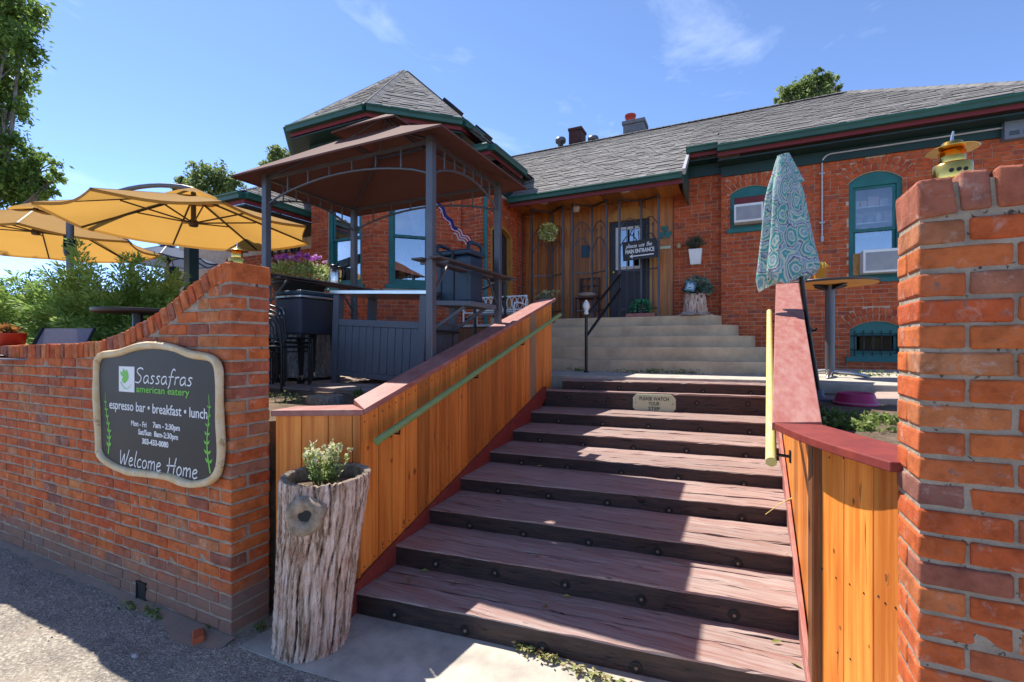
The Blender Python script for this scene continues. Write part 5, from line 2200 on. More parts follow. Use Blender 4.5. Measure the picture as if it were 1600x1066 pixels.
# conduit, service box
b = MB()
pts = [FA.px(1284, 372), FA.px(1284, 240)]
x, zb = FA.px(1284, 372)
zc = 4.90
P = [FA.p(x, zb, 0.03), FA.p(x, zc - 0.12, 0.03)]
for k in range(1, 6):
    a = PI / 2 * k / 5
    P.append(FA.p(x + 0.12 - 0.12 * math.cos(a), zc - 0.12 + 0.12 * math.sin(a), 0.03 + 0.04 * k / 5))
P.append(FA.p(4.4, zc + 0.01, 0.07))
b.tube(P, 0.014, 8)
c = FA.p(x, zb, 0.03)
b.tube([c + Vector((0, 0, 0.02)), c + Vector((0, 0, -0.07))], 0.026, 8)
for z in (zb + 0.25, zc - 0.3):
    FA.box(b, x - 0.04, z - 0.01, x + 0.04, z + 0.01, 0.05, 0.0)
b.build('conduit_pipe', M['galv'], house)
x0, z0 = FA.px(1562, 224)
x1 = x0 + 0.36
b = MB()
FA.box(b, x0, z0, x1, z0 + 0.37, 0.14, 0.0)
bx = b.build('service_box', mat('blue_grey_box', (0.16, 0.18, 0.21), (0.13, 0.15, 0.18), rough=0.5), None, bevel=0.006, loc=tuple(FA.p(x0, z0, 0)))
tag(bx, 'blue grey louvred metal box high on the brick wall under the eave', 'service box')
for qx in (0.05, 0.20):
    for qz in (0.05, 0.27):
        s = MB()
        for k in range(3):
            FA.box(s, x0 + qx, z0 + qz + k * 0.022, x0 + qx + 0.11, z0 + qz + k * 0.022 + 0.009, 0.146, 0.139)
        s.build('louvre', M['black_metal'], bx)

# ------------------------------------------------------------------ concrete landing steps
SZ = [1.245, 1.45, 1.675, 1.865, 2.06, 2.245]
SV = [8.0, 8.26, 8.52, 8.78, 9.02]
ends_px = [1240, 1206, 1180, 1154, 1128]
cs = thing('concrete_steps', 'five weathered concrete steps with rounded right ends leading up to the boarded porch', 'steps', (-1.6, 8.6, 1.2))
for i in range(5):
    a = (ends_px[i] - 800) / 730
    vw = 9.40 if i < 4 else 9.5
    ue = vw * (CY * a - SY) / (SY * a + CY)
    rad = min(vw - SV[i], 1.3)
    poly = [Vector((-3.9, vw + 0.14, SZ[i] - (0.02 if i else 0.05))), Vector((-3.9, SV[i], 0))]
    n = 14
    cx = ue - rad * 0.9
    for k in range(n + 1):
        t = PI / 2 * k / n
        poly.append(Vector((cx + (ue - cx) * (math.sin(t) ** 0.75), SV[i] + (vw - SV[i]) * (1 - math.cos(t) ** 0.75), 0)))
    poly.append(Vector((ue, vw + 0.14, 0)))
    zb = 1.0 if i == 0 else SZ[i] - 0.15
    for p in poly:
        p.z = zb
    m = MB()
    m.prism(poly, (0, 0, SZ[i + 1] - zb))
    m.build('step', M['concrete_step'], cs, bevel=0.012)
m = MB()
m.box(-3.9, 9.05, 2.05, FAx0 - 0.12, 9.57, 2.249)
m.build('landing', M['concrete_step'], cs)
# slab between the timber and the concrete steps, pad under the bar table
m = MB()
m.prism([Vector((-2.9, 6.62, 1.05)), Vector((0.62, 6.95, 1.05)), Vector((0.62, 8.05, 1.05)), Vector((-3.9, 8.05, 1.05)), Vector((-3.9, 7.5, 1.05))], (0, 0, 0.2))
m.build('landing_slab', M['concrete'], bevel=0.01, kind='structure')
m = MB()
m.prism([Vector((0.66, 5.75, 1.1)), Vector((6.5, 5.35, 1.1)), Vector((6.5, 9.35, 1.1)), Vector((0.66, 9.35, 1.1))], (0, 0, 0.215))
m.build('side_pad', M['concrete'], bevel=0.012, kind='structure')

# ------------------------------------------------------------------ the cafe sign on the left wall
FS_ = Face((0, WV - 0.006), (1, 0))
outline_px = [(163.9, 553.5), (178, 552.5), (193.5, 551), (208, 545), (224.4, 540), (247, 537.5), (272.3, 541), (288, 546), (303, 553), (318, 555), (334, 557), (344, 563), (349.7, 573),
              (350.5, 590), (349.7, 612.6), (351, 657.6), (353, 680), (353.5, 705), (350.5, 731), (345, 743), (337, 750.5), (322, 755), (306, 757), (290, 752), (275, 744.5), (250, 741.5), (224.4, 738.5), (210, 737), (199, 733.6),
              (183, 727), (168, 716.7), (162, 705), (161, 690), (160.5, 665), (159.7, 640.7), (158, 610), (157.5, 584), (158.5, 565)]
ol = [FS_.px(a, b) for a, b in outline_px]
cxs = sum(p[0] for p in ol) / len(ol)
czs = sum(p[1] for p in ol) / len(ol)
sign = thing('cafe_sign', 'charcoal cafe sign in a wavy cream carved wooden frame hung on the brick wall', 'sign', tuple(FS_.p(cxs, min(p[1] for p in ol), 0)))
inner = [(cxs + (a - cxs) * 0.95, czs + (b - czs) * 0.95) for a, b in ol]
MB().prism([FS_.p(a, b, 0.006) for a, b in inner], FS_.N * 0.018).build('board', M['signboard'], sign)
fr = MB()
n = len(ol)
sec = [(-0.024, 0.0), (-0.026, 0.022), (-0.012, 0.046), (0.006, 0.040), (0.012, 0.046), (0.024, 0.034), (0.028, 0.0)]
vs = []
for i in range(n):
    p, q, r_ = Vector(ol[i - 1]), Vector(ol[i]), Vector(ol[(i + 1) % n])
    t = (r_ - p).normalized()
    nn = Vector((t.y, -t.x))
    if nn.dot(q - Vector((cxs, czs))) < 0:
        nn = -nn
    wob = 1 + 0.10 * math.sin(i * 1.7) + 0.06 * math.sin(i * 3.1)
    for a, b in sec:
        s = q + nn * (a * wob - 0.004)
        vs.append(FS_.p(s.x, s.y, 0.004 + b * wob))
m = len(sec)
fs = [(i * m + j, ((i + 1) % n) * m + j, ((i + 1) % n) * m + (j + 1) % m, i * m + (j + 1) % m) for i in range(n) for j in range(m)]
fr.add(vs, fs, smooth=True)
fo_ = fr.build('frame', M['cream'], sign)
sub = fo_.modifiers.new('smooth', 'SUBSURF')
sub.levels = sub.render_levels = 1
DT = 0.0255


def sx(px, py):
    return FS_.px(px, py)


def sline(name, l, r, body, xh, material, bold=0.0):
    a, b = sx(*l), sx(*r)
    put_text('lettering', FS_, a[0], a[1], DT, body, xh, M[material], sign, width=b[0] - a[0], bold=bold)


a, b = sx(218, 597.5), sx(308.5, 600)
hand_text('lettering', FS_, a[0], a[1], DT, 'Sassafras', 0.050, b[0] - a[0], 0.0085, M['sign_white'], sign)
sline('t', (220, 612), (303, 615), 'american eatery', 0.062, 'sign_green', 0.0006)
sline('t', (178, 637.5), (331, 651), 'espresso bar \u2022 breakfast \u2022 lunch', 0.088, 'sign_white', 0.0006)
sline('t', (212, 664), (236, 666), 'Mon - Fri', 0.050, 'sign_white', 0.0008)
sline('t', (246, 667), (288, 670.5), '7am - 2:30pm', 0.050, 'sign_white', 0.0012)
sline('t', (223, 677.5), (285, 682), 'Sat/Sun  8am-2:30pm', 0.050, 'sign_white', 0.001)
sline('t', (229, 692), (270, 696), '303-433-0080', 0.050, 'sign_white', 0.0014)
a, b = sx(193, 722), sx(316, 742)
hand_text('lettering', FS_, a[0], a[1] - 0.004, DT, 'Welcome Home', 0.055, b[0] - a[0], 0.0085, M['sign_white'], sign)
# logo panel with its leaf
l0, l1 = sx(193, 611), sx(217, 573)
m = MB()
FS_.box(m, l0[0], l0[1], l1[0], l1[1], DT + 0.001, DT - 0.001)
m.build('logo_panel', M['sign_white'], sign)
lw_, lh_ = l1[0] - l0[0], l1[1] - l0[1]
leafp = [(0.28, 0.36), (0.2, 0.5), (0.3, 0.58), (0.14, 0.66), (0.12, 0.8), (0.26, 0.76), (0.3, 0.92), (0.42, 0.8), (0.52, 0.88), (0.62, 0.72), (0.64, 0.55), (0.54, 0.42), (0.42, 0.34)]
m = MB()
m.prism([FS_.p(l0[0] + lw_ * a, l0[1] + lh_ * b, DT + 0.0012) for a, b in leafp], FS_.N * 0.0015)
m.build('logo_leaf', M['sign_green'], sign)


def ribbon(pts, w, material, name='vine', d=None):
    d = d if d is not None else DT
    mb = MB()
    l, r_ = [], []
    for i, p in enumerate(pts):
        p = Vector(p)
        t = (Vector(pts[min(i + 1, len(pts) - 1)]) - Vector(pts[max(i - 1, 0)])).normalized()
        nn = Vector((-t.y, t.x)) * w * (0.5 - 0.35 * i / len(pts))
        l.append(FS_.p(p.x + nn.x, p.y + nn.y, d))
        r_.append(FS_.p(p.x - nn.x, p.y - nn.y, d))
    k = len(pts)
    mb.add(r_ + l, [(i, i + 1, k + i + 1, k + i) for i in range(k - 1)])
    return mb


m = ribbon([(l0[0] + lw_ * (0.12 + 0.7 * t), l0[1] + lh_ * (0.38 - 0.26 * math.sin(t * 2.9))) for t in [i / 12 for i in range(13)]], 0.008, None, d=DT + 0.002)
m.build('logo_stem', M['sign_green'], sign)
for (bx, by, sgn, hgt) in ((176, 708, 1, 0.42), (335.5, 738, -1, 0.46)):
    p0 = Vector(sx(bx, by))
    pts = []
    for i in range(18):
        t = i / 17
        pts.append((p0.x + sgn * (0.020 * math.sin(t * 5.2) - (0.02 if sgn > 0 else -0.035) * t), p0.y + hgt * t))
    m = ribbon(pts, 0.014, None)
    for i in range(2, 15, 2):
        for s in (-1, 1):
            q = Vector(pts[i])
            an = 0.7 + 0.3 * random.random()
            d = Vector((s * math.sin(an), math.cos(an))) * (0.040 - 0.0014 * i)
            e = Vector((-d.y, d.x)) * 0.26
            c = q + d * 0.75
            k = [q + d * 0.2, c - d * 0.2 + e, q + d * 1.3, c - d * 0.2 - e]
            m.add([FS_.p(a.x, a.y, DT + 0.0006) for a in k], [(0, 1, 2, 3) if s else (3, 2, 1, 0)])
    m.build('painted_vine', M['sign_green'], sign)

# ------------------------------------------------------------------ brass lanterns on both walls
def lantern(u, v, z, label):
    t = thing('brass_lantern', label, 'lantern', (u, v, z), 'brass lanterns on the brick walls')
    MB().lathe([(0.046, 0.0), (0.047, 0.004), (0.047, 0.045), (0.044, 0.05), (0.031, 0.052)], (u, v, z), 28).build('base', M['brass'], t)
    MB().lathe([(0.030, 0.050), (0.031, 0.054), (0.031, 0.088), (0.026, 0.092)], (u, v, z), 24).build('chimney', M['brass'], t)
    MB().lathe([(0.061, 0.093), (0.062, 0.0945), (0.042, 0.101), (0.026, 0.106), (0.024, 0.116), (0.010, 0.119)], (u, v, z), 28).build('cap', M['brass'], t)
    MB().tube([(u, v, z + 0.118), (u, v, z + 0.132), (u + 0.003, v, z + 0.150)], [0.006, 0.004, 0.0025], 8).build('finial', M['steel'], t)
    for k in range(3):
        a = -1.9 + 0.35 * k
        MB().tube([(u + 0.0465 * math.cos(a), v + 0.0465 * math.sin(a), z + 0.022), (u + 0.049 * math.cos(a), v + 0.049 * math.sin(a), z + 0.022)], 0.006, 8).build('vent_hole', M['rubber'], t)
    return t


lantern(0.585, 1.835, 2.192, 'brass lantern on top of the right brick wall near the camera')
lantern(-2.765, 1.86, 2.186, 'brass lantern on top of the left brick wall, under the mustard umbrella')

# ------------------------------------------------------------------ stump planter by the stairs
bk, nt_, b_ = newmat('peeling_bark')
r_ = _rand(nt_)
v_ = _coords(nt_, (13, 13, 1.25), r_, False)
f1 = _noise(nt_, v_, 2.4, 8, 0.62, 0.9)
rp_ = _ramp(nt_, [(0.30, (0.045, 0.03, 0.022)), (0.40, (0.26, 0.185, 0.13)), (0.50, (0.52, 0.38, 0.30)), (0.66, (0.62, 0.52, 0.45)), (0.80, (0.42, 0.24, 0.13))])
nt_.links.new(f1, rp_.inputs['Fac'])
v2 = _coords(nt_, (1, 1, 1), r_, False)
f2 = _noise(nt_, v2, 5.5, 5, 0.6)
rq_ = _ramp(nt_, [(0.45, (0, 0, 0)), (0.68, (0.55, 0.55, 0.55))])
nt_.links.new(f2, rq_.inputs['Fac'])
cc = _mix(nt_, rq_.outputs['Color'], rp_.outputs['Color'], (0.62, 0.34, 0.17), 'MULTIPLY')
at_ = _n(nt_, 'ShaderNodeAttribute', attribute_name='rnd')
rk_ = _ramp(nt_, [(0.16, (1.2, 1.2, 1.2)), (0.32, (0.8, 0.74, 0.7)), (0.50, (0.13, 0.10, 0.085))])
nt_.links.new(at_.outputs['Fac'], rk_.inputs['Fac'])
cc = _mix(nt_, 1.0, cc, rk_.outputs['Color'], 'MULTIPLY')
nt_.links.new(cc, b_.inputs['Base Color'])
b_.inputs['Roughness'].default_value = 0.92
b_.inputs['Specular IOR Level'].default_value = 0.15
nt_.links.new(_bump(nt_, f1, 1.0, 0.02), b_.inputs['Normal'])
M['bark'] = bk
M['bark_grey'] = mat('grey_bark', (0.30, 0.28, 0.25), (0.12, 0.11, 0.095), rough=0.95, scale=(12, 12, 1.5), ns=2.2, bump=1.0, bs=3, bd=0.02)
M['end_grain'] = mat('weathered_end_grain', (0.36, 0.275, 0.195), (0.17, 0.125, 0.085), rough=0.9, scale=(1, 1, 1), ns=22, bump=0.4, bs=60)


def bark_stump(base, top, r0, r1, seed, ridge=0.014, nz=56, na=250, knot=None, hollow=0.0, flare=0.0):
    """a tapered log with furrowed bark; returns MB (slot 0 bark, slot 1 end grain)"""
    rr = random.Random(seed)
    base, top = Vector(base), Vector(top)
    fr = [(rr.randint(9, 13), rr.uniform(0, 6.3), 1.0), (rr.randint(17, 25), rr.uniform(0, 6.3), 0.8), (rr.randint(31, 45), rr.uniform(0, 6.3), 0.55)]
    mb = MB()
    vs, hs = [], []
    for i in range(nz + 1):
        t = i / nz
        c = base.lerp(top, t)
        for j in range(na):
            a = 2 * PI * j / na
            rad = r0 + (r1 - r0) * (t ** 1.6) + flare * max(0, 0.15 - t)
            lump = 0.03 * math.sin(2 * a + seed) + 0.02 * math.sin(3 * a + 2.1 + 2 * t)
            h = 0.0
            for f, p, w in fr:
                s = math.sin(f * a + p + 1.6 * math.sin(t * 3.0 + p) + 0.8 * math.sin(t * 9 + f))
                h += w * (1 - abs(s)) ** 2.6
            h = h / 2.35
            jit = rr.uniform(-0.004, 0.004)
            rad = rad * (1 + lump) + ridge * (0.5 - h) * 2.0 + jit
            hs.append(h)
            if t < 0.02 or t > 0.985:
                rad -= 0.004
            zj = 0.0 if 0 < i < nz else rr.uniform(-0.006, 0.006)
            vs.append((c.x + rad * math.cos(a), c.y + rad * math.sin(a), c.z + zj))
    if knot:
        ka, kt, kr = knot
        kc = base.lerp(top, kt)
        for q, p in enumerate(vs):
            dx = math.atan2(p[1] - kc.y, p[0] - kc.x) - ka
            dx = (dx + PI) % (2 * PI) - PI
            dd = math.hypot(dx * r1, p[2] - kc.z)
            if dd < kr * 1.5:
                k = 0.022 * max(0, 1 - (dd / (kr * 1.5)) ** 2) ** 0.6
                vs[q] = (p[0] + math.cos(ka) * k, p[1] + math.sin(ka) * k, p[2])
    fs = [(i * na + j, i * na + (j + 1) % na, (i + 1) * na + (j + 1) % na, (i + 1) * na + j) for i in range(nz) for j in range(na)]
    mb.add(vs, fs, 0)
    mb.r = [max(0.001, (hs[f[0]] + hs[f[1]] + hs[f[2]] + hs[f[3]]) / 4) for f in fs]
    rim = vs[nz * na:]
    c = top
    if hollow > 0:
        ins = [(c.x + (p[0] - c.x) * hollow, c.y + (p[1] - c.y) * hollow, p[2] - 0.004) for p in rim]
        low = [(p[0], p[1], p[2] - 0.09) for p in ins]
        mb.add(rim + ins + low, [(j, (j + 1) % na, na + (j + 1) % na, na + j) for j in range(na)] +
               [(na + j, na + (j + 1) % na, 2 * na + (j + 1) % na, 2 * na + j) for j in range(na)] + [tuple(range(2 * na, 3 * na))], 1)
    else:
        mb.add(rim, [tuple(range(na))], 1)
    return mb


SB = Vector((-2.205, 1.935, 0.002))
ST = Vector((-2.150, 1.985, 0.955))
planter = thing('stump_planter', 'hollow log planter with peeling bark and a big knot beside the stairs', 'planter', tuple(SB))
tow = math.atan2(-SB.y, -SB.x)
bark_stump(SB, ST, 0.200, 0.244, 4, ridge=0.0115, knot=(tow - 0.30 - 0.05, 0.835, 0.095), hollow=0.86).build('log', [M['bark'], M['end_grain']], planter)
# the knot: a sawn branch stub with a hole
ka = tow - 0.35
kc = SB.lerp(ST, 0.835)
kd = Vector((math.cos(ka), math.sin(ka), 0.05)).normalized()
kx = Vector((-math.sin(ka), math.cos(ka), 0))
kz = kd.cross(kx)
kp = Vector((kc.x, kc.y, kc.z)) + kd * 0.286
mb = MB()
rings = [(0.100, -0.05), (0.096, 0.010), (0.080, 0.028), (0.058, 0.026), (0.040, 0.016), (0.030, 0.002)]
nn_ = 26
vs = []
for ri, (rad, h) in enumerate(rings):
    for j in range(nn_):
        a = 2 * PI * j / nn_
        w = 1 + 0.07 * math.sin(3 * a + ri) + 0.05 * math.sin(5 * a) + (0.14 * math.sin(2 * a + 1) if ri > 3 else 0)
        vs.append(kp + kx * rad * w * math.cos(a) + kz * rad * w * math.sin(a) * 1.05 + kd * h)
mb.add(vs, [(i * nn_ + j, i * nn_ + (j + 1) % nn_, (i + 1) * nn_ + (j + 1) % nn_, (i + 1) * nn_ + j) for i in range(5) for j in range(nn_)], 0, smooth=True)
mb.add(vs[-nn_:], [tuple(range(nn_))], 1)
mb.build('knot', [M['end_grain'], M['rubber']], planter)
mb = MB()
mb.lathe([(0.19, 0), (0.19, 0.01), (0.02, 0.02)], (ST.x, ST.y, ST.z - 0.075), 20)
mb.build('potting_soil', M['soil'], planter)


def stems_plant(name, label, cat, base, n, spread, h, leafm, flowerm, lsize, fl, seed, group=None, lean=0.25, leaves=12):
    rg = np.random.default_rng(seed)
    t = thing(name, label, cat, tuple(base), group)
    C, D, S = [], [], []
    FCc, FD = [], []
    st = MB()
    for i in range(n):
        a = rg.uniform(0, 2 * PI)
        rad = spread * math.sqrt(rg.uniform(0, 1))
        p0 = Vector(base) + Vector((rad * 0.6 * math.cos(a), rad * 0.6 * math.sin(a), 0))
        hh = h * rg.uniform(0.6, 1.0)
        p1 = p0 + Vector((math.cos(a) * lean * hh * rad / spread + rg.normal() * 0.02, math.sin(a) * lean * hh * rad / spread + rg.normal() * 0.02, hh))
        st.tube([p0, p0.lerp(p1, 0.5) + Vector((0, 0, 0.01)), p1], [0.003, 0.0025, 0.0015], 4)
        for k in range(leaves):
            q = p0.lerp(p1, 0.15 + 0.8 * k / leaves)
            aa = rg.uniform(0, 2 * PI)
            d = Vector((math.cos(aa), math.sin(aa), rg.uniform(0.2, 1.0))).normalized()
            C.append(q + d * lsize * 0.5)
            D.append(d)
        for k in range(fl):
            d = Vector((rg.normal(), rg.normal(), 1.0 + rg.normal() * 0.4)).normalized()
            FCc.append(p1 + d * lsize * 0.3 + Vector((rg.normal() * 0.008, rg.normal() * 0.008, rg.normal() * 0.014)))
            FD.append(d)
    st.build('stems', leafm, t, kind='stuff')
    off = np.array(base)
    me = leaf_mesh('leaves', np.array(C) - off, lsize * rg.uniform(0.6, 1.2, len(C)), 0.42, [leafm], rg.uniform(0, 1, len(C)), Dirs=np.array(D))
    link('leaves', me, t, kind='stuff')
    if fl:
        me = leaf_mesh('flowers', np.array(FCc) - off, lsize * 0.75 * rg.uniform(0.7, 1.2, len(FCc)), 0.9, [flowerm], rg.uniform(0, 1, len(FCc)), Dirs=np.array(FD))
        link('flowers', me, t, kind='stuff')
    return t


stems_plant('flowering_plant', 'pale yellow flowering plant growing out of the hollow log planter', 'plant', (ST.x - 0.02, ST.y, ST.z - 0.055), 34, 0.115, 0.215, M['petunia_leaf'], M['white_flower'], 0.03, 9, 3, leaves=16)

# ------------------------------------------------------------------ gazebo over the outdoor bar
GU0, GU1, GV0, GV1, GZT = -4.70, -2.49, 3.50, 4.82, 3.57


def patio_z(u):
    return 1.255 - 0.05 * max(min(u + 4.3, 1.7), -1.7)


gz = thing('grill_gazebo', 'two tiered maroon brown fabric gazebo on slate steel posts', 'gazebo', ((GU0 + GU1) / 2, (GV0 + GV1) / 2, 1.22))
corner = [(GU0, GV0), (GU1, GV0), (GU1, GV1), (GU0, GV1)]
for u, v in corner:
    m = MB()
    m.box(u - 0.035, v - 0.035, patio_z(u) - 0.012, u + 0.035, v + 0.035, GZT + 0.02)
    m.build('post', M['steel_dark'], gz, bevel=0.006)
for k in range(4):
    a, b = Vector((*corner[k], 0)), Vector((*corner[(k + 1) % 4], 0))
    d = (b - a).normalized()
    L_ = (b - a).length
    m = MB()
    m.beam(a + d * 0.036 + Vector((0, 0, GZT - 0.02)), b - d * 0.036 + Vector((0, 0, GZT - 0.02)), 0.028, 0.028)
    m.build('beam', M['steel_dark'], gz)
    m = MB()
    P = []
    for i in range(15):
        t = i / 14
        P.append(a + d * (0.036 + (L_ - 0.072) * t) + Vector((0, 0, GZT - 0.30 + 0.165 * math.sin(PI * t) ** 0.75)))
    m.tube(P, 0.0125, 6)
    for i in range(1, 7):
        t = i / 7
        z = GZT - 0.30 + 0.165 * math.sin(PI * t) ** 0.75
        p = a + d * (0.036 + (L_ - 0.072) * t)
        m.tube([p + Vector((0, 0, z)), p + Vector((0, 0, GZT - 0.034))], 0.009, 6)
    m.build('arch_truss', M['steel_dark'], gz)
E0, E1, F0, F1, EZg = -4.97, -2.22, 3.27, 5.03, 3.555
TU0, TU1, TV0, TV1, TZ = -3.92, -3.24, 3.88, 4.42, 4.00


def canopy(poly_low, poly_top, sag, val, n=10):
    """fabric panels between two rectangles with a slight sag and a short valance"""
    mb = MB()
    for k in range(4):
        a, b = Vector(poly_low[k]), Vector(poly_low[(k + 1) % 4])
        c, d = Vector(poly_top[(k + 1) % 4]), Vector(poly_top[k])
        vs = []
        for i in range(n + 1):
            for j in range(n + 1):
                s, t = i / n, j / n
                p = a.lerp(b, s).lerp(d.lerp(c, s), t)
                p = p + Vector((0, 0, -sag * math.sin(PI * s) * math.sin(PI * (0.15 + 0.8 * t))))
                if j == 0:
                    p.z += 0.018 * math.sin(PI * s)
                vs.append(p)
        fs = [(i * (n + 1) + j, (i + 1) * (n + 1) + j, (i + 1) * (n + 1) + j + 1, i * (n + 1) + j + 1) for i in range(n) for j in range(n)]
        mb.add(vs, fs, smooth=True)
        low = [vs[i * (n + 1)] for i in range(n + 1)]
        hem = [p + Vector((0, 0, -val)) + (Vector(((a + b) / 2)) - Vector(((poly_low[0][0] + poly_low[2][0]) / 2, (poly_low[0][1] + poly_low[2][1]) / 2, a.z))).normalized() * 0.004 for p in low]
        mb.add(low + hem, [(i, i + 1, n + 2 + i, n + 1 + i) for i in range(n)], smooth=True)
    return mb


low = [(E0, F0, EZg), (E1, F0, EZg), (E1, F1, EZg), (E0, F1, EZg)]
top = [(TU0, TV0, TZ), (TU1, TV0, TZ), (TU1, TV1, TZ), (TU0, TV1, TZ)]
o = canopy(low, top, 0.035, 0.022).build('canopy', M['canopy'], gz)
low2 = [(TU0 - 0.10, TV0 - 0.10, TZ + 0.055), (TU1 + 0.10, TV0 - 0.10, TZ + 0.055), (TU1 + 0.10, TV1 + 0.10, TZ + 0.055), (TU0 - 0.10, TV1 + 0.10, TZ + 0.055)]
apx = Vector(((TU0 + TU1) / 2, (TV0 + TV1) / 2, TZ + 0.30))
top2 = [apx + Vector((x * 0.03, y * 0.03, 0)) for x, y in ((-1, -1), (1, -1), (1, 1), (-1, 1))]
o2 = canopy(low2, top2, 0.012, 0.02).build('vent_canopy', M['canopy'], gz)
for k in range(4):
    m = MB()
    m.tube([Vector((*corner[k], GZT - 0.01)), Vector(top[k]) + Vector((0, 0, -0.035))], 0.013, 6)
    m.tube([Vector(top[k]) + Vector((0, 0, -0.03)), Vector(top2[k]) + Vector((0, 0, -0.03))], 0.011, 6)
    m.build('rafter', M['steel_dark'], gz)
m = MB()
for k in range(4):
    m.beam(Vector(top[k]) + Vector((0, 0, -0.03)), Vector(top[(k + 1) % 4]) + Vector((0, 0, -0.03)), 0.02, 0.02)
m.build('vent_frame', M['steel_dark'], gz)
SHZ = 2.49
for u, n_ in ((GU0, 2), (GU1, 2)):
    for q in range(2):
        m = MB()
        va, vb = (GV0 - 0.09, (GV0 + GV1) / 2 + 0.06) if q == 0 else ((GV0 + GV1) / 2 + 0.066, GV1 + 0.22)
        for s in (-1, 1):
            m.box(u + s * 0.036 if s > 0 else u - 0.155, va, SHZ - 0.018, u + 0.155 if s > 0 else u - 0.036, vb, SHZ)
        m.build('shelf_board', M['table_top'], gz, bevel=0.003)
    for v in (GV0, GV1):
        m = MB()
        m.beam((u - 0.15, v + 0.05, SHZ - 0.03), (u + 0.15, v + 0.05, SHZ - 0.03), 0.02, 0.022)
        m.beam((u, v + (0.05 if v == GV0 else -0.04), SHZ - 0.30), (u, v + (0.26 if v == GV0 else -0.25), SHZ - 0.035), 0.018, 0.018)
        m.build('shelf_bracket', M['steel_dark'], gz)

# steel topped bar cabinet (stands on the sloping patio)
bar = thing('bar_cabinet', 'slate grey slatted outdoor bar cabinet with a steel top under the gazebo', 'bar cabinet', (-4.27, 4.0, 1.257))
ORG[bar] = Vector((0, 0, 0))
bar.rotation_euler = (0, math.atan(0.05), 0)
BW, BD, BHH = 1.315, 0.645, 1.085
m = MB()
m.box(-0.03, -0.03, BHH - 0.045, BW + 0.03, BD + 0.03, BHH)
m.build('counter_top', M['steel'], bar, bevel=0.006)
for x in (0, BW - 0.085):
    for y in (0, BD - 0.085):
        m = MB()
        m.box(x, y, 0.12, x + 0.085, y + 0.085, BHH - 0.047)
        m.prism([(x, y, 0.118), (x + 0.085, y, 0.118), (x + 0.085, y + 0.085, 0.118), (x, y + 0.085, 0.118)], (0, 0, 0.002))
        m.obox((x + 0.0425, y + 0.0425, 0.06), (0.033, 0, 0), (0, 0.033, 0), (0, 0, 0.058))
        m.build('leg', M['plastic_grey'], bar, bevel=0.004)


def slat_panel(face, n, w0, w1):
    for q in ('top', 'bot'):
        m = MB()
        z0, z1 = (0.68, 0.755) if q == 'top' else (0.10, 0.16)
        if face == 'front':
            m.box(0.087, 0.005, z0, BW - 0.087, 0.04, z1)
        else:
            m.box(BW - 0.04, 0.087, z0, BW - 0.005, BD - 0.087, z1)
        m.build('rail', M['plastic_grey'], bar, bevel=0.004)
    for i in range(n):
        a = w0 + (w1 - w0) * i / n + 0.003
        b = w0 + (w1 - w0) * (i + 1) / n - 0.003
        m = MB()
        if face == 'front':
            m.box(a, 0.016, 0.162, b, 0.034, 0.678)
        else:
            m.box(BW - 0.034, a, 0.162, BW - 0.016, b, 0.678)
        m.build('slat', M['plastic_grey'], bar, bevel=0.003)


slat_panel('front', 11, 0.09, BW - 0.09)
slat_panel('side', 5, 0.09, BD - 0.09)
m = MB()
m.box(0.05, BD - 0.03, 0.16, BW - 0.05, BD - 0.015, 0.70)
m.box(0.05, 0.04, 0.16, 0.065, BD - 0.04, 0.70)
m.box(0.066, 0.05, 0.14, BW - 0.06, BD - 0.04, 0.155)
m.build('cabinet_body', M['plastic_dark'], bar)
m = MB()
m.box(BW + 0.032, 0.05, BHH - 0.15, BW + 0.50, BD - 0.02, BHH - 0.10)
m.beam((BW, 0.12, BHH - 0.42), (BW + 0.40, 0.12, BHH - 0.155), 0.03, 0.03)
m.beam((BW, BD - 0.12, BHH - 0.42), (BW + 0.40, BD - 0.12, BHH - 0.155), 0.03, 0.03)
m.build('side_shelf', M['plastic_grey'], bar, bevel=0.003)
m = MB()
m.tube([(BW + 0.07, 0.1, 0.66), (BW + 0.07, BD - 0.1, 0.66)], 0.014, 8)
m.tube([(BW, 0.12, 0.66), (BW + 0.07, 0.12, 0.66)], 0.01, 6)
m.tube([(BW, BD - 0.12, 0.66), (BW + 0.07, BD - 0.12, 0.66)], 0.01, 6)
m.build('towel_bar', M['black_metal'], bar)

# insulated drinks box on the side shelf
bzx = 2.155
box = thing('insulated_drinks_box', 'navy black insulated drinks box with latches standing on the bar side shelf', 'drinks box', (-2.72, 4.36, bzx))
m = MB()
m.prism([(-2.935, 4.21, bzx), (-2.515, 4.21, bzx), (-2.515, 4.52, bzx), (-2.935, 4.52, bzx)], (0.0, 0, 0.50))
b_o = m.build('body', M['plastic_navy'], box, bevel=0.03)
m = MB()
m.box(-2.96, 4.185, bzx + 0.503, -2.49, 4.545, bzx + 0.56)
m.build('lid', M['plastic_navy'], box, bevel=0.02)
for x in (-2.86, -2.70):
    m = MB()
    m.box(x - 0.008, 4.202, bzx + 0.03, x + 0.008, 4.212, bzx + 0.50)
    m.box(x - 0.016, 4.178, bzx + 0.46, x + 0.016, 4.20, bzx + 0.54)
    m.build('latch', M['rubber'], box, bevel=0.004)
for x in (-2.93, -2.53):
    m = MB()
    m.tube([(x, 4.22, bzx + 0.55), (x, 4.23, bzx + 0.62), (x, 4.29, bzx + 0.64), (x, 4.44, bzx + 0.64), (x, 4.50, bzx + 0.62), (x, 4.51, bzx + 0.55)], 0.022, 8)
    m.build('handle', M['plastic_navy'], box)

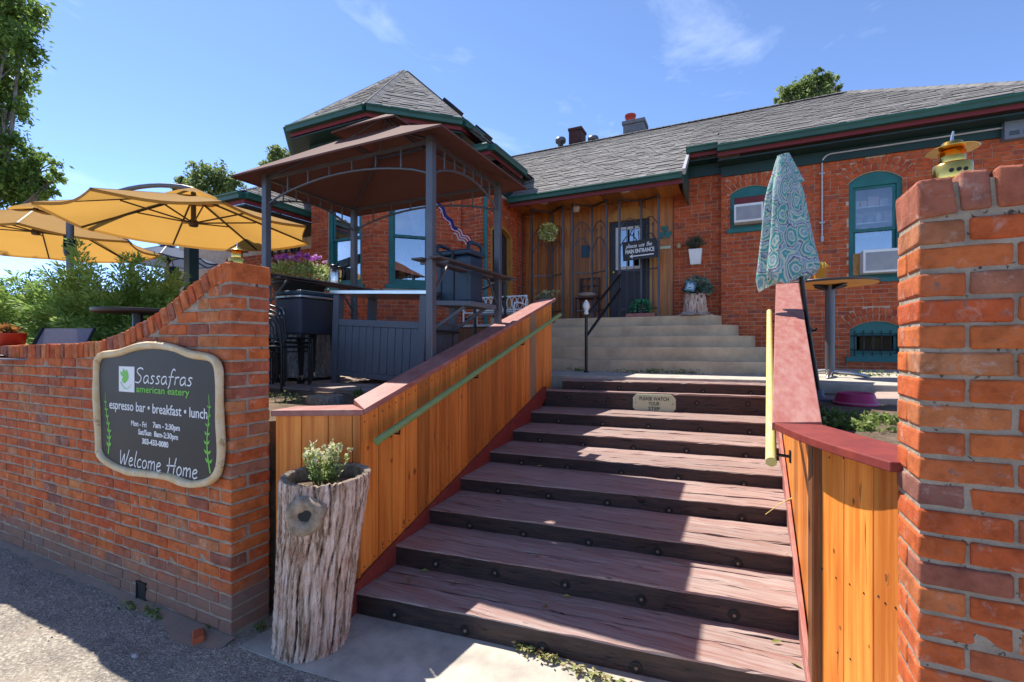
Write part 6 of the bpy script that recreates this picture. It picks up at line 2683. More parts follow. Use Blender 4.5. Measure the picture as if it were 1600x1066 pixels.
# wheeled patio cooler
CX0, CX1, CY0, CY1 = -4.82, -4.40, 3.70, 4.24
pzc = patio_z(-4.6) - 0.012
cooler = thing('patio_cooler', 'dark wicker patio cooler on tapered legs with castors beside the bar', 'cooler', ((CX0 + CX1) / 2, (CY0 + CY1) / 2, pzc))
m = MB()
m.box(CX0, CY0, 1.83, CX1, CY1, 2.24)
m.build('body', M['wicker'], cooler, bevel=0.02)
m = MB()
m.box(CX0 - 0.015, CY0 - 0.015, 2.243, CX1 + 0.015, CY1 + 0.015, 2.27)
m.build('rim', M['steel'], cooler, bevel=0.005)
m = MB()
m.box(CX0 - 0.02, CY0 - 0.02, 2.273, CX1 + 0.02, CY1 + 0.02, 2.325)
m.build('lid', M['plastic_navy'], cooler, bevel=0.015)
m = MB()
xo = CX0 + 0.13
m.tube([(xo - 0.035, CY0 - 0.012, 2.07), (xo - 0.045, CY0 - 0.03, 2.02), (xo + 0.045, CY0 - 0.03, 2.02), (xo + 0.035, CY0 - 0.012, 2.07), (xo + 0.02, CY0 - 0.02, 2.13), (xo - 0.02, CY0 - 0.02, 2.13), (xo - 0.035, CY0 - 0.012, 2.07)], 0.007, 6)
m.build('bottle_opener', M['steel'], cooler)
for x in (CX0 + 0.03, CX1 - 0.03):
    for y in (CY0 + 0.03, CY1 - 0.03):
        m = MB()
        a, b = Vector((x, y, 1.832)), Vector((x, y, pzc + 0.10))
        m.tube([a, b], [0.045, 0.024], 4, smooth=False)
        lg = m.build('leg', M['plastic_dark'], cooler)
        m = MB()
        m.tube([(x - 0.014, y, pzc + 0.045), (x + 0.014, y, pzc + 0.045)], 0.045, 14)
        m.build('castor', M['rubber'], lg)
        m = MB()
        m.box(x - 0.022, y - 0.012, pzc + 0.06, x + 0.022, y + 0.012, pzc + 0.105)
        m.build('castor_fork', M['steel'], lg)

# stack of black metal chairs behind the brick wall
chair = thing('metal_chair', 'black tubular metal chair at the bottom of the stack behind the brick wall', 'chair', (0, 0, 0), 'stacked black metal chairs')
w, dpt = 0.23, 0.21
for s in (-1, 1):
    m = MB()
    m.tube([(s * w, -dpt, 0), (s * w, -dpt - 0.005, 0.45), (s * w * 0.98, -dpt - 0.02, 0.62)], 0.0115, 8)
    m.build('leg', M['black_metal'], chair)
    m = MB()
    m.tube([(s * w, dpt, 0), (s * w, dpt - 0.01, 0.445)], 0.0115, 8)
    m.build('leg', M['black_metal'], chair)
m = MB()
P = [(-w * 0.98, -dpt - 0.02, 0.62)] + [(w * 0.98 * -math.cos(PI * i / 12), -dpt - 0.03, 0.62 + 0.175 * math.sin(PI * i / 12) ** 0.8) for i in range(1, 12)] + [(w * 0.98, -dpt - 0.02, 0.62)]
m.tube(P, 0.0115, 8)
m.build('back_hoop', M['black_metal'], chair)
m = MB()
P = [(-w * 0.7, -dpt - 0.02, 0.47)] + [(w * 0.7 * -math.cos(PI * i / 10), -dpt - 0.027, 0.60 + 0.11 * math.sin(PI * i / 10) ** 0.8) for i in range(1, 10)] + [(w * 0.7, -dpt - 0.02, 0.47)]
m.tube(P, 0.008, 6)
m.build('inner_hoop', M['black_metal'], chair)
m = MB()
m.box(-w, -dpt, 0.445, w, dpt, 0.463)
m.build('seat', M['black_metal'], chair, bevel=0.006)
m = MB()
m.tube([(-w, dpt, 0.40), (-w, -dpt, 0.40), (w, -dpt, 0.40), (w, dpt, 0.40)], 0.008, 6)
m.build('seat_frame', M['black_metal'], chair)
cb_ = pz(433, 612, 1.235)
chair.location = (cb_.x - 0.22, cb_.y + 0.17, 1.235)
chair.rotation_euler = (0, 0, R(12))
for k, lab in ((1, 'black tubular metal chair in the middle of the stack behind the brick wall'), (2, 'black tubular metal chair on top of the stack behind the brick wall')):
    c = dup(chair, (chair.location.x - 0.035 * k, chair.location.y + 0.055 * k, 1.235 + 0.045 * k), R(12), lab)

# big old stump carrying the petunia pot, and a short log on the ground
sbz = patio_z(-5.4) - 0.012
stp = thing('tree_stump', 'thick grey barked tree stump behind the cooler carrying a black flower pot', 'tree stump', (-5.32, 4.46, sbz))
bark_stump((-5.32, 4.46, sbz), (-5.32, 4.46, 2.06), 0.50, 0.43, 8, ridge=0.022, nz=14, na=110, flare=0.5).build('trunk', [M['bark_grey'], M['end_grain']], stp)
lp0 = pz(508, 641, 1.15)
lg = thing('log_round', 'short weathered log end lying in the bed behind the stair wall', 'log', tuple(lp0))
m = bark_stump(lp0, lp0 + Vector((0, 0, 0.12)), 0.155, 0.15, 3, ridge=0.008, nz=4, na=60)
m.build('round', [M['bark_grey'], M['end_grain']], lg)
pot = thing('flower_pot', 'large black flower pot of petunias standing on the grey stump', 'flower pot', (-5.38, 4.5, 2.062))
m = MB()
m.lathe([(0.22, 2.064), (0.33, 2.50), (0.355, 2.51), (0.355, 2.56), (0.325, 2.56), (0.32, 2.50), (0.02, 2.49)], (-5.38, 4.5, 0), 28)
m.build('pot', M['pot_black'], pot)
rg = np.random.default_rng(8)
n = 1500
a = rg.uniform(0, 2 * PI, n)
rad = 0.50 * np.sqrt(rg.uniform(0, 1, n))
C = np.stack([rad * np.cos(a) * 1.15, rad * np.sin(a), 2.60 - 2.062 + 0.20 * (1 - (rad / 0.5) ** 2) + rg.normal(0, 0.04, n)], 1)
D = np.stack([np.cos(a) * 0.8, np.sin(a) * 0.8, rg.uniform(0.1, 1.2, n)], 1) + rg.normal(0, 0.4, (n, 3))
link('petunia_leaves', leaf_mesh('petunia_leaves', C, rg.uniform(0.04, 0.075, n), 0.5, [M['petunia_leaf']], rg.uniform(0, 1, n), Dirs=D), pot, kind='stuff')
n = 130
a = rg.uniform(0, 2 * PI, n)
rad = 0.5 * np.sqrt(rg.uniform(0, 1, n))
base = np.stack([rad * np.cos(a) * 1.1, rad * np.sin(a), 0.63 + 0.20 * (1 - (rad / 0.5) ** 2) + rg.uniform(-0.02, 0.06, n)], 1)
base = base[np.argsort(-base[:, 2])][:46]
C, D = [], []
for p in base:
    for k in range(5):
        q = 2 * PI * k / 5
        d = np.array([math.cos(q), math.sin(q) * 0.7 - 0.3, 0.45 + 0.5 * math.sin(q)])
        d = d / np.linalg.norm(d)
        C.append(p + d * 0.024)
        D.append(d)
C, D = np.array(C), np.array(D)
link('petunia_flowers', leaf_mesh('petunia_flowers', C, 0.055, 0.9, [M['petal']], np.repeat(rg.uniform(0, 1, len(base)), 5), Dirs=D, fold=0.1), pot, kind='stuff')

# coffee carafe on the left shelf of the gazebo
cu, cv = GU0 - 0.095, 4.56
c0 = pd(515, 441, 5.95)
car = thing('coffee_carafe', 'brushed steel coffee carafe with a black lid on the gazebo shelf', 'carafe', (cu, cv, SHZ))
m = MB()
m.lathe([(0.068, 0.001), (0.072, 0.012), (0.072, 0.17), (0.062, 0.205), (0.05, 0.22)], (cu, cv, SHZ), 24)
m.build('body', M['steel'], car)
m = MB()
m.lathe([(0.052, 0.222), (0.054, 0.262), (0.046, 0.275), (0.02, 0.278)], (cu, cv, SHZ), 20)
m.build('lid', M['black_metal'], car)
m = MB()
q = Vector((CY, SY, 0))
cc0 = Vector((cu, cv, SHZ))
m.tube([cc0 + q * 0.05 + Vector((0, 0, 0.245)), cc0 + q * 0.11 + Vector((0, 0, 0.25)), cc0 + q * 0.135 + Vector((0, 0, 0.19)), cc0 + q * 0.12 + Vector((0, 0, 0.11)), cc0 + q * 0.074 + Vector((0, 0, 0.09))], 0.012, 8)
m.build('handle', M['black_metal'], car)

# patriotic bunting on the bay wall
m = MB()
A0, A1 = pv(681, 312, 6.9), pv(733, 377, 7.05)
n = 16
def bunt(t0, t1, w0, w1, mi):
    vs = []
    for i in range(n + 1):
        t = t0 + (t1 - t0) * i / n
        p = A0.lerp(A1, t) + Vector((0, 0.015 * math.sin(t * 20), -0.10 * math.sin(PI * t)))
        d = (A1 - A0).normalized()
        s = Vector((-d.z, 0, d.x)) * -1
        wob = 0.02 * math.sin(t * 26)
        vs += [p + s * (w0 + wob), p + s * (w1 + wob)]
    m.add(vs, [(2 * i, 2 * i + 2, 2 * i + 3, 2 * i + 1) for i in range(n)], mi, smooth=True)
bunt(0, 0.62, -0.055, 0.01, 0)
bunt(0, 0.62, 0.01, 0.03, 2)
bunt(0, 0.62, 0.03, 0.055, 1)
for k in range(6):
    bunt(0.62, 1.0, -0.075 + 0.026 * k, -0.075 + 0.026 * (k + 1), 1 + k % 2)
bl = [clothmat('bunting_blue', (0.03, 0.03, 0.16), (0.04, 0.04, 0.20)), clothmat('bunting_red', (0.42, 0.03, 0.05), (0.36, 0.03, 0.04)), clothmat('bunting_white', (0.62, 0.60, 0.62), (0.55, 0.54, 0.56))]
o = m.build('bunting', bl, loc=tuple(A0))
tag(o, 'red white and blue bunting hanging slantwise on the bay wall above the drinks box', 'bunting')
m = MB()
for k in range(5):
    t = 0.08 + 0.12 * k
    p = A0.lerp(A1, t) + Vector((0, -0.012 + 0.015 * math.sin(t * 20), -0.10 * math.sin(PI * t)))
    d = (A1 - A0).normalized()
    p = p + Vector((d.z, 0, -d.x)) * 0.025 * (1 if True else 0)
    st = []
    for q in range(10):
        a = PI / 2 + q * PI / 5
        rr_ = 0.022 if q % 2 == 0 else 0.009
        st.append(p + Vector((rr_ * math.cos(a), 0, rr_ * math.sin(a))))
    m.add(st, [tuple(range(10))[::-1]])
m.build('stars', bl[2], o, kind='stuff')

# ------------------------------------------------------------------ side deck, bench and black railings by the porch
m = MB()
dk = thing('planter_box', 'dark brown timber planter box in front of the bay wall, under the white bench', 'planter', (-3.75, 7.0, 1.2))
for i in range(3):
    m = MB()
    m.box(-4.5, 6.35, 1.21 + i * 0.26, -3.0, 6.39, 1.46 + i * 0.26)
    m.build('board', M['cedar_dark'], dk, bevel=0.004)
    m = MB()
    m.box(-3.04, 6.392, 1.21 + i * 0.26, -3.0, 7.3, 1.46 + i * 0.26)
    m.build('board', M['cedar_dark'], dk, bevel=0.004)
m = MB()
m.box(-4.5, 6.33, 1.99, -2.98, 7.32, 2.03)
m.build('top_board', M['galv'], dk, bevel=0.004)
bench = thing('garden_bench', 'ornate white painted metal bench behind the black railing near the porch', 'bench', (-3.6, 6.9, 2.03))
wi = M['white_paint']
for s in (-1, 1):
    m = MB()
    x = -3.6 + s * 0.46
    m.tube([(x, 6.62, 2.032), (x, 6.62, 2.24), (x, 6.66, 2.26)], 0.014, 6)
    m.tube([(x, 7.06, 2.032), (x, 7.06, 2.26), (x, 7.12, 2.54)], 0.014, 6)
    m.tube([(x, 6.60, 2.26), (x, 6.66, 2.38), (x, 6.9, 2.39), (x, 7.09, 2.37)], 0.014, 6)
    m.build('bench_end', wi, bench)
m = MB()
for i in range(6):
    v = 6.62 + i * 0.085
    m = MB()
    m.box(-4.06, v, 2.228, -3.14, v + 0.055, 2.243)
    m.build('slat', wi, bench)
m = MB()
for z, vv in ((2.30, 7.07), (2.53, 7.115)):
    m.tube([(-4.05, vv, z), (-3.15, vv, z)], 0.012, 6)
for k in range(9):
    x = -4.0 + k * 0.1
    P = [(x + 0.05 + 0.045 * math.cos(t), 7.09, 2.415 + 0.10 * math.sin(t)) for t in [2 * PI * i / 12 for i in range(13)]]
    m.tube(P, 0.007, 5, caps=False)
m.build('scroll_back', wi, bench)
hr = thing('stair_railing', 'black steel railing with two sloping bars behind the stair wall near the porch', 'railing', (-2.9, 5.9, 1.2))
pa = pd(742, 520, 6.0)
pb = pd(789, 520, 6.9)
for P in (pa, pb):
    m = MB()
    m.tube([(P.x, P.y, 1.18), (P.x, P.y, 2.42 if P is pa else 2.72)], 0.022, 8)
    m.build('post', M['black_metal'], hr)
for dz in (0.0, -0.28):
    m = MB()
    a = Vector((pa.x, pa.y, 2.38 + dz))
    b = Vector((pb.x, pb.y, 2.68 + dz))
    d = b - a
    m.tube([a - d * 0.25, b + d * 0.04], 0.02, 8)
    m.build('rail', M['black_metal'], hr)
# railing of the concrete steps
ra = pz(916, 582, 1.252)
rl = thing('step_railing', 'black pipe handrail with a pale finial on the concrete steps', 'railing', tuple(ra))
za = pd(916, 492, ra.y).z
d_ = -SY * ra.x + CY * ra.y
za = EYE + (540 - 492) / 730 * d_
rb = Vector((pd(968, 480, 9.05).x, 9.1, 2.249))
dist_b = -SY * rb.x + CY * rb.y
zb1 = EYE + (540 - 430) / 730 * dist_b
zb2 = EYE + (540 - 452) / 730 * dist_b
zl = EYE + (540 - 514) / 730 * d_
m = MB()
m.tube([(ra.x, ra.y, 1.253), (ra.x, ra.y, za)], 0.026, 10)
m.lathe([(0.05, 1.253), (0.05, 1.262), (0.03, 1.275)], (ra.x, ra.y, 0), 12)
m.build('post', M['black_metal'], rl)
m = MB()
m.tube([(rb.x, rb.y, 2.25), (rb.x, rb.y, zb1 + 0.02)], 0.024, 10)
m.build('post', M['black_metal'], rl)
for z0, z1 in ((za - 0.01, zb1), (zl - 0.10, zb2)):
    m = MB()
    a, b = Vector((ra.x + 0.02, ra.y, z0)), Vector((rb.x, rb.y, z1))
    m.tube([Vector((ra.x, ra.y, z0)), a, b], 0.024, 10)
    m.build('rail', M['black_metal'], rl)
m = MB()
m.lathe([(0.02, 0), (0.045, 0.02), (0.03, 0.05), (0.035, 0.08), (0.06, 0.13), (0.055, 0.18), (0.03, 0.22), (0.008, 0.25)], (ra.x, ra.y, za), 14)
m.build('finial', M['white_paint'], rl)

# ------------------------------------------------------------------ folding iron screens in front of the porch
def screen(pxs, tops, vs, label, bars=(2, 2)):
    pts = []
    for p, t, v in zip(pxs, tops, vs):
        q = pv(p, 496, v)
        d = -SY * q.x + CY * q.y
        pts.append((q.x, q.y, EYE + (540 - t) / 730 * d))
    root = thing('iron_screen', label, 'iron screen', (pts[0][0], pts[0][1], 2.25), 'folding iron screens across the porch')
    for (x, y, z) in pts:
        m = MB()
        m.box(x - 0.02, y - 0.02, 2.25, x + 0.02, y + 0.02, z)
        m.build('post', M['grey_bars'], root)
    for i in range(len(pts) - 1):
        a, b = Vector(pts[i]), Vector(pts[i + 1])
        H0, H1 = a.z, b.z
        a2, b2 = Vector((a.x, a.y, 0)), Vector((b.x, b.y, 0))
        d = (b2 - a2).normalized()
        L_ = (b2 - a2).length

        def at(t, f):
            p = a2.lerp(b2, t)
            z = 2.25 + ((H0 + (H1 - H0) * t) - 2.25) * f
            return Vector((p.x, p.y, z))

        m = MB()
        m.beam(at(0.04, 0.99), at(0.96, 0.99), 0.022, 0.03)
        m.beam(at(0.04, 0.40), at(0.96, 0.40), 0.012, 0.022)
        m.beam(at(0.04, 0.07), at(0.96, 0.07), 0.012, 0.022)
        for f0, rise in ((0.76, 0.08), (0.60, 0.10)):
            m.tube([at(0.04 + 0.92 * k / 10, f0 + rise * math.sin(PI * k / 10)) for k in range(11)], 0.010, 5)
        m.build('panel_frame', M['grey_bars'], root)
        nb = bars[i]
        for k in range(nb):
            t = (k + 1) / (nb + 1)
            m = MB()
            m.tube([at(t, 0.07), at(t, 0.755)], 0.008, 5)
            p = at(t, 0.755)
            m.lathe([(0.006, 0), (0.02, 0.02), (0.014, 0.045), (0.002, 0.075)], tuple(p), 6)
            m.build('bar', M['grey_bars'], root)
    return root


s1 = screen((770, 808, 816), (340, 326, 332), (8.35, 9.15, 9.40), 'folded iron screen at the left end of the porch next to the bay wall', (2, 1))
s2 = screen((831, 863, 880), (327, 330, 320), (9.15, 9.42, 9.15), 'iron screen with the yellow green wreath hanging on it')
s3 = screen((894, 925, 948), (316, 321, 312), (9.15, 9.42, 9.15), 'iron screen between the wreath and the door, in front of the porch chair')
s4 = screen((968, 1002, 1029), (311, 312, 304), (9.15, 9.42, 9.15), 'iron screen in front of the dark door carrying the entrance sign')

wc = pv(857, 364, 9.12)
wr = thing('wreath', 'round yellow green leafy wreath hanging on the iron screen', 'wreath', tuple(wc))
rg = np.random.default_rng(5)
n = 900
a = rg.uniform(0, 2 * PI, n)
ra_ = rg.uniform(0.015, 0.205, n)
C = np.stack([np.cos(a) * ra_ + 0, rg.normal(0, 0.03, n) - 0.03, np.sin(a) * ra_], 1)
D = np.stack([np.cos(a + 0.8), rg.normal(0, 0.7, n) - 0.5, np.sin(a + 0.8)], 1)
link('leaves', leaf_mesh('leaves', C, rg.uniform(0.04, 0.07, n), 0.55, [M['wreath']], rg.uniform(0, 1, n), Dirs=D), wr, kind='stuff')
m = MB()
m.tube([(wc.x + 0.15 * math.cos(t), wc.y, wc.z + 0.15 * math.sin(t)) for t in [2 * PI * i / 20 for i in range(21)]], 0.012, 6, caps=False)
m.build('ring', M['cedar_dark'], wr)

# the entrance sign
FM = Face((0, 9.08), (1, 0))
q00, q10, q01, q11 = FM.px(974, 408.5), FM.px(1027.5, 402), FM.px(971.5, 379.5), FM.px(1027, 371.5)
es = thing('entrance_sign', 'small tilted charcoal entrance sign with white lettering and arrow on the iron screen', 'sign', tuple(FM.p((q00[0] + q10[0]) / 2, q00[1], 0)))
ang = math.atan2(q10[1] - q00[1], q10[0] - q00[0])
sw = math.hypot(q10[0] - q00[0], q10[1] - q00[1])
shh = math.hypot(q01[0] - q00[0], q01[1] - q00[1])
ex, ez = (math.cos(ang), math.sin(ang)), (-math.sin(ang), math.cos(ang))


def eq(a, b):
    return q00[0] + ex[0] * a * sw + ez[0] * b * shh, q00[1] + ex[1] * a * sw + ez[1] * b * shh


MB().prism([FM.p(*eq(a, b), 0.0) for a, b in ((0.02, 0.03), (0.98, 0.03), (0.98, 0.97), (0.02, 0.97))], FM.N * 0.012).build('board', M['signboard'], es)
m = MB()
for (a0, b0, a1, b1) in ((0, 0, 1, 0.05), (0, 0.95, 1, 1), (0, 0.05, 0.03, 0.95), (0.97, 0.05, 1, 0.95)):
    m.prism([FM.p(*eq(a, b), 0.0) for a, b in ((a0, b0), (a1, b0), (a1, b1), (a0, b1))], FM.N * 0.022)
m.build('frame', M['black_metal'], es)
x, z = eq(0.10, 0.66)
hand_text('lettering', FM, x, z, 0.0135, 'please use the', 0.042, sw * 0.76, 0.010, M['sign_white'], es, rot=ang)
x, z = eq(0.08, 0.36)
put_text('lettering', FM, x, z, 0.0135, 'MAIN ENTRANCE', 0.105, M['sign_white'], es, width=sw * 0.84, rot=ang, bold=0.003)
m = MB()
m.prism([FM.p(*eq(a, b), 0.0125) for a, b in ((0.26, 0.17), (0.90, 0.17), (0.90, 0.225), (0.26, 0.225))], FM.N * 0.002)
m.prism([FM.p(*eq(a, b), 0.0125) for a, b in ((0.19, 0.197), (0.29, 0.08), (0.275, 0.197), (0.29, 0.315))], FM.N * 0.002)
m.build('arrow', M['sign_white'], es)

# things on the porch wall
def wall_box(name, label, cat, px0_, py0_, px1_, py1_, mt, dep=0.03, F=None, bevel=0.008):
    F = F or FPW
    a, b = F.px(px0_, py1_), F.px(px1_, py0_)
    m = MB()
    F.box(m, a[0], a[1], b[0], b[1], dep, 0.003)
    o = m.build(name, mt, None, bevel=bevel, loc=tuple(F.p((a[0] + b[0]) / 2, a[1], 0)))
    return tag(o, label, cat)


tl = mat('patina_teal', (0.03, 0.16, 0.15), (0.02, 0.11, 0.11), rough=0.6)
sp = thing('outdoor_speaker', 'white outdoor speaker mounted high on the porch wall under the ceiling', 'speaker', tuple(FPW.p(*FPW.px(903, 326), 0.1)))
x, z = FPW.px(903, 326)
m = MB()
m.prism([FPW.p(x + a, z + b, 0.06) for a, b in ((-0.07, -0.10), (0.04, -0.11), (0.09, 0.02), (0.07, 0.11), (-0.07, 0.11))], FPW.N * 0.12)
m.build('cabinet', M['white'], sp, bevel=0.015)
m = MB()
FPW.box(m, x - 0.02, z - 0.03, x + 0.02, z + 0.03, 0.06, 0.002)
m.build('bracket', M['white'], sp)
wall_box('wall_plaque', 'small blue metal plaque on the porch boards left of the door', 'plaque', 909, 383, 921, 403, mat('blue_plaque', (0.02, 0.09, 0.14), (0.02, 0.07, 0.11), rough=0.5))
wall_box('name_board', 'narrow pale sign board under the teal shamrock on the porch wall', 'board', 1029, 384, 1048, 390, M['plaque'], 0.02, bevel=0.003)
x, z = FPW.px(1039, 364)
sm = thing('shamrock_ornament', 'teal metal shamrock on the boards right of the door', 'wall ornament', tuple(FPW.p(x, z - 0.1, 0)))
for an in (PI / 2, PI / 2 + 2.1, PI / 2 - 2.1):
    m = MB()
    c, s = math.cos(an), math.sin(an)
    hp = [(0.0, 0.0), (0.05, 0.055), (0.10, 0.075), (0.135, 0.05), (0.125, 0.012), (0.11, 0.0), (0.125, -0.012), (0.135, -0.05), (0.10, -0.075), (0.05, -0.055)]
    m.prism([FPW.p(x + a * c - b * s, z + a * s + b * c, 0.004) for a, b in hp], FPW.N * 0.015)
    m.build('leaf', tl, sm, bevel=0.003)
m = MB()
m.tube([FPW.p(x, z - 0.02, 0.010), FPW.p(x + 0.02, z - 0.09, 0.010), FPW.p(x - 0.01, z - 0.15, 0.010)], 0.008, 6)
m.build('stem', tl, sm)

# chair on the porch
cp = pv(918, 480, 9.33)
pc = thing('porch_chair', 'dark wooden chair with a lattice back and pale round cushion behind the iron screen', 'chair', (cp.x, cp.y, 2.25))
mm = mat('dark_mahogany', (0.06, 0.016, 0.014), (0.04, 0.011, 0.010), rough=0.45)
for sx_ in (-0.2, 0.2):
    for sy, hh in ((-0.16, 0.42), (0.16, 0.86)):
        m = MB()
        m.box(cp.x + sx_ - 0.017, cp.y + sy - 0.017, 2.25, cp.x + sx_ + 0.017, cp.y + sy + 0.017, 2.25 + hh)
        m.build('leg', mm, pc, bevel=0.003)
m = MB()
m.box(cp.x - 0.22, cp.y - 0.19, 2.66, cp.x + 0.22, cp.y + 0.14, 2.685)
m.build('seat', mm, pc, bevel=0.004)
m = MB()
for z in (2.78, 2.92, 3.08):
    m.box(cp.x - 0.183, cp.y + 0.152, z, cp.x + 0.183, cp.y + 0.168, z + 0.03)
for k in range(4):
    x = cp.x - 0.15 + 0.1 * k
    m.box(x - 0.01, cp.y + 0.156, 2.811, x + 0.01, cp.y + 0.164, 2.919)
    m.box(x - 0.01, cp.y + 0.156, 2.951, x + 0.01, cp.y + 0.164, 3.079)
m.build('back_lattice', mm, pc)
m = MB()
m.lathe([(0.12, 0), (0.19, 0.02), (0.2, 0.05), (0.17, 0.085), (0.05, 0.1)], (cp.x, cp.y - 0.02, 2.688), 20)
m.build('cushion', clothmat('pale_cushion', (0.42, 0.30, 0.24), (0.48, 0.38, 0.32)), pc)

# fern on its pink step
fp = pv(1001, 489, 9.18)
fs_ = MB()
fs_.box(fp.x - 0.26, fp.y - 0.12, 2.25, fp.x + 0.28, fp.y + 0.14, 2.315)
o = fs_.build('pot_stand', M['maroon_worn'], None, bevel=0.005, loc=(fp.x, fp.y, 2.25))
tag(o, 'low pinkish wooden stand under the fern before the door', 'stand')
fern = thing('potted_fern', 'bright green drooping fern in a black pot before the door', 'potted plant', (fp.x, fp.y, 2.316))
m = MB()
m.lathe([(0.07, 2.316), (0.085, 2.48), (0.095, 2.50), (0.08, 2.50), (0.02, 2.49)], (fp.x, fp.y, 0), 16)
m.build('pot', M['pot_black'], fern)
rg = np.random.default_rng(2)
C, D = [], []
for i in range(46):
    a = rg.uniform(0, 2 * PI)
    L_ = rg.uniform(0.22, 0.36)
    for k in range(16):
        t = k / 15
        p = np.array([math.cos(a) * L_ * (t ** 0.8) * 0.75, math.sin(a) * L_ * (t ** 0.8) * 0.6, 0.19 + 0.16 * math.sin(t * 2.1) - 0.30 * t * t * L_ / 0.3])
        for s in (-1, 1):
            C.append(p)
            D.append([-math.sin(a) * s + math.cos(a) * 0.5, math.cos(a) * s + math.sin(a) * 0.5, -0.3])
C, D = np.array(C), np.array(D)
link('fronds', leaf_mesh('fronds', C, rg.uniform(0.035, 0.06, len(C)), 0.4, [M['fern']], rg.uniform(0, 1, len(C)), Dirs=D), fern, kind='stuff')

# white wall pot with a spiky plant
x0, zb = FR.px(1077, 416)
x1, zt = FR.px(1098, 391)
wp = thing('wall_planter', 'square white wall planter with a spiky grey green plant on the brick beside the porch', 'wall planter', tuple(FR.p((x0 + x1) / 2, zb, 0.1)))
m = MB()
m.add([FR.p(x0 + 0.03, zb, 0.02), FR.p(x1 - 0.03, zb, 0.02), FR.p(x1 - 0.03, zb, 0.16), FR.p(x0 + 0.03, zb, 0.16), FR.p(x0, zt, 0.005), FR.p(x1, zt, 0.005), FR.p(x1, zt, 0.22), FR.p(x0, zt, 0.22)],
      [(3, 2, 1, 0), (4, 5, 6, 7), (0, 1, 5, 4), (1, 2, 6, 5), (2, 3, 7, 6), (3, 0, 4, 7)])
m.build('pot', M['white'], wp, bevel=0.01)
rg = np.random.default_rng(3)
n = 260
D = rg.normal(size=(n, 3)) + np.array([-0.2, -0.3, 0.9])
D[:, 2] = np.abs(D[:, 2]) + 0.45
D /= np.linalg.norm(D, axis=1, keepdims=True)
cc = FR.p((x0 + x1) / 2, zt + 0.02, 0.12) - ORG[wp]
C = np.array(cc) + D * rg.uniform(0.04, 0.2, (n, 1)) + np.array([0, 0, 0.0])
C[:, 1] = np.minimum(C[:, 1], 0.05)
link('spiky_leaves', leaf_mesh('spiky_leaves', C, rg.uniform(0.1, 0.19, n), 0.14, [leafmat('grey_green_spikes', [(0, (0.05, 0.075, 0.045)), (0.6, (0.10, 0.12, 0.075)), (1, (0.20, 0.15, 0.10))], 0.2)], rg.uniform(0, 1, n), Dirs=D), wp, kind='stuff')
c = FR.p(*FR.px(1061, 385), 0.05)
m = MB()
m.lathe([(0.03, -0.05), (0.05, -0.02), (0.05, 0.02), (0.02, 0.05)], tuple(c), 12)
m.tube([c + Vector((0, 0, 0)), c + Vector((0, 0.06, 0))], 0.015, 6)
o = m.build('porch_lamp', mat('tan_lamp_glass', (0.50, 0.34, 0.18), rough=0.4), None, loc=tuple(c))
tag(o, 'small tan round lamp on the brick wall left of the white wall planter', 'wall lamp')

# stump with a leafy plant and a picture block on the landing
sp_ = Vector((FR.px(1088, 490)[0], 9.28, 2.25))
st2 = thing('display_stump', 'small ragged grey stump on the top step carrying a leafy plant', 'tree stump', tuple(sp_))
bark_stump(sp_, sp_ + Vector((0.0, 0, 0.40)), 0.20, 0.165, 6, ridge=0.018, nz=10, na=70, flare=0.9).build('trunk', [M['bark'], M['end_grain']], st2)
lp = thing('leafy_plant', 'blue green leafy plant on top of the small stump by the top step', 'plant', (sp_.x, sp_.y, 2.655))
rg = np.random.default_rng(6)
n = 420
D = rg.normal(size=(n, 3)) * np.array([1.2, 0.8, 0.5]) + np.array([0.1, -0.3, 0.35])
D /= np.linalg.norm(D, axis=1, keepdims=True)
C = D * rg.uniform(0.03, 0.27, (n, 1)) + np.array([0.04, -0.02, 0.07])
C[:, 1] = np.minimum(C[:, 1], 0.22)
link('leaves', leaf_mesh('leaves', C, rg.uniform(0.06, 0.11, n), 0.6, [M['succulent']], rg.uniform(0, 1, n), Dirs=D), lp, kind='stuff')
m = MB()
m.obox((sp_.x - 0.06, sp_.y - 0.20, 2.78), Vector((0.085, 0.01, -0.02)), Vector((0, 0.012, 0.004)), Vector((0.02, 0.02, 0.085)))
m.obox((sp_.x - 0.06, sp_.y - 0.214, 2.778), Vector((0.055, 0.006, -0.013)), Vector((0, 0.002, 0.0)), Vector((0.013, 0.013, 0.055)), 1)
o = m.build('picture_block', [mat('blue_grey_frame', (0.12, 0.20, 0.25), rough=0.5), mat('pale_blue_print', (0.45, 0.60, 0.70), (0.30, 0.48, 0.60), rough=0.5, ns=20)], None, loc=(sp_.x - 0.06, sp_.y - 0.2, 2.70))
tag(o, 'small tilted blue grey framed picture leaning on the plant of the small stump', 'picture')
# pale flowers behind the rail
stems_plant('white_flower_pot', 'pale grey green flowering plant standing behind the top of the left stair wall', 'plant', tuple(pv(858, 496, 8.9) + Vector((-0.05, 0, 0.1))), 42, 0.26, 0.48, M['succulent'], M['white_flower'], 0.05, 6, 9, leaves=12)

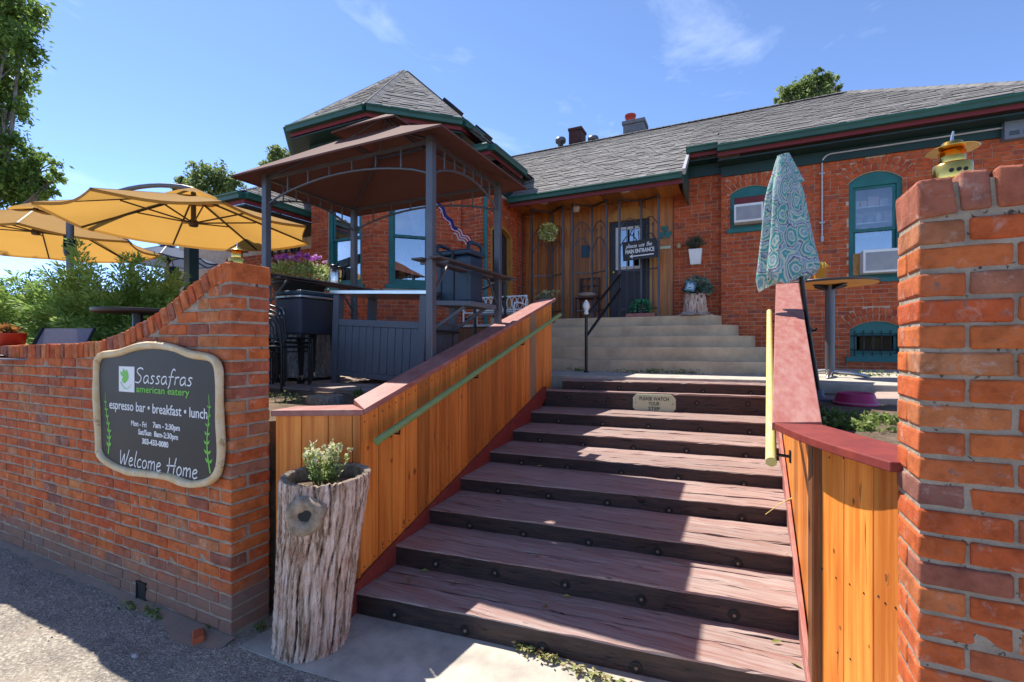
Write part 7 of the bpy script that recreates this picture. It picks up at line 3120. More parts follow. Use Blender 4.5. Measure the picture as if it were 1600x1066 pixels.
# ------------------------------------------------------------------ right hand bed
ub = pz(1279, 624, 1.212)
umb = thing('closed_umbrella', 'closed patio umbrella of turquoise paisley cloth on a black pole', 'umbrella', tuple(ub))
ut = pd(1224, 244, (-SY * ub.x + CY * ub.y) * 0.985)
ax = (ut - ub)
m = MB()
m.tube([ub + Vector((0, 0, 0.02)), ub + ax * 0.985], 0.019, 10)
m.tube([ub + Vector((0, 0, 0.02)), ub + ax * 0.17], 0.027, 10)
m.build('pole', M['black_metal'], umb)
m = MB()
hc = ub + ax * 0.285
m.tube([hc, hc + Vector((0.05, -0.02, 0.0)), hc + Vector((0.06, -0.03, 0.02))], 0.008, 6)
m.lathe([(0.03, -0.03), (0.03, 0.03)], tuple(hc), 8)
m.build('crank', M['black_metal'], umb)
m = MB()
m.box(ub.x - 0.22, ub.y - 0.2, 1.205, ub.x + 0.22, ub.y + 0.2, 1.235)
m.lathe([(0.05, 1.236), (0.036, 1.30)], (ub.x, ub.y, 0), 10)
m.build('base_plate', mat('slate_base', (0.12, 0.12, 0.145), (0.09, 0.09, 0.11), rough=0.5), umb, bevel=0.006)
# paisley print
pm_, nt_, b_ = newmat('turquoise_paisley')
tcn = _n(nt_, 'ShaderNodeUVMap', uv_map='uv')
mpn = _n(nt_, 'ShaderNodeMapping')
mpn.inputs['Scale'].default_value = (9.0, 5.6, 1)
nt_.links.new(tcn.outputs['UV'], mpn.inputs['Vector'])
nz = _n(nt_, 'ShaderNodeTexNoise')
nz.inputs['Scale'].default_value = 1.9
nz.inputs['Detail'].default_value = 4
nt_.links.new(mpn.outputs[0], nz.inputs['Vector'])
mv = _n(nt_, 'ShaderNodeMix', data_type='VECTOR')
mv.inputs['Factor'].default_value = 0.24
nt_.links.new(mpn.outputs[0], mv.inputs['A'])
nt_.links.new(nz.outputs['Color'], mv.inputs['B'])
vo = _n(nt_, 'ShaderNodeTexVoronoi', voronoi_dimensions='2D')
vo.inputs['Scale'].default_value = 0.95
vo.inputs['Randomness'].default_value = 0.8
nt_.links.new(mv.outputs['Result'], vo.inputs['Vector'])
wv = _n(nt_, 'ShaderNodeMath', operation='MULTIPLY')
wv.inputs[1].default_value = 2.3
nt_.links.new(vo.outputs['Distance'], wv.inputs[0])
fr_ = _n(nt_, 'ShaderNodeMath', operation='FRACT')
ad_ = _n(nt_, 'ShaderNodeMath', operation='MULTIPLY_ADD')
ad_.inputs[1].default_value = 1.1
nt_.links.new(nz.outputs['Fac'], ad_.inputs[0])
nt_.links.new(wv.outputs[0], ad_.inputs[2])
nt_.links.new(ad_.outputs[0], fr_.inputs[0])
rp_ = _ramp(nt_, [(0.0, (0.60, 0.62, 0.50)), (0.10, (0.05, 0.30, 0.33)), (0.22, (0.07, 0.37, 0.38)), (0.30, (0.36, 0.50, 0.34)), (0.40, (0.62, 0.66, 0.56)), (0.47, (0.03, 0.05, 0.14)), (0.53, (0.20, 0.24, 0.36)), (0.64, (0.62, 0.66, 0.62)),
                  (0.72, (0.30, 0.34, 0.44)), (0.82, (0.12, 0.40, 0.42)), (0.9, (0.58, 0.62, 0.50)), (1.0, (0.60, 0.62, 0.50))])
nt_.links.new(fr_.outputs[0], rp_.inputs['Fac'])
nt_.links.new(rp_.outputs['Color'], b_.inputs['Base Color'])
b_.inputs['Roughness'].default_value = 0.85
tr_ = _n(nt_, 'ShaderNodeBsdfTranslucent')
nt_.links.new(rp_.outputs['Color'], tr_.inputs['Color'])
ms_ = _n(nt_, 'ShaderNodeMixShader')
ms_.inputs['Fac'].default_value = 0.3
nt_.links.new(b_.outputs[0], ms_.inputs[1])
nt_.links.new(tr_.outputs[0], ms_.inputs[2])
nt_.links.new(ms_.outputs[0], nt_.nodes['Material Output'].inputs['Surface'])
# folded cloth: a pleated sleeve that widens downwards
axn = ax.normalized()
sxv = Vector((CY, SY, 0))
sxv = (sxv - axn * sxv.dot(axn)).normalized()
syv = axn.cross(sxv)
NA, NT = 120, 40
Lc = ax.length
vs, uv = [], []
prof = [(0.0, 0.045), (0.04, 0.062), (0.12, 0.085), (0.2, 0.115), (0.3, 0.145), (0.45, 0.172), (0.62, 0.202), (0.8, 0.243), (0.93, 0.275), (1.0, 0.26)]
for i in range(NT + 1):
    t = i / NT
    rb_ = float(np.interp(t, [p[0] for p in prof], [p[1] for p in prof]))
    for j in range(NA + 1):
        a = 2 * PI * j / NA
        pl = (1 - 2.0 * abs(math.sin(3 * a + 0.4 + 0.5 * t)) ** 3) * 0.6 + 0.32 * math.sin(7 * a + 2.4 * t) + 0.22 * math.sin(12 * a + 1.3 + 3 * t)
        amp = 0.02 + 0.30 * min(1, t * 2.2)
        rad = rb_ * (1.08 - amp * 0.66 * (1 - pl))
        sx__ = 1.0 + 0.10 * math.sin(3 * t + 1)
        s = 0.50 * (t + 0.03 * math.sin(3 * a + 0.5) * t * t + 0.02 * (t > 0.95) * math.sin(5 * a))
        dr_ = 0.04 * t * math.sin(a - 0.4)
        p = ub + ax * (1.0 - s) + sxv * (rad * math.cos(a) * sx__ - 0.13 * t) + syv * rad * math.sin(a) * 0.85 + axn * dr_ * -0.6
        vs.append(p)
        uv.append((j / NA * 1.4, t * 1.25))
m = MB()
m.add(vs, [(i * (NA + 1) + j, i * (NA + 1) + j + 1, (i + 1) * (NA + 1) + j + 1, (i + 1) * (NA + 1) + j) for i in range(NT) for j in range(NA)], smooth=True)
cloth = m.build('cloth', pm_, umb)
ul_ = cloth.data.uv_layers.new(name='uv')
for lo_ in cloth.data.loops:
    ul_.data[lo_.index].uv = uv[lo_.vertex_index]
# little vent cap flap near the top
vs, uv = [], []
for i in range(9):
    t = i / 8
    for j in range(61):
        a = 2 * PI * j / 60
        rad = 0.05 + 0.075 * t + 0.012 * t * math.sin(6 * a)
        s = 0.0 - 0.005 + 0.125 * t * (1 + 0.35 * max(0, math.cos(a - 2.9)))
        p = ub + ax * (1.0 - s) + sxv * (rad * math.cos(a)) + syv * rad * math.sin(a) * 0.9
        vs.append(p)
        uv.append((j / 60, 0.3 * t + 0.4))
m = MB()
m.add(vs, [(i * 61 + j, i * 61 + j + 1, (i + 1) * 61 + j + 1, (i + 1) * 61 + j) for i in range(8) for j in range(60)], smooth=True)
m.add(vs[:60], [tuple(range(60))], 0)
vc = m.build('vent_flap', pm_, umb)
ul_ = vc.data.uv_layers.new(name='uv')
uv2 = uv + uv[:60]
for lo_ in vc.data.loops:
    ul_.data[lo_.index].uv = uv2[lo_.vertex_index]

# bar height table
tb = pz(1297, 589, 1.318)
table = thing('bar_table', 'round bar height table with orange plywood underside on a dark column', 'table', tuple(tb))
dtb = -SY * tb.x + CY * tb.y
ztop_ = EYE + (540 - 441) / 730 * dtb
m = MB()
m.lathe([(0.475, ztop_ - 0.030), (0.485, ztop_ - 0.024), (0.485, ztop_ - 0.002), (0.478, ztop_)], (tb.x, tb.y, 0), 64)
o = m.build('tabletop', [M['table_top']], table)
m = MB()
m.lathe([(0.474, ztop_ - 0.034), (0.474, ztop_ - 0.0305)], (tb.x, tb.y, 0), 64)
m.build('underside', M['table_under'], table)
m = MB()
m.lathe([(0.052, 1.36), (0.052, ztop_ - 0.05)], (tb.x, tb.y, 0), 18)
m.build('column', M['steel_dark'], table)
m = MB()
for k in range(4):
    a = R(35) + k * PI / 2
    d = Vector((math.cos(a), math.sin(a), 0))
    c = Vector((tb.x, tb.y, 0))
    m.prism([c + d * 0.045 + Vector((-d.y, d.x, 0)) * 0.02 + Vector((0, 0, ztop_ - 0.10)), c + d * 0.22 + Vector((-d.y, d.x, 0)) * 0.02 + Vector((0, 0, ztop_ - 0.048)), c + d * 0.22 + Vector((-d.y, d.x, 0)) * 0.02 + Vector((0, 0, ztop_ - 0.036)), c + d * 0.045 + Vector((-d.y, d.x, 0)) * 0.02 + Vector((0, 0, ztop_ - 0.036))], Vector((d.y, -d.x, 0)) * 0.04)
m.build('top_support', M['black_metal'], table)
for k in range(4):
    a = R(-12) + k * PI / 2
    d = Vector((math.cos(a), math.sin(a), 0))
    c = Vector((tb.x, tb.y, 0))
    m = MB()
    m.tube([c + d * 0.03 + Vector((0, 0, 1.385)), c + d * 0.20 + Vector((0, 0, 1.372)), c + d * 0.36 + Vector((0, 0, 1.340)), c + d * 0.38 + Vector((0, 0, 1.322))], [0.034, 0.028, 0.02, 0.016], 8)
    m.build('foot', M['steel'], table)
cpx = pd(1281, 428, dtb * 0.96)
cand = thing('flower_basket', 'small amber pot of yellow flowers on the round bar table behind the umbrella', 'flower pot', (cpx.x, cpx.y, ztop_ + 0.001))
m = MB()
m.lathe([(0.055, ztop_ + 0.001), (0.075, ztop_ + 0.12), (0.078, ztop_ + 0.125), (0.06, ztop_ + 0.125), (0.02, ztop_ + 0.11)], (cpx.x, cpx.y, 0), 18)
m.build('pot', M['amber'], cand)
rg = np.random.default_rng(9)
n = 160
D = rg.normal(size=(n, 3)) + np.array([0, 0, 0.8])
D /= np.linalg.norm(D, axis=1, keepdims=True)
C = D * rg.uniform(0.02, 0.10, (n, 1)) * np.array([1, 1, 0.7]) + np.array([0, 0, 0.13])
link('blooms', leaf_mesh('blooms', C, 0.035, 0.8, [leafmat('yellow_blooms', [(0, (0.10, 0.14, 0.04)), (0.4, (0.60, 0.38, 0.03)), (1, (0.70, 0.55, 0.25))])], rg.uniform(0, 1, n), Dirs=D), cand, kind='stuff')
# pink dog bowl
bp = pz(1337, 632, 1.214)
bowl = thing('pet_bowl', 'magenta plastic pet bowl on the ground right of the umbrella base', 'pet bowl', tuple(bp))
MB().lathe([(0.155, 1.212), (0.158, 1.222), (0.150, 1.232), (0.128, 1.30), (0.118, 1.312), (0.106, 1.306), (0.09, 1.25), (0.02, 1.245)], (bp.x, bp.y, 0), 36).build('body', M['pink'], bowl)
MB().lathe([(0.159, 1.226), (0.160, 1.232), (0.151, 1.236)], (bp.x, bp.y, 0), 36).build('foot_ring', mat('pale_pink_rim', (0.50, 0.16, 0.24), rough=0.4), bowl)
# edging stones of the bed
m = MB()
m.prism([pz(1352, 634, 1.20), pz(1420, 634, 1.20), pz(1420, 622, 1.20), pz(1352, 622, 1.20)], (0, 0, 0.06))
o = m.build('edging_stone', M['flagstone'], bevel=0.01, loc=tuple(pz(1385, 630, 1.2)))
tag(o, 'pinkish edging stone lying in the bed right of the magenta bowl', 'edging stone')


def weeds(name, spots, h, size, n, mt, seed, kind='stuff'):
    rg = np.random.default_rng(seed)
    C, D = [], []
    for (p, sx_, sy_) in spots:
        k = int(n)
        q = np.stack([p[0] + rg.normal(0, sx_, k), p[1] + rg.normal(0, sy_, k), p[2] + rg.uniform(0.004, h, k) * rg.uniform(0.3, 1, k)], 1)
        d = rg.normal(size=(k, 3)) + np.array([0, 0, 0.7])
        C.append(q)
        D.append(d)
    C, D = np.concatenate(C), np.concatenate(D)
    return link(name, leaf_mesh(name, C, size * rg.uniform(0.5, 1.2, len(C)), 0.45, [mt], rg.uniform(0, 1, len(C)), Dirs=D), kind=kind)


weeds('bed_weeds', [(pz(1300, 650, 1.21), 0.10, 0.08), (pz(1330, 655, 1.21), 0.10, 0.06), (pz(1370, 660, 1.21), 0.08, 0.06), (pz(1290, 668, 1.21), 0.06, 0.04), (pz(1320, 670, 1.21), 0.07, 0.04), (pz(1350, 672, 1.21), 0.07, 0.04), (pz(1310, 612, 1.21), 0.14, 0.12),
                    (pz(1345, 607, 1.21), 0.14, 0.08), (pz(1390, 660, 1.21), 0.06, 0.05), (pz(1290, 606, 1.21), 0.08, 0.1)], 0.06, 0.05, 90, M['grass'], 1)
weeds('patio_weeds', [(pz(437, 628, 1.17), 0.10, 0.08), (pz(455, 636, 1.17), 0.09, 0.06), (pz(442, 608, 1.2), 0.12, 0.1), (pz(620, 597, 1.2), 0.03, 0.03), (pz(560, 622, 1.2), 0.02, 0.02)], 0.10, 0.045, 90, M['grass'], 2)
weeds('step_weeds', [(pz(905, 580, 1.252), 0.08, 0.03), (pz(980, 583, 1.252), 0.14, 0.03), (pz(1040, 584, 1.252), 0.18, 0.03), (pz(1070, 584, 1.252), 0.14, 0.03), (pz(1020, 583, 1.252), 0.1, 0.03), (pz(1180, 584, 1.252), 0.1, 0.02)], 0.09, 0.05, 60, M['grass'], 3)
weeds('kerb_weeds', [(pz(236, 958, 0), 0.03, 0.015), (pz(243, 966, 0), 0.03, 0.01), (pz(410, 985, 0), 0.02, 0.01), (pz(330, 985, 0), 0.015, 0.01), (pz(203, 952, 0), 0.05, 0.012), (pz(345, 965, 0.02), 0.01, 0.004)], 0.06, 0.035, 26, M['grass'], 4)
weeds('wall_weeds', [(pz(1350, 588, 1.318), 0.2, 0.04), (pz(1370, 588, 1.318), 0.15, 0.04)], 0.10, 0.05, 50, M['grass'], 5)
weeds('garden_cover', [(Vector((-4.2 - 0.5 * i, 2.6 + 0.15 * (i % 3), 1.21)), 0.3, 0.25) for i in range(14)], 0.12, 0.06, 120, M['grass'], 6)

# dry leaf litter
rg = np.random.default_rng(12)
C = []
for k in range(200):
    t = rg.uniform(0, 1)
    p = pz(800 + 215 * t, 1004 + 68 * t + 4 + abs(rg.normal(0, 5)) + 12 * t, 0.006)
    C.append([p.x, p.y, 0.012 + rg.uniform(0, 0.03)])
C = np.array(C)
D = rg.normal(size=(len(C), 3)) * np.array([1, 1, 0.15])
link('leaf_litter', leaf_mesh('leaf_litter', C, rg.uniform(0.025, 0.055, len(C)), 0.42, [M['leaf_dry']], rg.uniform(0, 1, len(C)), Dirs=D, N=rg.normal(0, 0.4, (len(C), 3)) + np.array([0, 0, 1.0]), fold=0.3), kind='stuff')
lf = [(635, 884, .140), (640, 906, .140), (710, 911, .140), (885, 933, .140), (840, 868, .281), (1230, 868, .395), (1213, 1004, .14), (1244, 1040, .14), (1150, 676, .73), (843, 729, .508), (1000, 884, .281), (852, 947, .14), (663, 893, .14)]
LEAFL = ['in the left back corner of the lowest tread', 'near the left end of the lowest tread, second from the corner', 'on the lowest tread, third from the left', 'at the middle of the lowest tread near its back',
         'on the second tread left of its middle', 'at the right end of the third tread', 'at the far right back of the lowest tread', 'at the right front end of the lowest tread', 'on the tread two below the plaque, towards the right',
         'at the left end of the fifth tread', 'on the second tread right of its middle', 'on the lowest tread near the riser, left of the middle', 'at the back of the lowest tread next to the left corner']
for k, (px, py, z) in enumerate(lf):
    p = pz(px, py, z)
    a = 0.4 + 2.1 * k
    s = 0.024 + 0.010 * ((k * 7) % 5) / 4
    dx, dy = math.cos(a), math.sin(a)
    me_v = [(p.x - dx * s, p.y - dy * s, z + 0.006), (p.x - dy * s * .4, p.y + dx * s * .4, z + 0.014), (p.x + dx * s, p.y + dy * s, z + 0.008), (p.x + dy * s * .4, p.y - dx * s * .4, z + 0.004), (p.x, p.y, z + 0.005)]
    m = MB()
    m.add(me_v, [(0, 4, 1), (1, 4, 2), (2, 4, 3), (3, 4, 0)], 0, r=(k * 0.37) % 1)
    o = m.build('fallen_leaf', M['leaf_dry'], loc=(p.x, p.y, z))
    tag(o, 'dry fallen leaf ' + LEAFL[k], 'leaf', 'fallen leaves on the treads')
# long grass straw against the right wall
m = MB()
m.tube([pz(1196, 804, .515), pz(1215, 790, .55), pz(1240, 776, .60)], 0.0025, 5)
m.tube([pz(1216, 788, .55), pz(1240, 778, .585), pz(1243, 768, .63)], 0.003, 5)
o = m.build('straw', M['rail_yellow'], loc=tuple(pz(1215, 790, .55)))
tag(o, 'long pale straw caught against the right stair wall', 'straw')

# ------------------------------------------------------------------ juniper behind the left wall
def juniper(name, label, base, rx, ry, h, nbr, seed, loc_bias=(0, 0)):
    rg = np.random.default_rng(seed)
    t = thing(name, label, 'juniper', tuple(base))
    st = MB()
    C, D, Rn, S = [], [], [], []
    for i in range(nbr):
        a = rg.uniform(0, 2 * PI)
        el = (0.02 + 0.62 * rg.uniform(0, 1) ** 1.6) * PI / 2
        L_ = rg.uniform(0.72, 1.08)
        end = np.array([math.cos(a) * math.cos(el) * rx * L_, math.sin(a) * math.cos(el) * ry * L_, (0.12 + math.sin(el)) * h * L_])
        mid = end * 0.5 + np.array([0, 0, 0.16 * h])
        n = 20
        pr = None
        tone = rg.uniform(-0.18, 0.18)
        for k in range(n + 1):
            s = k / n
            p = 2 * (1 - s) * s * mid + s * s * end
            if s < 0.15:
                continue
            tan = 2 * (1 - 2 * s) * mid + 2 * s * end
            tan = tan / np.linalg.norm(tan)
            wid = 0.10 * (1.15 - s) + 0.022
            for q in range(20):
                off = rg.normal(0, 1, 3) * np.array([wid, wid, wid * 0.5])
                d = tan * np.array([1, 1, 0.55]) + off / (wid + 1e-6) * 0.5
                C.append(p + off)
                D.append(d)
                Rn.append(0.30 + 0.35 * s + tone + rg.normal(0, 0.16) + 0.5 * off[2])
                S.append(rg.uniform(0.035, 0.07) * (0.8 + 0.3 * s))
        if i % 3 == 0:
            o = Vector(base)
            st.tube([o, o + Vector(mid) * 0.7, o + Vector(0.5 * mid + 0.25 * end)], [0.02, 0.014, 0.006], 5)
    C, D = np.array(C), np.array(D)
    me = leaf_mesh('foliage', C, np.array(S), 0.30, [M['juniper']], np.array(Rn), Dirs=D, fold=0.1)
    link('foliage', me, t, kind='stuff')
    st.build('branches', M['bark_grey'], t, kind='stuff')
    return t


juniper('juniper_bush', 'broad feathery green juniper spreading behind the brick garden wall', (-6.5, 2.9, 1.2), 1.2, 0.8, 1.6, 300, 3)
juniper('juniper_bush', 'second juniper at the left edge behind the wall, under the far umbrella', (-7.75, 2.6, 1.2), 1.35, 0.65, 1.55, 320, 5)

# ------------------------------------------------------------------ mustard cantilever umbrellas
def octo_umbrella(center, rad, zr, zt, rot, label, mast, seed, cloth='umbrella', sc_=1.0):
    cx, cy = center
    t = thing('cantilever_umbrella' if mast else 'garden_umbrella', label, 'umbrella', (cx, cy, 1.25))
    rg = random.Random(seed)
    rim = [Vector((cx + rad * math.cos(rot + k * PI / 4), cy + rad * math.sin(rot + k * PI / 4), zr)) for k in range(8)]
    hub = Vector((cx, cy, zt))
    top = [hub + (r - hub) * 0.13 for r in rim]
    mb = MB()
    n = 8
    for k in range(8):
        a, b, c, d = rim[k], rim[(k + 1) % 8], top[(k + 1) % 8], top[k]
        vs = []
        for i in range(n + 1):
            for j in range(n + 1):
                s, q = i / n, j / n
                p = a.lerp(b, s).lerp(d.lerp(c, s), q)
                sag = 0.06 * math.sin(PI * s) * (1 - q) ** 0.7 + 0.02 * math.sin(PI * s)
                inn = (hub - p)
                inn.z = 0
                p = p + Vector((0, 0, -sag * 0.55)) + inn * (0.05 * math.sin(PI * s) * (1 - q))
                vs.append(p)
        mb.add(vs, [(i * (n + 1) + j, (i + 1) * (n + 1) + j, (i + 1) * (n + 1) + j + 1, i * (n + 1) + j + 1) for i in range(n) for j in range(n)], smooth=True)
        e = [vs[i * (n + 1)] for i in range(n + 1)]
        mb.add(e + [p + Vector((0, 0, -0.035)) for p in e], [(i, i + 1, n + 2 + i, n + 1 + i) for i in range(n)], smooth=True)
    mb.build('canopy', M[cloth], t)
    m = MB()
    vt = [hub + (r - hub) * 0.2 + Vector((0, 0, 0.05)) for r in rim]
    for k in range(8):
        m.add([vt[k], vt[(k + 1) % 8], hub + Vector((0, 0, 0.10))], [(0, 1, 2)])
    m.build('vent_cap', M[cloth], t)
    dm = M['table_top']
    m = MB()
    m.tube([hub + Vector((0, 0, 0.03)), hub + Vector((0, 0, -0.40))], 0.032, 10)
    m.lathe([(0.05, -0.43), (0.06, -0.40), (0.06, -0.36), (0.04, -0.34)], tuple(hub), 12)
    m.build('hub', dm, t)
    for k in range(8):
        m = MB()
        m.beam(hub + Vector((0, 0, -0.015)), rim[k] + Vector((0, 0, -0.012)), 0.018, 0.026)
        rb = m.build('rib', dm, t)
        m = MB()
        m.beam(hub + Vector((0, 0, -0.385)), hub.lerp(rim[k], 0.5) + Vector((0, 0, -0.03)), 0.012, 0.018)
        m.build('strut', dm, rb)
    if mast:
        mu, mv = mast
        m = MB()
        m.tube([(mu, mv, 1.2), (mu, mv, zt - 0.16)], 0.045, 10)
        m.build('mast', M['steel_dark'], t)
        m = MB()
        P = []
        for i in range(13):
            s = i / 12
            P.append(Vector((mu, mv, zt - 0.18)).lerp(hub + Vector((0, 0, 0.07)), s) + Vector((0, 0, 0.20 * math.sin(PI * s) ** 0.8)))
        m.tube(P, 0.032, 8)
        m.build('arm', M['steel_dark'], t)
        m = MB()
        m.lathe([(0.06, -0.12), (0.075, -0.08), (0.075, 0.08), (0.06, 0.12)], (mu, mv, 3.1), 10)
        m.tube([(mu, mv, 3.1), (mu + 0.10, mv - 0.1, 3.1), (mu + 0.10, mv - 0.1, 3.25)], 0.014, 6)
        m.build('crank', M['black_metal'], t)
    else:
        m = MB()
        m.tube([(cx, cy, 1.2), (cx, cy, zt)], 0.03, 10)
        m.build('mast', M['steel_dark'], t)
    return t


octo_umbrella((-6.62, 3.84), 1.53, 3.32, 3.74, R(25), 'big mustard cantilever umbrella nearest the gazebo, seen from below', (-8.6, 3.3), 1)
octo_umbrella((-10.1, 3.45), 1.62, 3.34, 3.90, R(20), 'mustard cantilever umbrella at the far left edge, partly behind the nearer one', (-11.0, 5.2), 2)
p_ = pd(262, 392, 10.5)
octo_umbrella((p_.x, p_.y), 0.95, 3.62, 3.98, R(10), 'slate blue umbrella far behind the junipers beyond the mustard umbrella', None, 3, 'umbrella_grey')

# pergola posts of the garden
pg = thing('pergola', 'dark green timber pergola posts with curved brackets behind the juniper', 'pergola', tuple(pd(285, 500, 8.3)))
a, b = pd(268, 500, 8.3), pd(299, 500, 8.0)
for p, zt in ((a, 3.1), (b, 3.55)):
    m = MB()
    m.box(p.x - 0.08, p.y - 0.08, 1.2, p.x + 0.08, p.y + 0.08, zt)
    m.build('post', M['green_dark'], pg, bevel=0.006)
m = MB()
c = pd(470, 402, 8.0)
m.beam((b.x - 0.3, b.y, 3.62), (c.x, c.y, 3.62), 0.12, 0.18)
m.build('beam', M['green_dark'], pg, bevel=0.006)
m = MB()
P = [Vector((a.x + 0.08, a.y, 2.45)).lerp(Vector((b.x, b.y, 3.0)), i / 8) + Vector((0, 0, 0.12 * math.sin(PI * i / 8))) for i in range(9)]
m.tube(P, 0.02, 6)
m.build('bracket', M['black_metal'], pg)
# patio furniture just showing above the low wall
tp = pd(215, 484, 3.9)
pt = thing('patio_table', 'round dark patio table showing above the curved coping of the brick wall', 'table', (tp.x, tp.y, 1.21))
zt = tp.z
m = MB()
m.lathe([(0.29, zt - 0.03), (0.30, zt - 0.02), (0.30, zt), (0.02, zt + 0.002)], (tp.x, tp.y, 0), 40)
m.build('tabletop', M['plastic_dark'], pt)
m = MB()
m.lathe([(0.2, 1.21), (0.2, 1.23), (0.04, 1.26), (0.035, zt - 0.031)], (tp.x, tp.y, 0), 16)
m.build('pedestal', M['black_metal'], pt)
cp = pd(52, 515, 4.0)
sl = thing('sling_chair', 'grey sling garden chair with a black frame just above the low wall', 'chair', (cp.x, cp.y, 1.21))
zc = 1.45
ux = Vector((CY, SY, 0))
uy = Vector((-SY, CY, 0))
c = Vector((cp.x, cp.y, 0))
for s in (-1, 1):
    m = MB()
    q = c + ux * (0.24 * s)
    m.tube([q - uy * 0.2 + Vector((0, 0, 1.21)), q - uy * 0.12 + Vector((0, 0, 1.62)), q + uy * 0.2 + Vector((0, 0, 1.58)), q + uy * 0.26 + Vector((0, 0, 1.21))], 0.013, 8)
    m.tube([q + uy * 0.15 + Vector((0, 0, 1.55)), q + uy * 0.32 + Vector((0, 0, 1.86))], 0.013, 8)
    m.build('frame', M['black_metal'], sl)
m = MB()
m.obox(c + uy * 0.02 + Vector((0, 0, 1.585)), ux * 0.225, uy * 0.2, Vector((0, 0, 0.006)))
m.obox(c + uy * 0.25 + Vector((0, 0, 1.71)), ux * 0.225, Vector((uy.x * 0.08, uy.y * 0.08, 0.145)), uy * 0.005 + Vector((0, 0, -0.003)))
m.build('sling', mat('grey_sling', (0.17, 0.16, 0.19), (0.13, 0.125, 0.15), rough=0.8, ns=60), sl)
rp = pd(10, 525, 4.2)
rpt = thing('red_pot', 'red glazed pot of rusty foliage at the left end of the wall', 'flower pot', (rp.x, rp.y, 1.5))
m = MB()
m.lathe([(0.05, 1.21), (0.05, 1.52), (0.10, 1.55), (0.13, 1.80), (0.14, 1.81), (0.12, 1.81), (0.02, 1.80)], (rp.x, rp.y, 0), 20)
m.build('pot', M['terracotta'], rpt)
rg = np.random.default_rng(31)
n = 240
D = rg.normal(size=(n, 3)) + np.array([0, 0, 0.8])
C = D / np.linalg.norm(D, axis=1, keepdims=True) * rg.uniform(0.02, 0.11, (n, 1)) + np.array([0, 0, 0.28])
link('rusty_leaves', leaf_mesh('rusty_leaves', C, 0.06, 0.5, [leafmat('rusty_foliage', [(0, (0.08, 0.10, 0.03)), (0.5, (0.26, 0.08, 0.02)), (1, (0.40, 0.18, 0.04))])], rg.uniform(0, 1, n), Dirs=D), rpt, kind='stuff')

# ------------------------------------------------------------------ trees
def tree(label, base, clusters, nleaf, lsize, seed, mt='leaf_tree', trunk=0.25, group=None, asp=0.5):
    """clusters: (centre, radius) of leaf clumps in metres; limbs run from the trunk to each clump"""
    rg = np.random.default_rng(seed)
    t = thing('tree', label, 'tree', tuple(base), group)
    base = Vector(base)
    zc = sum(c[0].z for c in clusters) / len(clusters)
    fork = base.lerp(Vector((sum(c[0].x for c in clusters) / len(clusters), sum(c[0].y for c in clusters) / len(clusters), zc)), 0.45)
    m = MB()
    m.tube([base, base.lerp(fork, 0.5) + Vector((0.05, 0, 0)), fork], [trunk, trunk * 0.8, trunk * 0.6], 10)
    for c, r in clusters:
        e = c + Vector((0, 0, -0.1 * r))
        mid = fork.lerp(e, 0.5) + Vector((rg.normal() * 0.2, rg.normal() * 0.2, 0.25 * r))
        m.tube([fork, mid, e], [trunk * 0.34, trunk * 0.2, trunk * 0.07], 6)
        for k in range(5):
            d = Vector((rg.normal(), rg.normal(), rg.normal() * 0.6 + 0.2)).normalized()
            m.tube([mid.lerp(e, 0.5 + 0.1 * k), e + d * r * 0.45, e + d * r * 0.9], [trunk * 0.07, trunk * 0.05, trunk * 0.02], 4)
    m.build('trunk', M['bark_grey'], t)
    C, D, Rn = [], [], []
    tot = sum(r ** 2 for _, r in clusters)
    for c, r in clusters:
        k = int(nleaf * r * r / tot)
        ns = max(8, int(k / 26))
        d = rg.normal(size=(ns, 3))
        d /= np.linalg.norm(d, axis=1, keepdims=True)
        sub = np.array(c) + d * r * rg.uniform(0.25, 1.0, (ns, 1)) ** 0.6
        idx = rg.integers(0, ns, k)
        off = rg.normal(0, 1, (k, 3)) * r * 0.17
        p = sub[idx] + off
        C.append(p)
        D.append(d[idx] * 0.6 + rg.normal(0, 0.7, (k, 3)) + np.array([0, 0, -0.35]))
        Rn.append(0.42 + 0.22 * rg.normal(0, 1, ns)[idx] + rg.normal(0, 0.14, k))
    C, D, Rn = np.concatenate(C), np.concatenate(D), np.concatenate(Rn)
    C = C - np.array(base)
    link('crown', leaf_mesh('crown', C, lsize * rg.uniform(0.6, 1.25, len(C)), asp, [M[mt]], Rn, Dirs=D), t, kind='stuff')
    return t


def cl(lst, d):
    return [(pd(x, y, d + dd), r * d / 730.0) for x, y, r, dd in lst]


tree('tall leafy tree at the left edge beyond the umbrellas', (pd(-120, 480, 11.5).x, pd(-120, 480, 11.5).y, 1.2),
     cl([(-10, 20, 50, 0), (30, 15, 36, 0.4), (10, 75, 40, -0.3), (32, 62, 22, 0), (-30, 120, 55, 0), (22, 130, 30, 0.3), (10, 170, 28, 0), (-40, 200, 45, 0), (-60, 40, 70, 1), (15, 240, 38, 0), (60, 262, 26, 0.2), (30, 280, 42, 0.2),
         (84, 278, 15, 0), (-30, 270, 60, 0.5), (20, 305, 40, 0.5), (-90, 140, 80, 1), (70, 295, 20, 0), (-100, 250, 80, 1)], 11.5), 26000, 0.14, 21, trunk=0.3)
tree('small round tree beyond the roof of the left porch, above the mustard umbrella', (pd(330, 500, 27).x, pd(330, 500, 27).y, 1.0),
     cl([(318, 272, 20, 0), (345, 280, 22, 0), (300, 288, 20, 0), (360, 295, 20, 0), (285, 282, 10, 0), (330, 300, 28, 0), (276, 296, 8, 0)], 27), 4200, 0.24, 22, 'leaf_far', 0.3, 'trees beyond the house')
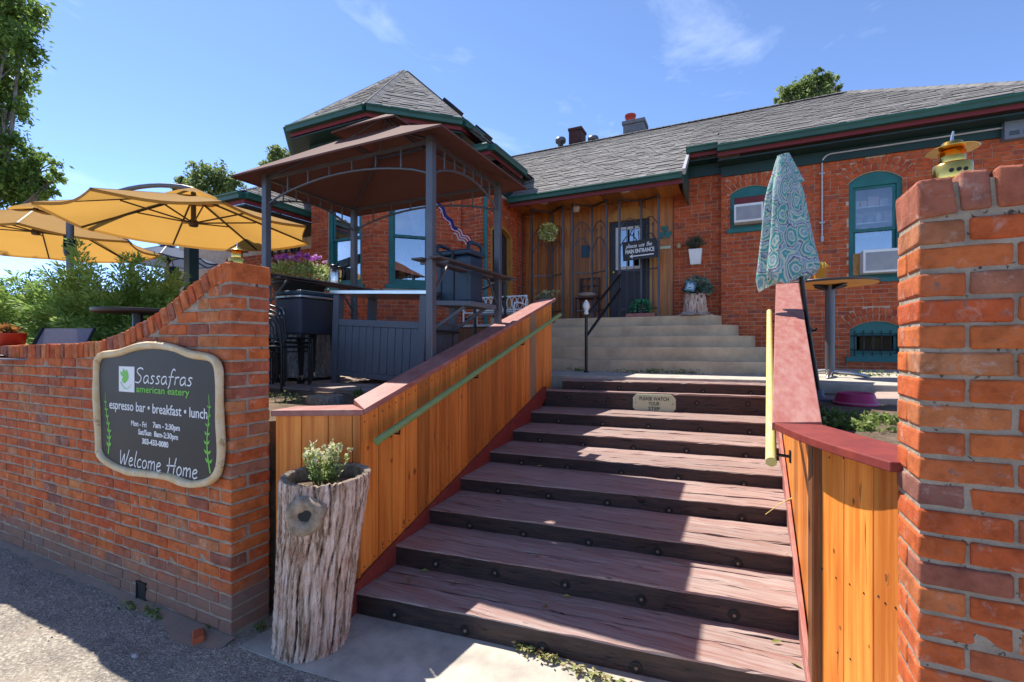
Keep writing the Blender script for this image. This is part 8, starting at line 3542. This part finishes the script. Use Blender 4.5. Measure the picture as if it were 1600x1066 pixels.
tree('tree peeping out left of the bay tower roof', (pd(440, 500, 30).x, pd(440, 500, 30).y, 1.0),
     cl([(432, 240, 14, 0), (445, 252, 16, 0), (425, 258, 14, 0), (450, 275, 20, 0), (418, 280, 16, 0)], 30), 3000, 0.26, 23, 'leaf_far', 0.3, 'trees beyond the house')
tree('tree top rising behind the main roof ridge on the right', (pd(1265, 500, 30).x, pd(1265, 500, 30).y, 1.0),
     cl([(1232, 142, 14, 0), (1258, 138, 18, 0), (1280, 125, 14, 0), (1285, 140, 18, 0), (1302, 136, 12, 0), (1222, 152, 12, 0), (1262, 160, 30, 0), (1276, 115, 7, 0)], 30), 4200, 0.28, 24, 'leaf_far', 0.35, 'trees beyond the house')
# a pale neighbouring house and a hedge that show through the garden
nb = thing('neighbour_house', 'pale grey neighbouring house glimpsed behind the junipers', 'house', tuple(pd(150, 520, 24)))
pc_ = pd(60, 520, 24)
m = MB()
m.box(pc_.x - 7, pc_.y, 1.0, pc_.x + 8.0, pc_.y + 8, 3.9)
m.build('wall', mat('pale_siding', (0.42, 0.44, 0.47), (0.36, 0.38, 0.41), rough=0.8, scale=(0.2, 0.2, 8), ns=3), nb)
m = MB()
m.prism([(pc_.x - 7.4, pc_.y - 0.4, 3.9), (pc_.x + 8.4, pc_.y - 0.4, 3.9), (pc_.x + 8.4, pc_.y + 4, 4.6), (pc_.x - 7.4, pc_.y + 4, 4.6)], (0, 0, 0.1))
m.build('roof', M['shingle_base'], nb)
m = MB()
for k in range(4):
    m = MB()
    m.box(pc_.x - 5 + 3.2 * k, pc_.y - 0.04, 2.0, pc_.x - 4 + 3.2 * k, pc_.y - 0.002, 3.3)
    m.build('window', M['glass'], nb)
# hedge line closing the far garden
rg = np.random.default_rng(40)
n = 9000
C = np.stack([rg.uniform(-60, 40, n), rg.uniform(33, 36, n), 1.0 + 3.2 * rg.uniform(0, 1, n) ** 1.3], 1)
link('far_hedge', leaf_mesh('far_hedge', C, rg.uniform(0.4, 0.8, n), 0.6, [M['leaf_far']], np.clip(rg.normal(0.4, 0.2, n), 0, 1)), kind='stuff')
